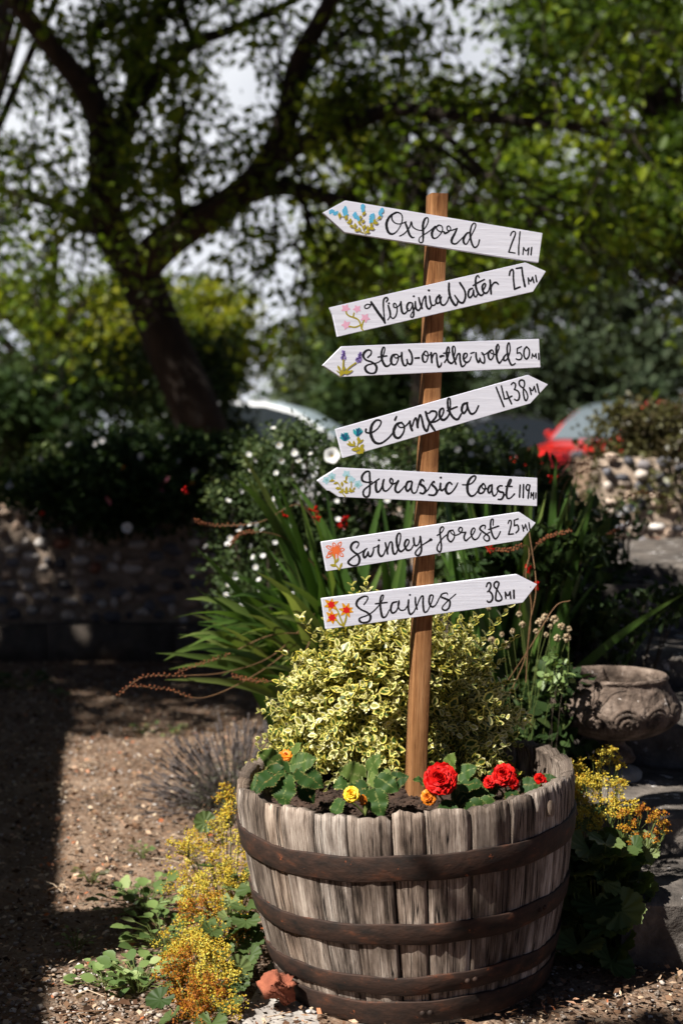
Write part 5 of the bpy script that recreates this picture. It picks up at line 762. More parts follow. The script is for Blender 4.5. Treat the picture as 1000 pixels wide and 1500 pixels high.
# ------------------------------------------------------------------ begonias in the barrel
def rosette(mb, c, axis, rad, layers, mat=0, ruffle=.15):
    axis = norm(np.asarray(axis, float)); a1 = norm(np.cross(axis, [.3, .2, 1])); a2 = np.cross(axis, a1)
    for L in range(layers):
        f = L / max(layers - 1, 1); k = 6 + int(4 * f); r_ = rad * (.30 + .70 * f)
        for q in range(k):
            a = q / k * 6.283 + L * .8 + rng.normal() * .12; out = a1 * math.cos(a) + a2 * math.sin(a); side = np.cross(axis, out)
            open_ = .15 + 1.15 * f + rng.normal() * .2; nu, nv = 6, 5; V = []
            for iv in range(nv):
                t = iv / (nv - 1)
                for iu in range(nu):
                    s_ = iu / (nu - 1) * 2 - 1
                    wdt = r_ * .72 * math.sin(math.pi * (.12 + .66 * t)) ; ln_ = r_ * t
                    ca = open_ * (.35 + .8 * t)
                    p = c + out * (math.sin(ca) * ln_) + axis * (math.cos(ca) * ln_ * .8 - .0 + rad * .30 * (1 - f)) + side * s_ * wdt - out * (wdt * .35 * s_ * s_ * (1 - t * .4)) \
                        + axis * (ruffle * r_ * 1.3 * math.sin(s_ * 6 + q * 2 + L) * t * t) + side * (ruffle * r_ * .5 * math.sin(t * 9 + q))
                    V.append(p)
            F = [(b * nu + d_, b * nu + d_ + 1, (b + 1) * nu + d_ + 1, (b + 1) * nu + d_) for b in range(nv - 1) for d_ in range(nu - 1)]
            mb.add(V, F, mat, np.clip(.35 + .5 * f + rng.normal() * .15, 0, 1))
def begonia(label, px, py, d, leaves, flowers, seed):
    base = P(px, py, d); root = thing('begonia', label, 'begonia', base, group='begonias along the front of the barrel')
    lm, stm = MB(), MB()
    pos, dd, nn, sz, tt = [], [], [], [], []
    for (lx, ly, ld, size, ang_, tl) in leaves:
        p = P(lx, ly, ld) - base
        a = R(ang_); dv = np.array([math.cos(a), -.35, math.sin(a)]); nv = np.array([-.25 - math.cos(a) * .1, -.75, .75]) + rng.normal(size=3) * .22
        pos.append(p); dd.append(dv); nn.append(nv); sz.append(size * .9); tt.append(tl)
        t = np.linspace(0, 1, 6)[:, None]; stm.tube((1 - t) * np.array([0, 0, -.02]) + t * p + np.array([0, 0, .01]) * np.sin(t * 3.14), .002, 5, 0)
    scatter(lm, BEG[0], BEG[1], pos, np.array(dd), np.array(nn), np.array(sz), np.array(tt), BEG[2])
    lm.build('leaves', M['leaf_begonia'], root, smooth=True); stm.build('stems', M['stem'], root)
    for (fx, fy, fd, rad, lay, m_, ax) in flowers:
        fm = MB(); rosette(fm, P(fx, fy, fd) - base, ax, rad, lay); fm.build('flower', m_, root, smooth=True)
begonia('begonia with dark toothed leaves and orange tips at the left end of the barrel', 420, 1165, 2.74,
        [(430, 1135, 2.74, .062, 160, .35), (410, 1130, 2.72, .07, 215, .2), (420, 1140, 2.70, .065, 265, .5), (440, 1130, 2.73, .062, 330, .3), (430, 1120, 2.75, .055, 20, .75), (400, 1140, 2.74, .055, 200, .6), (445, 1150, 2.72, .045, 300, .1), (425, 1112, 2.78, .05, 60, .9), (405, 1120, 2.76, .05, 140, .8)],
        [(418, 1108, 2.78, .015, 2, M['petal_orange'], (.1, -.3, 1))], 1)
begonia('begonia with mid green leaves and a small yellow bloom beside the post', 535, 1180, 2.70,
        [(545, 1140, 2.72, .055, 10, .95), (530, 1138, 2.73, .055, 160, .9), (540, 1130, 2.74, .05, 60, .8), (555, 1140, 2.70, .05, 330, .55), (550, 1160, 2.68, .055, 285, .6), (560, 1165, 2.69, .05, 260, .8), (500, 1175, 2.68, .04, 240, .6), (535, 1155, 2.71, .05, 200, .3), (570, 1145, 2.71, .045, 20, .2), (520, 1148, 2.72, .05, 180, .7)],
        [(515, 1164, 2.66, .016, 4, M['petal_yellow'], (-.2, -.9, .4)), (531, 1172, 2.665, .010, 2, M['petal_orange'], (.5, -.7, .4))], 2)
begonia('begonia with one large double red bloom right of the post', 665, 1185, 2.68,
        [(668, 1160, 2.70, .05, 320, .3), (680, 1165, 2.69, .055, 300, .2), (690, 1160, 2.71, .05, 340, .5), (655, 1125, 2.73, .04, 70, .9), (672, 1135, 2.72, .045, 30, .6), (660, 1178, 2.66, .045, 250, .35), (690, 1175, 2.67, .05, 310, .4), (706, 1172, 2.68, .045, 320, .7), (625, 1150, 2.70, .035, 150, .6), (675, 1150, 2.70, .05, 10, .25)],
        [(645, 1142, 2.665, .0325, 9, M['petal_red'], (-.15, -.85, .5)), (628, 1168, 2.665, .016, 3, M['petal_orange'], (-.4, -.8, .2))], 3)
begonia('begonia with shaded dark red blooms at the right end of the barrel', 745, 1165, 2.80,
        [(735, 1140, 2.82, .04, 170, .2), (765, 1150, 2.80, .042, 10, .3), (790, 1145, 2.82, .04, 20, .2), (725, 1155, 2.80, .04, 200, .3), (750, 1160, 2.78, .04, 280, .2), (780, 1158, 2.80, .035, 320, .6)],
        [(738, 1136, 2.79, .024, 8, M['petal_red'], (-.1, -.8, .5)), (717, 1146, 2.79, .014, 4, M['petal_red'], (-.5, -.7, .4)), (790, 1143, 2.80, .014, 3, M['petal_red'], (.3, -.7, .5)), (752, 1148, 2.78, .012, 3, M['petal_red'], (.2, -.9, .2))], 4)
# ------------------------------------------------------------------ walls, steps, kerb
M['flint'] = leafm('flint cobble', [(0, (.04, .04, .048, 1)), (.25, (.14, .14, .16, 1)), (.45, (.34, .27, .22, 1)), (.62, (.42, .30, .22, 1)), (.8, (.48, .42, .37, 1)), (.93, (.58, .56, .54, 1)), (1, (.22, .09, .055, 1))], 0, .6, .35)
M['mortar'] = surf('old mortar', [(.3, (.15, .11, .08, 1)), (.7, (.36, .285, .225, 1))], 18, .95, .8, .02, 8)
M['stone'] = surf('lichened stone', [(.3, (.022, .019, .017, 1)), (.5, (.075, .064, .056, 1)), (.75, (.18, .155, .135, 1))], 9, .95, .9, .02, 10, speck=(.6, 16, (.42, .40, .39, 1)))
M['stone_dark'] = surf('mossy footing stone', [(.3, (.035, .03, .025, 1)), (.7, (.13, .105, .088, 1))], 7, .95, .8, .02, 8)
def flint_wall(name, label, x0, x1, y, z0, z1, thick, footing=0, row=.075, seed=1, pr=(.40, .22, .35, .03)):
    root = thing(name, label, 'wall', ((x0 + x1) / 2, y, z0)); L = (x1 - x0) / 2; H = z1 - z0
    core = MB(); n = 60
    xs_ = np.linspace(-L, L, n); V = []
    for x in xs_:
        h = H + .025 * wobble(np.array(x), np.array(0.), seed, 3, .8)
        V += [(x, 0, 0), (x, 0, h - .03), (x, .05, h), (x, thick - .05, h), (x, thick, h - .03), (x, thick, 0)]
    i = np.arange(n - 1)[:, None] * 6; j = np.arange(5)[None]
    core.add(V, np.stack([i + j, i + 6 + j, i + 7 + j, i + 1 + j], -1).reshape(-1, 4)); core.add(V[:6], [(0, 1, 2, 3, 4, 5)]); core.add(V[-6:], [(5, 4, 3, 2, 1, 0)])
    core.build('mortar_core', M['mortar'], root)
    fb = MB(); pos, rad, tt = [], [], []
    z = footing + row * .5
    while z < H + .02:
        x = -L
        while x < L:
            w = rng.uniform(.022, .062) * row / .075
            pos.append((x + w, .004 + rng.normal() * .008, z + rng.normal() * .014)); rad.append((w * rng.uniform(.75, .98), rng.uniform(.018, .042), row * rng.uniform(.24, .47)))
            tt.append(rng.choice([rng.uniform(0, .3), rng.uniform(.4, .7), rng.uniform(.75, .97), 1.0], p=pr)); x += w * 2 + .006
        z += row
    th = None
    tv, tf = ICO2
    pos, rad = np.array(pos), np.array(rad); N = len(pos)
    Vs = tv[None] * (1 + rng.normal(size=(N, len(tv), 1)) * .11); Vs = np.sign(Vs) * np.abs(Vs) ** .93
    Vs = Vs * rad[:, None] + pos[:, None]
    fb.add(Vs.reshape(-1, 3), (tf[None] + (np.arange(N) * len(tv))[:, None, None]).reshape(-1, 3), 0, np.repeat(np.array(tt), len(tv)))
    fb.build('flint_facing', M['flint'], root, smooth=False)
    if footing:
        fo = MB(); xx = -L
        while xx < L:
            w = rng.uniform(.5, .9); fo.box((xx, -.14 + rng.normal() * .008, -.03), (min(xx + w - .008, L), -.001, footing + rng.normal() * .006)); xx += w
        fo.build('footing', M['stone_dark'], root)
    return root
flint_wall('flint_wall', 'low flint cobble garden wall on a dark stone footing under the rose hedge', -4.2, .75, 7.2, 0, .74, .32, .17, .072, 2)
flint_wall('flint_wall', 'short flint retaining wall above the top of the stone steps', 1.2, 3.8, 6.55, .62, 1.0, .3, 0, .058, 5, (.62, .26, .10, .02))

steps = thing('stone_steps', 'worn flight of lichened stone steps climbing at the right', 'steps', (.6, 2.9, 0))
def slab(x0, x1, y0, y1, z0, z1, seed):
    """Worn stone block with an uneven, chipped, rounded front edge."""
    b = MB(); nx_, ny_ = 46, 12; xs_ = np.linspace(x0, x1, nx_); ys_ = np.concatenate([[0, .006, .02, .045], np.linspace(.08, y1 - y0, ny_ - 4)]); V = []
    for yy in ys_:
        for x in xs_:
            fr = .02 * wobble(np.array(x), np.array(seed * 1.), seed, 5, 2.2)
            dz = .008 * wobble(np.array(x), np.array(yy), seed + 9, 4, 2.5) - .016 * math.exp(-yy / .012) - .012 * math.exp(-((x - (x0 + .55)) / .3) ** 2)
            V.append((x, y0 + yy + fr * math.exp(-yy / .1), z1 + dz))
    i = np.arange(len(ys_) - 1)[:, None] * nx_; j = np.arange(nx_ - 1)[None]
    b.add(V, np.stack([i + j, i + j + 1, i + nx_ + j + 1, i + nx_ + j], -1).reshape(-1, 4))
    W = []; nz_ = 7
    for q in range(nz_):
        for x_i in range(nx_):
            x, y, z = V[x_i]; t = q / (nz_ - 1)
            W.append((x, y + .012 * t + .022 * wobble(np.array(x), np.array(t * .2), seed + 3, 5, 4) * math.sin(t * 3.14), z * (1 - t) + z0 * t))
    i = np.arange(nz_ - 1)[:, None] * nx_
    b.add(W, np.stack([i + j, i + nx_ + j, i + nx_ + j + 1, i + j + 1], -1).reshape(-1, 4))
    lo = [W[q * nx_] for q in range(nz_)]; bk = V[(len(ys_) - 1) * nx_]
    b.add(lo + [(x0, y1, z0), (x0, y1, z1)], [tuple(range(nz_ + 2))])
    return b
for q, (ya, yb, z) in enumerate(((2.92, 3.3, .15), (3.24, 3.8, .25), (3.72, 4.3, .37), (4.24, 4.82, .47), (4.76, 5.36, .57), (5.3, 6.6, .645))):
    s_ = slab(-.02, 1.9, ya - 2.9, yb - 2.9 + .02, -.02 if q == 0 else z - .14, z, 20 + q)
    s_.build('step', M['stone'], steps, smooth=False)
kb = slab(-.11, .48, -.13, .5, -.03, .003, 40)
ke = kb.build('paving_slab', surf('pale slab', [(.3, (.16, .14, .125, 1)), (.7, (.42, .39, .36, 1))], 14, .9, .7, .01, 8), smooth=False, loc=(-.07, 2.72, .002)); ke.rotation_euler = (0, 0, R(-9))
tag(ke, 'pale stone slab that the barrel stands on', 'slab')
bk = MB(); bm = bmesh.new(); bmesh.ops.create_cube(bm, size=1); bmesh.ops.subdivide_edges(bm, edges=bm.edges[:], cuts=7, use_grid_fill=True)
v = np.array([q.co[:] for q in bm.verts]); f = [[q.index for q in p.verts] for p in bm.faces]; bm.free()
v = v * (1 - .14 * (np.abs(v).sum(1, keepdims=True) > 1.1)) * np.array([.06, .055, .045])
v += np.stack([wobble(v[:, 0] * 9, v[:, 2] * 9, 50, 4, 1.3), wobble(v[:, 1] * 9, v[:, 2] * 9, 51, 4, 1.3), wobble(v[:, 0] * 9, v[:, 1] * 9, 52, 4, 1.3)], -1) * .011
bk.add(v, f)
bo = bk.build('brick_fragment', surf('crumbling brick', [(.3, (.16, .045, .025, 1)), (.7, (.34, .11, .06, 1))], 30, .95, .9, .006, 8), loc=P(412, 1448, 2.70)); bo.rotation_euler = (.2, .1, .6)
tag(bo, 'crumbling red brick fragment wedged beside the foot of the barrel', 'brick')

# raised ground behind the right-hand wall
mb = MB(); gx = np.linspace(.7, 9, 50); gy = np.concatenate([np.linspace(6.6, 9, 30), np.linspace(9.3, 15, 14)]); X, Y = np.meshgrid(gx, gy)
Z = (1.0 * np.clip((X - 1.3) / .35, 0, 1) * np.clip((14.5 - Y) / 4, 0, 1)) + .03 * wobble(X, Y, 60, 4, .6) - .03
n_ = len(gx); i = np.arange(len(gy) - 1)[:, None] * n_; j = np.arange(n_ - 1)[None]
mb.add(np.stack([X, Y, Z], -1).reshape(-1, 3), np.stack([i + j, i + j + 1, i + n_ + j + 1, i + n_ + j], -1).reshape(-1, 4))
tag(mb.build('raised_bank', M['ground'], smooth=True), kind='structure')

# ------------------------------------------------------------------ stone urn and trough
ux, uy, uz = .688, 3.55, .248
urn = thing('garden_urn', 'weathered carved stone urn on a short pedestal foot on the steps', 'urn', (ux, uy, uz))
M['urn'] = surf('lichened urn stone', [(.30, (.022, .017, .014, 1)), (.5, (.10, .072, .056, 1)), (.75, (.25, .195, .16, 1))], 24, .95, .9, .008, 10, speck=(.66, 42, (.5, .45, .41, 1)))
prof = catmull([(.040, .108), (.075, .112), (.115, .126), (.148, .152), (.158, .182), (.152, .208), (.138, .235), (.129, .252), (.131, .262), (.127, .268)], 8)
seg = 216; V = []
for (r_, z) in prof:
    for q in range(seg):
        a = q / seg * 2 * math.pi; per_ = math.radians(30)
        u = ((a + R(90) + per_ / 2) % per_) - per_ / 2; arc = u * .155; zz = z - .165
        rel = 0
        if .13 < z < .24:
            rho = math.hypot(arc, zz); win = min(1, (z - .13) / .012, (.24 - z) / .015)
            if zz > -.012 and rho < .040: rel = .0062 * (math.cos(rho * 2 * math.pi / .0135) * .6 + .55)
            elif zz <= -.012 and abs(arc) < .038: rel = .0045 * (math.cos(arc * 2 * math.pi / .012) * .5 + .4)
            else: rel = .004 * math.exp(-((abs(arc) - .0405) / .004) ** 2) - .0025
            rel *= win
        rel += .0012 * wobble(np.array(a * 8), np.array(z * 60), 70, 3, .5) + .0006 * rng.normal()
        V.append(((r_ + rel) * math.cos(a), (r_ + rel) * math.sin(a), z))
i = np.arange(len(prof) - 1)[:, None] * seg; j = np.arange(seg)[None]; k = (j + 1) % seg
b = MB(); b.add(V, np.stack([i + j, i + k, i + seg + k, i + seg + j], -1).reshape(-1, 4))
b.lathe([(.127, .268), (.118, .266), (.115, .25), (.125, .22), (.13, .19), (.10, .165), (.001, .16)], 96)
b.build('bowl', M['urn'], urn, smooth=True)
b = MB(); V = []; pr = catmull([(.030, .036), (.046, .048), (.050, .062), (.040, .078), (.026, .090), (.030, .102), (.045, .110)], 6)
for (r_, z) in pr:
    for q in range(96):
        a = q / 96 * 2 * math.pi; e = 1 + .10 * math.cos(6 * a + z * 60) * math.exp(-((z - .06) / .022) ** 2); V.append((r_ * e * math.cos(a), r_ * e * math.sin(a), z))
i = np.arange(len(pr) - 1)[:, None] * 96; j = np.arange(96)[None]; k = (j + 1) % 96
b.add(V, np.stack([i + j, i + k, i + 96 + k, i + 96 + j], -1).reshape(-1, 4)); b.build('stem', M['urn'], urn, smooth=True)
M['urnfoot'] = surf('grey foot stone', [(.3, (.10, .095, .09, 1)), (.7, (.26, .25, .235, 1))], 22, .9, .6, .006, 8)
b = MB(); b.lathe([(.001, -.004), (.062, -.004), (.068, .004), (.069, .018), (.062, .027), (.045, .032), (.034, .038), (.001, .038)], 64); b.build('foot', M['urnfoot'], urn, smooth=True)

tx = P(893, 872, 4.75)
tr = thing('stone_trough', 'small rough stone trough half hidden by leaves behind the urn', 'trough', (tx[0], tx[1], .47))
b = MB(); V = []
for (h, s_, ins) in ((0, .9, 0), (.05, .95, 0), (.13, 1.02, 0), (.155, 1.0, 0), (.155, 1.0, .03), (.06, .9, .03)):
    for q in range(64):
        a = q / 64 * 2 * math.pi; sx, sy = math.cos(a), math.sin(a); p_ = max(abs(sx), abs(sy)) ** .8
        V.append(((.15 * s_ - ins) * sx / p_ * (1 + .02 * math.sin(a * 9 + h * 30)), (.10 * s_ - ins) * sy / p_ * (1 + .02 * math.sin(a * 7)), h))
i = np.arange(5)[:, None] * 64; j = np.arange(64)[None]; k = (j + 1) % 64
b.add(V, np.stack([i + j, i + k, i + 64 + k, i + 64 + j], -1).reshape(-1, 4)); b.add(V[-64:], [tuple(range(64))]); b.build('trough_body', M['stone'], tr)

# ------------------------------------------------------------------ house and tree beside the path (they throw the shade)
M['render'] = surf('roughcast wall', [(.3, (.30, .27, .23, 1)), (.7, (.42, .39, .34, 1))], 9, .9, .4)
M['tiles'] = surf('clay tiles', [(.3, (.10, .05, .035, 1)), (.7, (.2, .1, .07, 1))], 5, .9, .7, .03, 6, (1, 6, 6))
hz = 2.6; SH = np.array([-sdir.x / sdir.z, -sdir.y / sdir.z]); off = SH * hz
e0, e1 = np.array([-1.09, 5.64]) - off, np.array([-.57, 2.69]) - off
dv = (e0 - e1) / np.linalg.norm(e0 - e1); nv = np.array([dv[1], -dv[0]]); nv = nv if nv[0] < 0 else -nv
A, B = e1 - dv * 5.0, e0 + dv * .5
house = thing('house', 'roughcast house with a tiled roof standing left of the path', 'house', (B[0], B[1], 0)); o_ = np.array([B[0], B[1]])
A, B = A - o_, B - o_
b = MB(); q4 = [A + nv * .25, B + nv * .25 - dv * .2, B + nv * 6 - dv * .2, A + nv * 6]
b.add([(p[0], p[1], -.1) for p in q4] + [(p[0], p[1], hz - .05) for p in q4], [(0, 1, 5, 4), (1, 2, 6, 5), (2, 3, 7, 6), (3, 0, 4, 7)]); 
for aa, bb in ((1, 2), (3, 0)):
    m_ = (q4[aa] + q4[bb]) / 2; b.add([(q4[aa][0], q4[aa][1], hz - .05), (q4[bb][0], q4[bb][1], hz - .05), (m_[0], m_[1], hz + 2.0)], [(0, 1, 2)])
b.build('walls', M['render'], house)
b = MB(); r0, r1 = A + nv * 3.1, B + nv * 3.1
for s0, s1 in ((A, B), (A + nv * 6.2, B + nv * 6.2)):
    b.add([(s0[0], s0[1], hz - .03), (s1[0], s1[1], hz - .03), (r1[0], r1[1], hz + 2.2), (r0[0], r0[1], hz + 2.2), (s0[0], s0[1], hz), (s1[0], s1[1], hz), (r1[0], r1[1], hz + 2.25), (r0[0], r0[1], hz + 2.25)], [(3, 2, 1, 0), (4, 5, 6, 7), (0, 1, 5, 4), (1, 2, 6, 5), (2, 3, 7, 6), (3, 0, 4, 7)])
b.build('roof', M['tiles'], house)
b = MB(); c_ = np.array([-.53, 3.17]) - off - o_
for (w_, z0, z1) in ((.13, hz - .4, hz + .10),):
    q4 = [c_ + dv * w_ - nv * .04, c_ - dv * w_ - nv * .04, c_ - dv * w_ + nv * .3, c_ + dv * w_ + nv * .3]
    b.add([(p[0], p[1], z0) for p in q4] + [(p[0], p[1], z1) for p in q4], [(0, 1, 5, 4), (1, 2, 6, 5), (2, 3, 7, 6), (3, 0, 4, 7), (4, 5, 6, 7), (3, 2, 1, 0)])
b.build('dormer', M['render'], house)

# ------------------------------------------------------------------ trees
def branchy(mb, path, rad, n, length, r1, lvl=2, t0=.3, upb=.1, droop=.15, tips=None):
    path = np.asarray(path); m = len(path)
    for q in range(n):
        t = rng.uniform(t0, 1); ii = t * (m - 1); i0 = min(int(ii), m - 2); p = path[i0] + (path[i0 + 1] - path[i0]) * (ii - i0)
        ta = norm(path[i0 + 1] - path[i0]); u = rvec(1)[0]; d = norm(ta * .7 + u * .9 + np.array([0, 0, upb])); L = length * rng.uniform(.5, 1.2)
        tt = np.linspace(0, 1, 7)[:, None]; wob = np.cumsum(rng.normal(size=(7, 3)) * .035 * L, axis=0); wob[0] = 0
        br = p + d * L * tt + np.array([0, 0, -droop * L]) * tt ** 2 + wob
        mb.tube(br, np.linspace(r1, r1 * .35, 7), 5, 0, cap=False)
        if lvl > 1: branchy(mb, br, r1, 4, length * .5, r1 * .45, lvl - 1, .3, upb * .5, droop * 2.0, tips)
        if tips is not None and lvl == 1: tips.append(br)
def leaves_on(mb, tips, per, size, tmpl, spread=.10, droop=.5):
    T_ = np.array(tips); N = len(T_); t = rng.random((N, per)) ** .7 * 6; i0 = np.minimum(t.astype(int), 5); fr = (t - i0)[..., None]
    a = np.take_along_axis(T_, i0[..., None].repeat(3, -1), 1); b = np.take_along_axis(T_, (i0 + 1)[..., None].repeat(3, -1), 1)
    pos = (a + (b - a) * fr).reshape(-1, 3) + rng.normal(size=(N * per, 3)) * spread
    d = norm(rng.normal(size=(N * per, 3)) + np.array([0, 0, -droop])); nn = norm(rng.normal(size=(N * per, 3)) * .6 + np.array([0, 0, .7]))
    tint = np.clip(np.repeat(rng.random(N), per) * .5 + rng.random(N * per) * .55, 0, 1)
    scatter(mb, tmpl[0], tmpl[1], pos, d, nn, size * (.6 + .8 * rng.random(N * per)), tint)

# the big spreading tree behind the wall
tb = P(285, 600, 12.0); tb[2] = -.05
big = thing('spreading_tree', 'big dark spreading tree with a leaning forked trunk left of centre', 'tree', tb)
def limb(pts, r0, r1, n=7):
    q = catmull([P(x, y, d) for x, y, d in pts], n) - tb
    return q, np.linspace(r0, r1, len(q))
wood, leafb, tips = MB(), MB(), []
limbs = []
trunk_pts = [P(300, 660, 12.1), P(285, 600, 12), P(262, 545, 12), P(238, 490, 12), P(214, 430, 12), P(198, 390, 12)]
q = catmull([np.array([tb[0] + .12, tb[1], -.1])] + trunk_pts, 7) - tb; rr = np.linspace(.225, .172, len(q)); rr[:6] *= np.linspace(1.35, 1, 6); wood.tube(q, rr, 18)
SPEC = [
 ([(204, 405, 12), (180, 370, 11.9), (160, 330, 11.8), (152, 270, 11.6), (148, 180, 11.4), (125, 130, 11.2), (85, 80, 10.9), (30, 10, 10.6), (-40, -90, 10.2)], .17, .055),
 ([(152, 280, 11.7), (165, 230, 11.8), (185, 170, 12), (200, 115, 12.2), (216, 50, 12.4), (245, -10, 12.5), (270, -120, 12.8)], .11, .05),
 ([(190, 385, 12), (150, 340, 12.2), (90, 303, 12.6), (40, 287, 13), (-40, 270, 13.4)], .09, .03),
 ([(200, 400, 12), (235, 362, 11.8), (280, 330, 11.6), (330, 300, 11.4), (375, 262, 11.1), (405, 215, 10.9), (425, 150, 10.7), (437, 90, 10.5), (480, 10, 10.2), (530, -90, 9.8)], .165, .05),
 ([(350, 290, 11.4), (400, 275, 11.1), (450, 280, 10.8), (500, 292, 10.5), (530, 268, 10.3), (565, 247, 10.1), (620, 238, 9.8)], .075, .022),
 ([(385, 252, 11.1), (430, 216, 10.8), (480, 195, 10.6), (550, 166, 10.3), (600, 160, 10.1), (700, 172, 9.8), (850, 185, 9.4)], .085, .028),
 ([(150, 200, 11.4), (138, 120, 11.6), (132, 70, 11.8), (140, 45, 11.9), (165, 30, 12)], .035, .02),
 ([(205, 150, 12), (240, 100, 12.2), (285, 62, 12.4), (340, 42, 12.6), (420, 5, 12.8), (480, -30, 13)], .07, .03),
 ([(285, 62, 12.4), (277, 40, 12.3), (263, 0, 12.2), (255, -60, 12)], .04, .025),
 ([(430, 150, 10.7), (455, 95, 10.9), (490, 60, 11.1), (540, 20, 11.3)], .05, .02),
 ([(175, 350, 12), (170, 300, 12.2), (185, 220, 12.5), (200, 160, 12.8)], .07, .03),
 ([(440, 285, 10.9), (455, 330, 10.9), (466, 388, 10.9)], .026, .008),
 ([(430, 355, 11), (455, 385, 11), (505, 405, 10.9)], .022, .008),
 ([(620, 160, 10.1), (690, 235, 9.9), (760, 290, 9.7), (840, 320, 9.6)], .03, .012),
 ([(560, 165, 10.3), (640, 215, 10.2), (720, 270, 10), (780, 330, 9.9)], .022, .01),
 ([(250, 355, 11.8), (262, 300, 11.4), (258, 240, 11), (270, 150, 10.6)], .05, .02),
]
for pts, r0, r1 in SPEC:
    q, rr = limb(pts, r0, r1); wood.tube(q, rr, 12 if r0 > .06 else 8); limbs.append((q, rr))
for q, rr in limbs:
    L = np.linalg.norm(np.diff(q, axis=0), axis=1).sum()
    branchy(wood, q, rr, int(4 + L * 3.6), .95, .016, 2, .12, .15, .22, tips)
for (x, y, d, n) in ((20, 250, 11.4, 12), (50, 300, 11.2, 9), (15, 390, 11.4, 9), (90, 240, 11.3, 6), (60, 380, 11.5, 9), (110, 420, 11.3, 7), (40, 200, 11.5, 7), (330, 360, 11.2, 5), (560, 90, 10.4, 12), (480, 50, 10.6, 8), (400, 60, 11, 7), (240, 40, 12, 7), (620, 30, 10.2, 9), (150, 90, 11.5, 6), (680, 60, 10, 9), (300, 200, 11.5, 5), (760, 130, 9.8, 9), (900, 120, 9.6, 8), (640, 120, 10, 6), (850, 60, 9.6, 8), (950, 40, 9.4, 6)):
    c = P(x, y, d) - tb
    for _ in range(n):
        p = c + rng.normal(size=3) * np.array([.3, .4, .25]); tt = np.linspace(0, 1, 7)[:, None]; u = rvec(1)[0]
        br = p + (u * .5 + np.array([0, 0, .1])) * tt + np.array([0, 0, -.35]) * tt ** 2; wood.tube(br, np.linspace(.007, .003, 7), 4, cap=False); tips.append(br)
leaves_on(leafb, tips, 21, .072, FOLD, .08)
# the upper crown, above the picture
uc = []
for q in range(120):
    th = rng.random() * 6.283; r_ = 4.0 * math.sqrt(rng.random()); uc.append((r_ * math.cos(th) + .1, r_ * math.sin(th) * .55 - 1.9, 5.6 + 2.6 * rng.random() + (1 - r_ / 5) * 1.6))
for c in uc[::3]:
    c = np.array(c); s0 = limbs[rng.integers(0, 4)][0][-1]; tt = np.linspace(0, 1, 6)[:, None]; wood.tube(s0 + (c - s0) * tt + np.array([0, 0, .4]) * np.sin(tt * 3.14), np.linspace(.045, .012, 6), 5, cap=False)
clump_leaves(leafb, uc, .95, 250, .17, QUAD, .7, .3)
wood.build('trunk', M['bark'], big, smooth=True); leafb.build('crown', M['leaf_tree'], big)

def crown_tree(name, label, base, height, trunk_r, centres, radii, per, size, matl, group=None, flat=.75, cat='tree', tint=None):
    """Tapered trunk, a limb to every clump and leaf clumps of uneven size."""
    base = np.asarray(base, float); root = thing(name, label, cat, base, group=group); w = MB(); lf = MB()
    cs = np.asarray(centres, float) - base; top = np.array([cs[:, 0].mean(), cs[:, 1].mean(), height])
    tt = np.linspace(0, 1, 10)[:, None]; tr_ = top * tt ** np.array([1.4, 1.4, 1]) + np.cumsum(rng.normal(size=(10, 3)) * .02 * height * np.array([.5, .5, 0]), axis=0) * tt
    w.tube(tr_, np.linspace(trunk_r, trunk_r * .25, 10), 10)
    for c in cs:
        t = np.clip(c[2] / height * .75, .15, .95); s0 = tr_[int(t * 9)]; w.tube(s0 + (c - s0) * tt + np.array([0, 0, .12 * np.linalg.norm(c - s0)]) * np.sin(tt * 3.14), np.linspace(trunk_r * .3, trunk_r * .06, 10), 5, cap=False)
    clump_leaves(lf, cs, radii, per, size, QUAD, flat, .3, tint_c=tint)
    w.build('trunk', M['bark'], root, smooth=True); lf.build('crown', matl, root)
    return root
def cloud(x0, x1, y0, y1, d0, d1, n, extra_up=0):
    out = []
    for q in range(n): out.append(P(rng.uniform(x0, x1), rng.uniform(y0 - extra_up, y1), rng.uniform(d0, d1)))
    return np.array(out)
def gnd(x, d):
    p = P(x, 640, d); p[2] = -.05; return p
crown_tree('broadleaf_tree', 'bright yellow green tree behind the top of the signpost', gnd(620, 19), 5.5, .2, cloud(470, 770, 130, 470, 18, 20.5, 62), rng.uniform(.35, .75, 62), 240, .105, M['leaf_bright'], 'trees behind the garden', tint=rng.random(62) ** 1.7)
crown_tree('broadleaf_tree', 'tall leafy tree filling the upper right corner', gnd(1190, 18), 6.5, .16, cloud(740, 1080, -60, 400, 15.5, 18.5, 85), rng.uniform(.35, .8, 85), 250, .10, M['leaf_tree'], 'trees behind the garden', tint=rng.random(85) ** 2)
crown_tree('broadleaf_tree', 'yellow green tree low at the left edge behind the forked trunk', gnd(60, 21), 4.2, .2, cloud(-80, 250, 400, 570, 19.5, 22, 48), rng.uniform(.3, .7, 48), 210, .11, M['leaf_bright'], 'trees behind the garden', tint=rng.random(48) ** 1.6)
crown_tree('broadleaf_tree', 'soft green rounded tree in the gap right of the forked trunk', gnd(460, 30), 4.6, .25, cloud(405, 600, 470, 590, 28, 32, 40), rng.uniform(.5, .9, 40), 170, .17, M['leaf_grey'], 'trees behind the garden')
crown_tree('broadleaf_tree', 'small yellow green tree just right of the leaning trunk', gnd(330, 22), 3.6, .15, cloud(255, 375, 410, 570, 21, 23, 26), rng.uniform(.25, .6, 26), 170, .11, M['leaf_bright'], 'trees behind the garden')
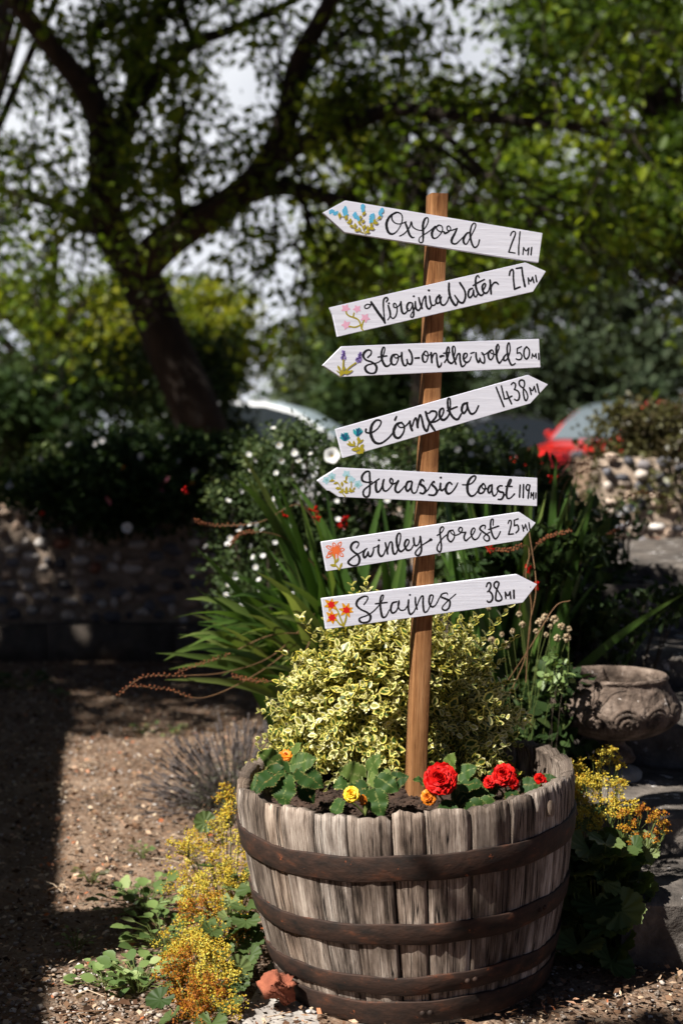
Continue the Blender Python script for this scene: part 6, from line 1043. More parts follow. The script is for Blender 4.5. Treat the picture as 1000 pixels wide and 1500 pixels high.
crown_tree('broadleaf_tree', 'dark dense evergreen beyond the signpost on the right', gnd(860, 29), 4.6, .2, cloud(680, 1100, 340, 640, 28, 30, 115), rng.uniform(.55, 1.1, 115), 220, .15, M['leaf_grey'], 'trees behind the garden', tint=rng.random(115) ** 2.2)
crown_tree('evergreen_shrub', 'black green evergreen shrub under the leaning trunk', gnd(330, 14.2), 1.9, .08, cloud(215, 360, 500, 680, 13.4, 14.6, 34), rng.uniform(.25, .42, 34), 200, .075, M['leaf_dark'], 'dark shrubs behind the wall', cat='shrub')
crown_tree('evergreen_shrub', 'dark evergreen shrub at the far left behind the hedge', gnd(60, 13), 1.8, .08, cloud(-80, 200, 520, 700, 12, 13.4, 48), rng.uniform(.25, .45, 48), 200, .075, M['leaf_dark'], 'dark shrubs behind the wall', cat='shrub')
crown_tree('evergreen_shrub', 'dark evergreen shrub between the white car and the signpost', gnd(590, 19.5), 2.6, .1, cloud(470, 690, 500, 660, 19, 21, 42), rng.uniform(.35, .6, 42), 200, .10, M['leaf_dark'], 'dark shrubs behind the wall', cat='shrub')
# hedge line that closes the view
hb = MB(); wv = MB(); hr = thing('boundary_hedge', 'long dark mixed hedge closing the view behind the cars', 'hedge', (0, 34, 0))
hc = np.stack([rng.uniform(-15, 15, 150), rng.uniform(-1.2, 1.2, 150), rng.uniform(.3, 2.6, 150)], -1)
clump_leaves(hb, hc, .95, 120, .22, QUAD, .8); hb.build('foliage', M['leaf_dark'], hr)
for x in np.arange(-15, 15, .8): wv.tube([(x, 0, -.1), (x + .1, .05, 1.0), (x + .3, .1, 2.2)], [.06, .045, .02], 6)
wv.build('stems', M['bark'], hr)
crown_tree('broadleaf_tree', 'tree standing beside the house left of the path', np.array([-5.2, 5.2, 0]), 5.6, .18, np.array([(rng.uniform(-5.6, -3.4), rng.uniform(2.75, 4.15) if q < 32 else 4.2 + 1.2 * ((q - 32) % 5) / 4, 5.4 + rng.normal() * .25) if q < 32 else (-5.7 + 2.4 * ((q - 32) // 5) / 4, 4.2 + 1.2 * ((q - 32) % 5) / 4, 5.4) for q in range(57)]), np.concatenate([rng.uniform(.25, .6, 32), rng.uniform(.28, .42, 25)]), 150, .11, M['leaf_tree'])

# out-of-view tree added right of the steps to dapple the urn and steps
rt = []
for q in range(70):
    y_ = rng.uniform(2.35, 4.0); rt.append((rng.uniform(-1.65, .1) + .25 * (y_ - 2.3), y_, 3.5 + rng.normal() * .14))
for q in range(8): rt.append((-1.75 + rng.normal() * .12, .72 + rng.normal() * .10, 3.5 + rng.normal() * .08))
for q in range(30): rt.append((2.3 + rng.normal() * .8, 3.2 + rng.normal() * .7, 4.3 + rng.normal() * .6))
crown_tree('broadleaf_tree', 'added unseen tree right of the steps whose limb over the path shades the urn and steps', np.array([2.5, 2.9, 0]), 4.4, .15, np.array(rt), np.concatenate([rng.uniform(.14, .26, 70), np.full(8, .15), rng.uniform(.35, .6, 30)]), 85, .075, M['leaf_tree'])
# ------------------------------------------------------------------ flowers used on several shrubs
def flower_mesh(name, petals, rad, pw, m_, cup=.25, centre=.22):
    b = MB(); K = 5
    for q in range(petals):
        a = q / petals * 6.283; out = np.array([math.cos(a), math.sin(a), 0]); sd = np.array([-math.sin(a), math.cos(a), 0]); V = []
        for (t, w) in ((.08, .12), (.35, .75), (.7, 1.0), (.93, .72), (1.02, .2)):
            for s_ in (-1, 0, 1): V.append(out * rad * t + sd * s_ * w * rad * pw + np.array([0, 0, cup * rad * (t * t + .18 * s_ * s_)]))
        b.add(V, [(3*i + j, 3*i + j + 1, 3*i + j + 4, 3*i + j + 3) for i in range(4) for j in range(2)], 0, rng.uniform(.3, 1))
    blobs(b, [(0, 0, rad * .08)], (rad * centre, rad * centre, rad * centre * .7), 1, .5)
    return b
def place_flowers(root, proto, pts, sc=(.8, 1.2), face=(0, -.75, .65), spread=.6):
    for k_, p in enumerate(pts):
        f = norm(np.array(face) + rng.normal(size=3) * spread); qn = Vector(f).to_track_quat('Z', 'Y').to_euler(); s_ = rng.uniform(*sc)
        if k_ == 0: proto.parent = root; proto.location = [float(v) for v in p]; proto.rotation_euler = qn; proto.scale = (s_,) * 3; src = proto
        else: copy_part(src, root, p, qn, s_)
def white_flower(): return flower_mesh('flower', 5, .0098, .52, 0).build('flower', [M['petal_white'], M['pollen']], smooth=True)

def shrub(name, label, base, centres, radii, per, size, matl, tmpl=None, stems=20, group=None, cat='shrub', flat=.85, sr=.008):
    base = np.asarray(base, float); root = thing(name, label, cat, base, group=group); lf, st = MB(), MB(); cs = np.asarray(centres, float) - base
    clump_leaves(lf, cs, radii, per, size, tmpl or QUAD, flat)
    for c in cs[rng.choice(len(cs), min(stems, len(cs)), False)]:
        t = np.linspace(0, 1, 8)[:, None]; st.tube(np.array([c[0] * .15, c[1] * .15, -.03]) * (1 - t) + c * t + rng.normal(size=(8, 3)) * .006, np.linspace(sr, sr * .4, 8), 5, cap=False)
    lf.build('foliage', matl, root); st.build('stems', M['twig'], root); return root, cs

# white-flowered shrubs behind the sign
def white_shrub(label, x0, x1, y0, y1, d0, d1, n, nf, grp, shape=None):
    cs, base = [], gnd((x0 + x1) / 2, (d0 + d1) / 2)
    while len(cs) < n:
        x, y = rng.uniform(x0, x1), rng.uniform(y0, y1)
        if shape and not shape(x, y): continue
        cs.append(P(x, y, rng.uniform(d0, d1)))
    root, c = shrub('flowering_shrub', label, base, cs, rng.uniform(.06, .13, n), 150, .020, M['leaf_shrub'], QUAD, 26, grp)
    pts = []
    while len(pts) < nf:
        x, y = rng.uniform(x0, x1), rng.uniform(y0, y1)
        if shape and not shape(x, y): continue
        if rng.random() < .7: x += rng.normal() * 12 ; y += rng.normal() * 8
        pts.append(P(x, y, d0 - .10 + .06 * rng.random()) - base)
    place_flowers(root, white_flower(), pts)
    return root
blob1 = lambda x, y: ((x - 430) / 125) ** 2 + ((y - 790) / 155) ** 2 < 1 and x > 318
white_shrub('loose shrub dotted with small white flowers left of the signpost', 310, 530, 635, 945, 4.75, 5.3, 130, 72, 'white flowering shrubs', blob1)
white_shrub('white flowering shrub behind the middle of the signpost', 480, 680, 645, 830, 5.0, 5.5, 62, 40, 'white flowering shrubs')
white_shrub('white flowering shrub right of the signpost below the cars', 640, 830, 640, 780, 5.1, 5.5, 56, 48, 'white flowering shrubs', lambda x, y: y > 640 + max(0, (x - 720)) * .75)

# bindweed: three large white trumpets
def trumpet(label, x, y, d, rad, grp='large white trumpet flowers'):
    b = MB(); V = []; seg = 30
    for (t, r_) in ((-.9, .10), (-.5, .16), (-.18, .42), (0, .85), (.03, 1.0)):
        for q in range(seg):
            a = q / seg * 6.283; rr = r_ * rad * (1 + .05 * math.cos(5 * a) * (r_ > .5)); V.append((rr * math.cos(a), rr * math.sin(a), t * rad))
    i = np.arange(4)[:, None] * seg; j = np.arange(seg)[None]; k = (j + 1) % seg
    b.add(V, np.stack([i + j, i + k, i + seg + k, i + seg + j], -1).reshape(-1, 4), 0, .9); blobs(b, [(0, 0, -.45 * rad)], (rad * .12,) * 3, 1, .5)
    b.tube([(0, 0, -.85 * rad), (0, .01, -1.4 * rad), (.01, .03, -2.3 * rad)], .0018, 5, 2)
    o = b.build('trumpet_flower', [M['petal_white'], M['pollen'], M['stem']], smooth=True, loc=P(x, y, d)); o.rotation_euler = Vector((.05 * rng.normal(), -.95, .25)).to_track_quat('Z', 'Y').to_euler()
    return tag(o, label, 'flower', grp)
trumpet('large white trumpet flower beside the left end of the Jurassic Coast board', 486, 667, 4.4, .025)
trumpet('single white trumpet flower hanging over the shaded flint wall', 186, 773, 6.3, .024)
trumpet('white trumpet flower low beneath the right tip of the Jurassic Coast board', 762, 700, 4.7, .03)

# rose hedge over the left wall
cs = []
while len(cs) < 150:
    x, y = rng.uniform(-40, 380), rng.uniform(635, 795)
    top = 715 - 60 * min(1, max(0, (x - 10) / 110)); bot = 712 + 45 * math.sin(min(1, max(0, (x + 20) / 330)) * 2.6)
    if top < y < bot: cs.append(P(x, y, rng.uniform(6.75, 7.6)))
base = np.array([-1.1, 7.45, .70]); hedge, c = shrub('rose_hedge', 'dark tangled rose hedge hanging over the top of the low flint wall', base, cs, rng.uniform(.10, .2, 150), 130, .042, M['leaf_dark'], FOLD, 40, None, 'hedge')
hl, _ = shrub('climbing_shrub', 'paler leafy climber along the upper edge of the rose hedge', np.array([-1.3, 7.5, .7]), [P(x, y, 6.9 + rng.random() * .4) for x, y in ((20, 720), (45, 695), (60, 680), (85, 662), (110, 655), (135, 652), (160, 655), (70, 665), (100, 650), (30, 710), (150, 665), (215, 640), (240, 655), (300, 665))], .10, 110, .034, M['leaf_weed'], FOLD, 14)
pts = [P(x, y, 6.72) - base for x, y in ((60, 672), (235, 640), (245, 655), (285, 690), (322, 670), (102, 652), (12, 705), (330, 700), (345, 745), (205, 668), (262, 676), (14, 712), (140, 650), (150, 645))]
place_flowers(hedge, flower_mesh('flower', 5, .015, .55, 0).build('flower', [M['petal_white'], M['pollen']], smooth=True), pts, (.7, 1.15))
M['petal_pink'] = leafm('pink petal', [(0, (.5, .12, .2, 1)), (1, (.7, .25, .34, 1))], .3)
place_flowers(hedge, flower_mesh('pink_flower', 7, .024, .6, 0).build('pink_flower', [M['petal_pink'], M['pollen']], smooth=True), [P(313, 703, 6.7) - base, P(243, 706, 6.72) - base, P(236, 720, 6.72) - base, P(160, 732, 6.7) - base], (.5, 1.1))
place_flowers(hedge, flower_mesh('orange_flower', 6, .018, .6, 0).build('orange_flower', [M['petal_orange'], M['pollen']], smooth=True), [P(182, 685, 6.7) - base, P(281, 708, 6.7) - base, P(275, 712, 6.72) - base], (.7, 1.1))
place_flowers(hedge, flower_mesh('red_flower', 6, .02, .6, 0).build('red_flower', [M['petal_red'], M['pollen']], smooth=True), [P(60, 740, 6.7) - base, P(62, 752, 6.7) - base], (.5, .7))

# ------------------------------------------------------------------ strap-leaved clumps
def blade(mb, p0, p1, lift, width, tint, twist=0.0, fold=.22, n=14):
    p0, p1 = np.asarray(p0, float), np.asarray(p1, float); t = np.linspace(0, 1, n)[:, None]
    mid = (p0 + p1) / 2 + np.array([0, 0, lift]); mid[:2] = p0[:2] * .62 + p1[:2] * .38
    c = (1 - t) ** 2 * p0 + 2 * t * (1 - t) * mid + t * t * p1; ta = norm(np.gradient(c, axis=0))
    s0 = norm(np.cross(ta, np.array([math.sin(twist), -math.cos(twist), .35]))); nn = np.cross(s0, ta)
    w = (width / 2 * np.sin(np.pi * (.10 + .90 * t[:, 0] ** .85)) ** .75)[:, None]; w[-1] = .0004
    V = np.stack([c - s0 * w + nn * w * fold, c, c + s0 * w + nn * w * fold], 1).reshape(-1, 3)
    F = [(3*i + j, 3*i + j + 1, 3*i + j + 4, 3*i + j + 3) for i in range(n - 1) for j in range(2)]
    mb.add(V, F, 0, np.clip(tint + .25 * t.repeat(3, 1).reshape(-1) ** 3, 0, 1))
def seed_spike(mb, pts, n, s_=.0030, mat_s=0, mat_b=1, frac=.42):
    c = catmull(pts, 8); mb.tube(c, np.linspace(.0016, .0009, len(c)), 5, mat_s, cap=False)
    L = len(c) - 1; pos = []
    for k_ in range(n):
        t = (1 - frac) + frac * k_ / max(n - 1, 1); ii = t * L; i0 = min(int(ii), L - 1); p = c[i0] + (c[i0 + 1] - c[i0]) * (ii - i0); ta = norm(c[i0 + 1] - c[i0])
        up = norm(np.cross(ta, [0, -1, .2])); pos.append(p + up * ((.004 if k_ % 2 else -.002)) + rng.normal(size=3) * .001)
    blobs(mb, pos, (s_, s_ * .8, s_ * .9), mat_b, .5, 1, .15)
def strap_clump(label, bx, bd, tips, spikes, wid=.031):
    base = gnd(bx, bd); root = thing('strap_leaf_clump', label, 'plant', base, group='strap leaved clumps behind the barrel'); lf = MB()
    for (x, y, d, lift, tn) in tips:
        p0 = np.array([rng.normal() * .07, rng.normal() * .06, 0]); blade(lf, p0, P(x, y, d) - base, lift, wid * rng.uniform(.75, 1.35), tn, rng.normal() * .5)
    lf.build('blades', M['leaf_blade'], root)
    for pts in spikes:
        sp = MB(); seed_spike(sp, [P(*p) - base for p in pts], rng.integers(24, 34)); sp.build('seed_spike', [M['drystem'], M['seed']], root)
    return root, base
tips = []
for (x, y) in ((228, 957), (240, 968), (262, 935), (255, 905), (290, 915), (285, 930), (305, 945), (300, 960), (335, 960), (285, 800), (290, 865), (340, 842), (375, 838), (350, 880), (362, 900), (330, 905), (400, 905), (385, 940), (380, 1010), (395, 975), (325, 990), (372, 985), (345, 700), (355, 690), (375, 720), (390, 690), (425, 705), (350, 660), (440, 730), (310, 965), (412, 850), (430, 880), (420, 780), (460, 760), (400, 740), (318, 925), (275, 948), (345, 935), (366, 955), (430, 820), (300, 900), (470, 800), (480, 840), (455, 870), (330, 870)):
    tips.append((x, y, rng.uniform(3.65, 4.1), rng.uniform(.10, .34) + (.15 if y > 900 else .02), rng.uniform(.15, .8)))
for q in range(42): tips.append((rng.uniform(380, 640), rng.uniform(690, 900), rng.uniform(3.7, 4.4), rng.uniform(0, .2), rng.uniform(.05, .6)))
for q in range(38): tips.append((rng.uniform(240, 420), rng.uniform(850, 1000), rng.uniform(3.6, 4.0), rng.uniform(.16, .42), rng.uniform(.3, .9)))
spk = [[(460, 900, 3.95), (400, 960, 3.8), (330, 985, 3.7), (265, 990, 3.65), (210, 992, 3.62), (172, 1020, 3.6)], [(450, 930, 3.9), (380, 985, 3.75), (300, 1022, 3.65), (245, 1010, 3.62), (195, 1005, 3.6)],
       [(480, 850, 4), (420, 790, 3.95), (360, 780, 3.9), (335, 800, 3.9)], [(480, 800, 4), (440, 740, 4), (380, 765, 3.95), (310, 770, 3.95), (285, 762, 3.9)], [(470, 900, 3.9), (430, 985, 3.75), (380, 998, 3.7), (340, 990, 3.7)],
       [(470, 930, 3.9), (400, 930, 3.8), (330, 960, 3.75), (260, 985, 3.7)]]
clumpL, baseL = strap_clump('strap leaved clump arching to the left of the signpost with red seed spikes', 545, 4.15, tips, spk)
tips = []
for (x, y) in ((815, 668), (838, 700), (800, 720), (780, 705), (830, 740), (850, 760), (868, 735), (770, 690), (755, 730), (808, 760), (845, 690), (790, 740), (860, 790), (880, 800), (730, 760), (700, 770), (690, 740), (720, 800), (760, 790), (650, 770), (670, 760), (640, 800), (875, 850), (1010, 850), (1005, 868), (840, 800), (720, 710), (745, 700), (665, 800)):
    tips.append((x, y, rng.uniform(3.75, 4.4), rng.uniform(.0, .25), rng.uniform(.15, .7)))
for q in range(64): tips.append((rng.uniform(640, 880), rng.uniform(670, 850), rng.uniform(3.8, 4.6), rng.uniform(0, .15), rng.uniform(.0, .6)))
spk = [[(760, 900, 3.7), (770, 830, 3.6), (795, 790, 3.55), (835, 777, 3.5)], [(780, 900, 3.6), (775, 830, 3.5), (772, 800, 3.5), (745, 806, 3.45), (712, 806, 3.45)], [(800, 850, 4.2), (812, 720, 4.2), (860, 675, 4.2), (905, 668, 4.2)], [(810, 800, 4.2), (825, 715, 4.2), (855, 690, 4.2), (900, 682, 4.2)],
       [(830, 850, 4.1), (870, 770, 4.1), (930, 722, 4.1), (975, 728, 4.1)], [(760, 760, 4.2), (790, 690, 4.2), (825, 678, 4.2), (862, 680, 4.2)], [(830, 850, 4.1), (880, 790, 4.1), (925, 765, 4.1)]]
clumpR, baseR = strap_clump('strap leaved clump standing upright to the right of the signpost', 745, 4.1, tips, spk)
def red_sprays(root, base, pts):
    for (x, y, d) in pts:
        b = MB(); c = P(x, y, d) - base
        for q in range(5):
            dv = norm(np.array([rng.normal() * .5, -.3, .8 + rng.normal() * .3])); b.tube([c + rng.normal(size=3) * .006, c + dv * .012, c + dv * .018 + rng.normal(size=3) * .003], [.001, .002, .003], 5, 0, .5)
        b.build('red_flower', M['petal_red'], root)
red_sprays(clumpL, baseL, [(462, 752, 3.9), (465, 764, 3.9), (413, 760, 4), (506, 765, 4), (273, 722, 4.2), (500, 775, 4)])
red_sprays(clumpR, baseR, [(714, 806, 3.45), (808, 704, 4.1), (786, 862, 3.6), (775, 838, 3.5)])

# lavender mound past its bloom
base = gnd(345, 4.25); lav = thing('lavender_bush', 'grey brown mound of spent lavender behind the left rim of the barrel', 'lavender', base); lf, st = MB(), MB(); pos, dd = [], []
for q in range(520):
    u = rvec(1)[0]; u[2] = abs(u[2]) * .9 + .12; u = norm(u); L = rng.uniform(.20, .31); p1 = u * L * np.array([1.0, .8, 1.0]); p0 = np.array([u[0], u[1], 0]) * .05
    t = np.linspace(0, 1, 5)[:, None]; c = p0 * (1 - t) + p1 * t + np.array([0, 0, .02]) * np.sin(t * 3.14) + rng.normal(size=(5, 3)) * .003
    st.tube(c, .0010, 3, 0, cap=False); blobs(st, [c[-1] + u * k_ * .006 for k_ in range(5)], (.0034, .0034, .0036), 0, .5, 1, .2)
    for k_ in range(9): pos.append(c[0] + (c[-1] - c[0]) * rng.uniform(.1, .75)); dd.append(u + rng.normal(size=3) * .6)
scatter(lf, NARROW[0], NARROW[1], pos, np.array(dd), rvec(len(pos)), rng.uniform(.012, .03, len(pos)), wid=rng.uniform(.006, .012, len(pos)))
st.build('flower_stalks', M['lavender'], lav); lf.build('foliage', M['lavleaf'], lav)

# dry seedheads right of the bush
base = gnd(770, 3.45); dry = thing('seedhead_plant', 'thin dry stems with pale round seedheads right of the variegated bush', 'plant', base); sm = MB(); hd = []
for (x, y) in ((798, 905), (812, 908), (806, 918), (822, 918), (833, 922), (790, 912), (800, 930), (816, 935), (785, 925), (830, 935), (720, 938), (735, 930), (750, 925), (765, 915), (742, 945), (760, 900), (716, 890)):
    d = 3.3 + rng.random() * .25; p = P(x, y, d) - base; t = np.linspace(0, 1, 8)[:, None]; m_ = np.array([p[0] * .5 + rng.normal() * .02, p[1] * .5, p[2] * .6])
    c = (1 - t) ** 2 * np.array([rng.normal() * .04, rng.normal() * .04, 0]) + 2 * t * (1 - t) * (m_ + rng.normal(size=3) * .03) + t * t * p; sm.tube(c, .0007, 4, 0, cap=False); hd.append(p)
sm.build('stems', M['stem'], dry)
h0 = MB(); blobs(h0, np.array([norm(v) * .0068 for v in rvec(24)]), (.0026,) * 3, 0, None, 1, .2)
M['husk'] = leafm('pale seedhead', [(0, (.26, .17, .10, 1)), (1, (.5, .42, .28, 1))], .2, .8, .1)
proto = h0.build('seedhead', M['husk'])
place_flowers(dry, proto, hd, (.7, 1.25))
b = MB()
for pts in ([(735, 1010, 3.35), (775, 950, 3.3), (812, 890, 3.3), (835, 880, 3.3)], [(745, 1020, 3.3), (770, 960, 3.3), (778, 890, 3.3), (770, 845, 3.3), (775, 815, 3.3)], [(770, 1000, 3.3), (775, 920, 3.3), (785, 860, 3.3), (775, 780, 3.35)]):
    b.tube(catmull([P(*p) - base for p in pts], 8), .0012, 5, 0, cap=False)
b.build('dead_stalks', M['drystem'], dry)

# leafy filling behind the urn and sprigs over it
def leafy(label, name, bx, bd, cl, rad, per, size, matl, tm=FOLD, z0=None, n=18, sr=.004):
    base = gnd(bx, bd)
    if z0 is not None: base[2] = z0
    return shrub(name, label, base, [P(*c) for c in cl], rad, per, size, matl, tm, n, sr=sr)
cl = [(rng.uniform(690, 880), rng.uniform(790, 1060), rng.uniform(3.95, 4.5)) for _ in range(75)]
leafy('dense dark leafy shrub filling the corner between the barrel and the urn', 'leafy_shrub', 790, 4.2, cl, .085, 62, .042, M['leaf_dark'])
cl = [(rng.uniform(640, 900), rng.uniform(690, 870), rng.uniform(4.6, 5.2)) for _ in range(80)]
cl = [c for c in cl if c[1] > 690 + max(0, c[0] - 790) * 1.0]
leafy('tall leafy shrub behind the strap leaves right of the signpost', 'leafy_shrub', 780, 4.9, cl, .10, 64, .046, M['leaf_shrub'])
cl = [(x + rng.normal() * 6, y + rng.normal() * 6, 4.05 + rng.random() * .25) for x, y in ((905, 905), (925, 895), (945, 890), (965, 880), (985, 875), (1000, 885), (915, 925), (935, 930), (880, 930), (895, 950), (860, 945), (870, 905), (960, 905), (985, 895), (850, 880), (900, 975), (915, 985), (955, 980), (840, 900))]
leafy('trailing sprig of green heart shaped leaves over the stone steps', 'trailing_plant', 850, 4.3, cl, .05, 22, .036, M['leaf_shrub'], FOLD)
cl = [(812, 968, 3.35), (826, 985, 3.35), (815, 1000, 3.35), (805, 990, 3.4)]
leafy('small yellowish leaves touching the left side of the urn', 'self_sown_plant', 800, 3.42, cl, .03, 20, .024, M['leaf_weed'], FOLD, sr=.0016)
cl = [(rng.uniform(715, 850), rng.uniform(1000, 1180), rng.uniform(3.42, 3.75)) for _ in range(42)]
leafy('low dark foliage close behind the right rim of the barrel', 'leafy_shrub', 790, 3.6, cl, .06, 46, .040, M['leaf_dark'])
# mound behind the right wall
cl = []
while len(cl) < 95:
    x, y = rng.uniform(800, 1060), rng.uniform(605, 745)
    if y > 738 - max(0, x - 842) * 1.25: cl.append(P(x, y, rng.uniform(6.5, 7.3)))

for (x, y) in ((868, 650), (882, 628), (892, 610)): cl.append(P(x, y, 6.8))
for q in range(20): cl.append(P(rng.uniform(900, 985), rng.uniform(600, 660), 6.8))
M['leaf_brown'] = leafm('browned shrub leaf', [(0, (.035, .022, .010, 1)), (.5, (.06, .055, .02, 1)), (1, (.13, .13, .045, 1))], .3)
shrub('overgrown_shrub', 'brownish green overgrown shrub spilling over the short retaining wall', P(930, 660, 6.95) * np.array([1, 1, 0]) + np.array([0, 0, .98]), cl, rng.uniform(.08, .15, len(cl)), 95, .032, M['leaf_brown'], QUAD, 30)
wf, _c = shrub('flowering_shrub', 'few white blossoms on thin stems before the retaining wall', gnd(905, 5.2) + np.array([0, 0, .62]), [P(x, y, 5.2) for x, y in ((905, 750), (890, 760), (920, 745), (880, 800), (930, 770), (860, 760), (855, 800), (870, 730))], .06, 40, .024, M['leaf_shrub'], QUAD, 8, 'white flowering shrubs')
wb = np.array(wf.location)
place_flowers(wf, flower_mesh('flower', 5, .019, .55, 0).build('flower', [M['petal_white'], M['pollen']], smooth=True), [P(905, 752, 5.1) - wb, P(921, 769, 5.1) - wb, P(921, 746, 5.1) - wb, P(856, 797, 5.1) - wb, P(908, 800, 5.1) - wb, P(872, 818, 5.1) - wb], (.6, 1.1))

# ------------------------------------------------------------------ lady's mantle beside the barrel
def mantle(label, base, sprays, leaves, orange=(), lsize=.05):
    base = np.asarray(base, float); root = thing('mantle_plant', label, 'plant', base, group='yellow frothy plants beside the barrel')
    for k_, (x, y, d, rad, n) in enumerate(sprays):
        b = MB(); c = P(x, y, d) - base; root_p = np.array([c[0] * .3, c[1] * .3, 0]); t = np.linspace(0, 1, 8)[:, None]; m_ = (root_p + c) / 2 + np.array([0, 0, .04])
        path = (1 - t) ** 2 * root_p + 2 * t * (1 - t) * m_ + t * t * (c - np.array([0, 0, rad * .6])); b.tube(path, np.linspace(.0018, .0011, 8), 4, 1, .5, cap=False)
        n = int(n * 1.9); N_ = max(6, n // 26); cc = c + rng.normal(size=(N_, 3)) * rad * np.array([.62, .5, .62])
        for q in cc: b.tube([path[-2], (path[-2] + q) / 2 + rng.normal(size=3) * .004, q], .0005, 3, 1, .5, cap=False)
        pos = (cc[:, None] + rng.normal(size=(N_, n // N_, 3)) * rad * .22).reshape(-1, 3); M_ = len(pos)
        hue = (.16 if k_ in orange else .62) + rng.normal() * .08
        tint = np.clip(hue + rng.normal(size=M_) * .17, 0, 1)
        for rep in range(2): scatter(b, QUAD[0] * np.array([1.25, 1, 1]) + np.array([0, -.5, 0]), QUAD[1], pos, rvec(M_), norm(rvec(M_) * .7 + np.array([0, -.4, .7])), rng.uniform(.003, .0056, M_), tint)
        b.build('flower_head', [M['froth'], M['stem']], root)
    lf = MB(); pos, dd, nn, sz = [], [], [], []
    for (x, y, d, s_) in leaves:
        p = P(x, y, d) - base; pos.append(p); out = np.array([p[0] + rng.normal() * .02, p[1] - .02 + rng.normal() * .02, .02]); dd.append(norm(out) + np.array([0, 0, -.25 + rng.normal() * .2])); nn.append(np.array([-.1, -.45, .9]) + rng.normal(size=3) * .3); sz.append(s_)
        t = np.linspace(0, 1, 5)[:, None]; lf.tube(np.array([p[0] * .3, p[1] * .3, 0]) * (1 - t) + p * t + np.array([0, 0, .02]) * np.sin(t * 3.1), .0013, 4, 1, .5, cap=False)
    scatter(lf, ROUND[0], ROUND[1], pos, np.array(dd), np.array(nn), np.array(sz), None, ROUND[2])
    lf.build('leaves', [M['leaf_mantle'], M['stem']], root); return root
dd_ = lambda y: 3.30 - (y - 1180) / 300 * .68
S = lambda L, r=.028, n=190: [(x, y, dd_(y) + rng.normal() * .04, r * rng.uniform(.8, 1.3), n) for x, y in L]
Lf = lambda L, a, b: [(x, y, dd_(y) - .02 + rng.normal() * .03, rng.uniform(a, b)) for x, y in L]
mantle('frothy yellow flowered plant at the back left of the barrel', gnd(335, 3.25), S([(338, 1185), (325, 1212), (300, 1230), (350, 1230), (285, 1250), (270, 1238), (320, 1255), (358, 1265), (330, 1275), (330, 1165)], .024), Lf([(345, 1300), (360, 1330), (340, 1320), (368, 1300), (310, 1270), (300, 1205), (352, 1345), (335, 1345), (365, 1365), (350, 1285)], .04, .065))
mantle('frothy yellow flowered plant against the left side of the barrel', gnd(325, 3.0), S([(295, 1292), (280, 1310), (315, 1300), (340, 1300), (360, 1295), (270, 1290), (305, 1330), (290, 1335), (330, 1345), (355, 1320), (350, 1375), (275, 1330)], .026), Lf([(345, 1390), (365, 1400), (330, 1375), (355, 1420), (340, 1415), (320, 1360), (370, 1380), (310, 1365), (360, 1350), (300, 1350), (325, 1395)], .04, .065), orange=(6, 7, 10))
mantle('dense orange and yellow frothy plant at the lower left of the barrel', gnd(290, 2.66), S([(262, 1380), (285, 1372), (305, 1385), (270, 1402), (295, 1405), (320, 1400), (255, 1420), (280, 1425), (305, 1430), (262, 1445), (290, 1450), (315, 1445), (270, 1470), (295, 1478), (325, 1470), (285, 1490), (335, 1430), (250, 1395)], .026, 230), Lf([(325, 1490), (340, 1470), (345, 1440), (250, 1490), (310, 1500), (235, 1465), (350, 1420)], .035, .055), orange=(6, 7, 9, 10, 11, 12, 13, 15, 3))
sr = [(880, 1112, 3.12, .016, 110), (893, 1104, 3.12, .014, 90), (905, 1118, 3.1, .015, 90), (848, 1122, 3.1, .018, 120), (858, 1140, 3.08, .022, 170), (880, 1150, 3.08, .022, 170), (903, 1150, 3.08, .02, 150), (845, 1160, 3.05, .022, 170), (868, 1172, 3.05, .024, 190), (895, 1180, 3.05, .02, 150), (925, 1180, 3.05, .018, 110), (940, 1188, 3.03, .016, 90), (962, 1190, 3.0, .015, 90), (975, 1210, 3.0, .016, 100), (955, 1222, 3.0, .015, 90), (845, 1195, 3.03, .02, 150), (872, 1200, 3.03, .02, 120), (915, 1206, 3.0, .018, 100), (930, 1230, 3.0, .012, 60), (850, 1220, 3.0, .018, 100)]
rl = [(rng.uniform(830, 908), rng.uniform(1235, 1410), 2.86 + rng.random() * .22, rng.uniform(.06, .10)) for _ in range(70)] + [(rng.uniform(903, 945), rng.uniform(1240, 1345), 2.92 + rng.random() * .1, rng.uniform(.045, .075)) for _ in range(16)] + [(838, 1160, 3.1, .05), (850, 1200, 3.05, .06), (870, 1190, 3.1, .05), (920, 1240, 3, .06), (930, 1260, 3, .07)]
mantle('yellow frothy plant with large dark leaves right of the barrel', gnd(880, 3.05), sr, rl, orange=(12, 13, 14, 11, 17, 18))

# ------------------------------------------------------------------ weeds on the path
def weed(label, x, y, n, spread, size, matl=None, h=.03):
    p = gnd(x, 1.11 * 2083.3 / (y - 640)); p[2] = -.006; root = thing('weed', label, 'weed', p, group='small weeds on the path'); lf = MB(); pos, d_ = [], []
    for q in range(n):
        a = rng.random() * 6.283; r_ = spread * math.sqrt(rng.random()); e = np.array([r_ * math.cos(a), r_ * math.sin(a), h * rng.uniform(.3, 1.3)])
        lf.tube([(e[0] * .2, e[1] * .2, 0), e * np.array([.6, .6, .8]), e], .0009, 4, 1, .5, cap=False); pos.append(e); d_.append((math.cos(a), math.sin(a), rng.uniform(-.2, .5)))
    scatter(lf, FOLD[0] * np.array([1.25, 1, 1]), FOLD[1], pos, np.array(d_), np.array([0, -.25, 1]) + rng.normal(size=(n, 3)) * .3, rng.uniform(.6, 1.25, n) * size)
    lf.build('leaves', [matl or M['leaf_weed'], M['stem']], root)
weed('broad pale green weed spreading on the gravel left of the orange flowers', 205, 1345, 60, .10, .034, h=.05)
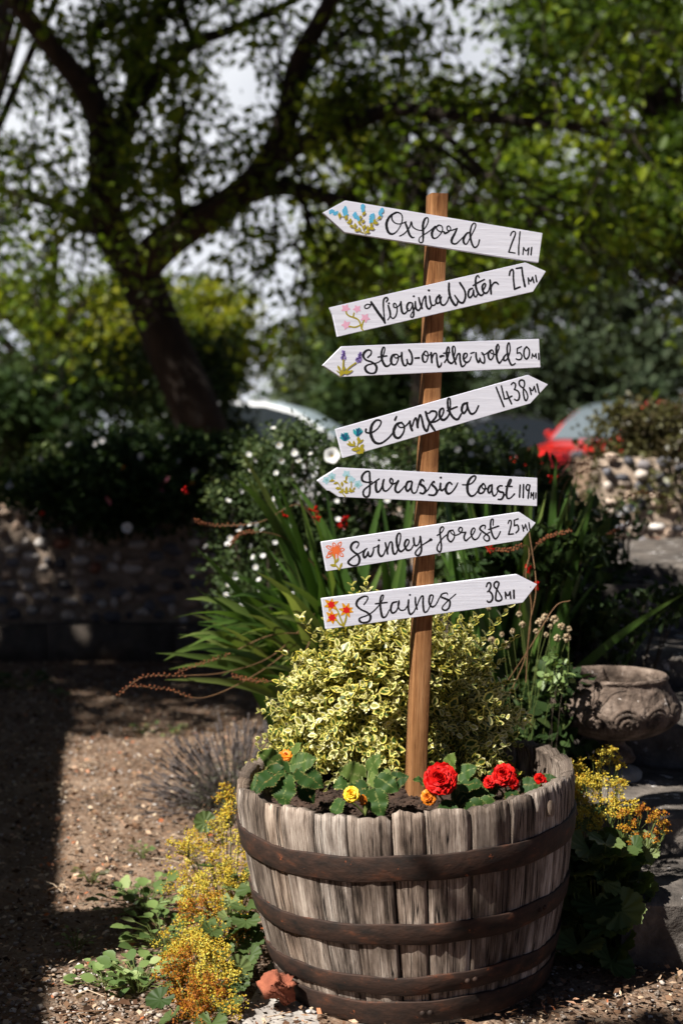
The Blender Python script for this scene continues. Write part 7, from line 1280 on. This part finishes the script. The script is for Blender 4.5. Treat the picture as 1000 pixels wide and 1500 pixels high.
weed('pale green leafy weed between the path and the yellow flowers', 235, 1395, 60, .085, .032, h=.05)
weed('low clump of green leaves at the bottom edge left of the orange flowers', 195, 1462, 56, .085, .032, h=.045)
weed('small pale weed at the lower left on the gravel', 145, 1455, 34, .06, .024, h=.03)
weed('tiny green seedlings in the sunny patch of path', 205, 1262, 16, .03, .015)
weed('green seedlings close beside the yellow flowers', 232, 1315, 20, .035, .016)
weed('little plant with reddish leaves at the shadow edge', 128, 1300, 16, .035, .017, M['leaf_brown'])
weed('wispy grass tuft in front of the shaded path', 105, 1400, 20, .04, .013)
weed('pale leaf rosette beside the lavender', 255, 1080, 14, .05, .02)
weed('seedlings in the far dappled part of the path', 205, 1075, 14, .05, .018)
weed('single bright leaf weed at the back of the shaded path', 82, 1023, 8, .03, .03)
weed('low green tuft on the dark path below the flint wall', 30, 1010, 20, .12, .05, M['leaf_shrub'], .06)
weed('small leafy weed on the slab at the foot of the barrel', 372, 1398, 12, .03, .03, M['leaf_mantle'], .05)

# ------------------------------------------------------------------ cars beyond the garden
M['glass'] = plain('car glass', (.02, .025, .03, 1), .05, .8)
M['tyre'] = plain('tyre rubber', (.015, .015, .015, 1), .8, .3)
M['chrome'] = plain('wheel alloy', (.5, .5, .52, 1), .3, .5, .9)
M['lamp'] = plain('headlamp glass', (.7, .72, .75, 1), .08, .8)
def car(label, loc, rz, colour, sky_tint=False):
    root = thing('parked_car', label, 'car', loc, rz, 'cars parked beyond the garden'); pm_ = plain('car paint', colour, .28 if colour[0] > .1 else .55, .5 if colour[0] > .1 else .25, .0, .7 if colour[0] > .1 else .0)
    hull = MB(); st_ = [(-2.08, .32, .50, .55), (-2.02, .26, .62, .72), (-1.8, .22, .72, .80), (-1.3, .22, .82, .84), (-.85, .22, .92, .86), (0, .22, .95, .87), (.9, .22, .96, .87), (1.5, .22, .97, .85), (1.9, .26, .92, .78), (2.06, .32, .80, .66)]
    K = 20; V = []
    for (x, z0, z1, w) in st_:
        for q in range(K):
            a = q / K * 6.283; cx, sx = math.cos(a), math.sin(a); V.append((x, w * math.copysign(abs(cx) ** .45, cx), (z0 + z1) / 2 + (z1 - z0) / 2 * math.copysign(abs(sx) ** .45, sx)))
    i = np.arange(len(st_) - 1)[:, None] * K; j = np.arange(K)[None]; k = (j + 1) % K
    hull.add(V, np.stack([i + j, i + k, i + K + k, i + K + j], -1).reshape(-1, 4)); hull.add(V[:K], [tuple(range(K))[::-1]]); hull.add(V[-K:], [tuple(range(K))])
    hull.build('body', pm_, root, smooth=True)
    gh = [(-.95, .90, .72), (-.62, 1.16, .68), (-.25, 1.38, .63), (.1, 1.47, .60), (.7, 1.49, .59), (1.2, 1.43, .59), (1.62, 1.22, .62), (1.85, .92, .68)]
    roof = MB(); V = []
    for (x, z, w) in gh:
        for (yy, dz) in ((-1, -.0), (-.9, .035), (-.5, .055), (0, .062), (.5, .055), (.9, .035), (1, 0)): V.append((x, w * yy, z + dz * min(1, (z - .85) * 3)))
    sel = lambda a_, b_: [(7*i_ + j_, 7*i_ + j_ + 1, 7*i_ + j_ + 8, 7*i_ + j_ + 7) for i_ in range(a_, b_) for j_ in range(6)]
    roof.add(V, sel(3, 5)); b2 = 0
    for i_ in (0, 1, 2, 5, 6):                                  # pillars
        roof.add(V, [(7*i_, 7*i_ + 1, 7*i_ + 8, 7*i_ + 7), (7*i_ + 5, 7*i_ + 6, 7*i_ + 13, 7*i_ + 12)])
    roof.build('roof', pm_, root, smooth=True)
    for nm, a_, b_ in (('windscreen', 0, 3), ('rear_window', 5, 7)):
        g = MB(); g.add(V, [(7*i_ + j_, 7*i_ + j_ + 1, 7*i_ + j_ + 8, 7*i_ + j_ + 7) for i_ in range(a_, b_) for j_ in range(1, 5)]); g.build(nm, plain('windscreen with painted sky reflection', (.30 * sky_tint, .37 * sky_tint, .42 * sky_tint, 1), .2, .6) if sky_tint and nm == 'windscreen' else M['glass'], root, smooth=True)  # pale windscreen colour stands in for sky reflected in the glass
    for sd in (-1, 1):
        g = MB(); cols = [V[7*i_ + (0 if sd < 0 else 6)] for i_ in range(8)]
        low = [(x, sd * .80, .93) for (x, y, z) in cols]
        g.add(cols + low, [(q, q + 1, q + 9, q + 8) for q in range(7)]); g.build('side_window', M['glass'], root)
        m_ = MB(); blobs(m_, [(-.62, sd * .95, 1.0)], (.05, .08, .055), sub=2, jitter=0); m_.build('door_mirror', pm_, root, smooth=True)
        h = MB(); blobs(h, [(-1.93, sd * .58, .66)], (.12, .15, .08), sub=2, jitter=0); h.build('headlight', M['lamp'], root, smooth=True)
        t_ = MB(); blobs(t_, [(2.0, sd * .56, .80)], (.06, .14, .08), sub=2, jitter=0); t_.build('tail_light', M['petal_red'], root, smooth=True)
        for wx in (-1.28, 1.3):
            w_ = MB(); w_.lathe([(.18, -.09), (.29, -.10), (.315, -.06), (.315, .06), (.29, .10), (.18, .09)], 28); wo = w_.build('wheel', M['tyre'], root, smooth=True); wo.location = (wx, sd * .78, .315); wo.rotation_euler = (R(90), 0, 0)
            r_ = MB(); r_.lathe([(.001, .075 * -sd), (.06, .085 * -sd), (.17, .06 * -sd), (.19, .095 * -sd)], 24); ro = r_.build('rim', M['chrome'], wo, smooth=True)
    return root
wc = gnd(445, 17.2); wc[2] = 0.02
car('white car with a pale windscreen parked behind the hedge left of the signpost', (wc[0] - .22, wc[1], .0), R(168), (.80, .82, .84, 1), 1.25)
car('black car parked between the white car and the red car', (2.55, 27.0, -.02), R(20), (.01, .01, .012, 1))
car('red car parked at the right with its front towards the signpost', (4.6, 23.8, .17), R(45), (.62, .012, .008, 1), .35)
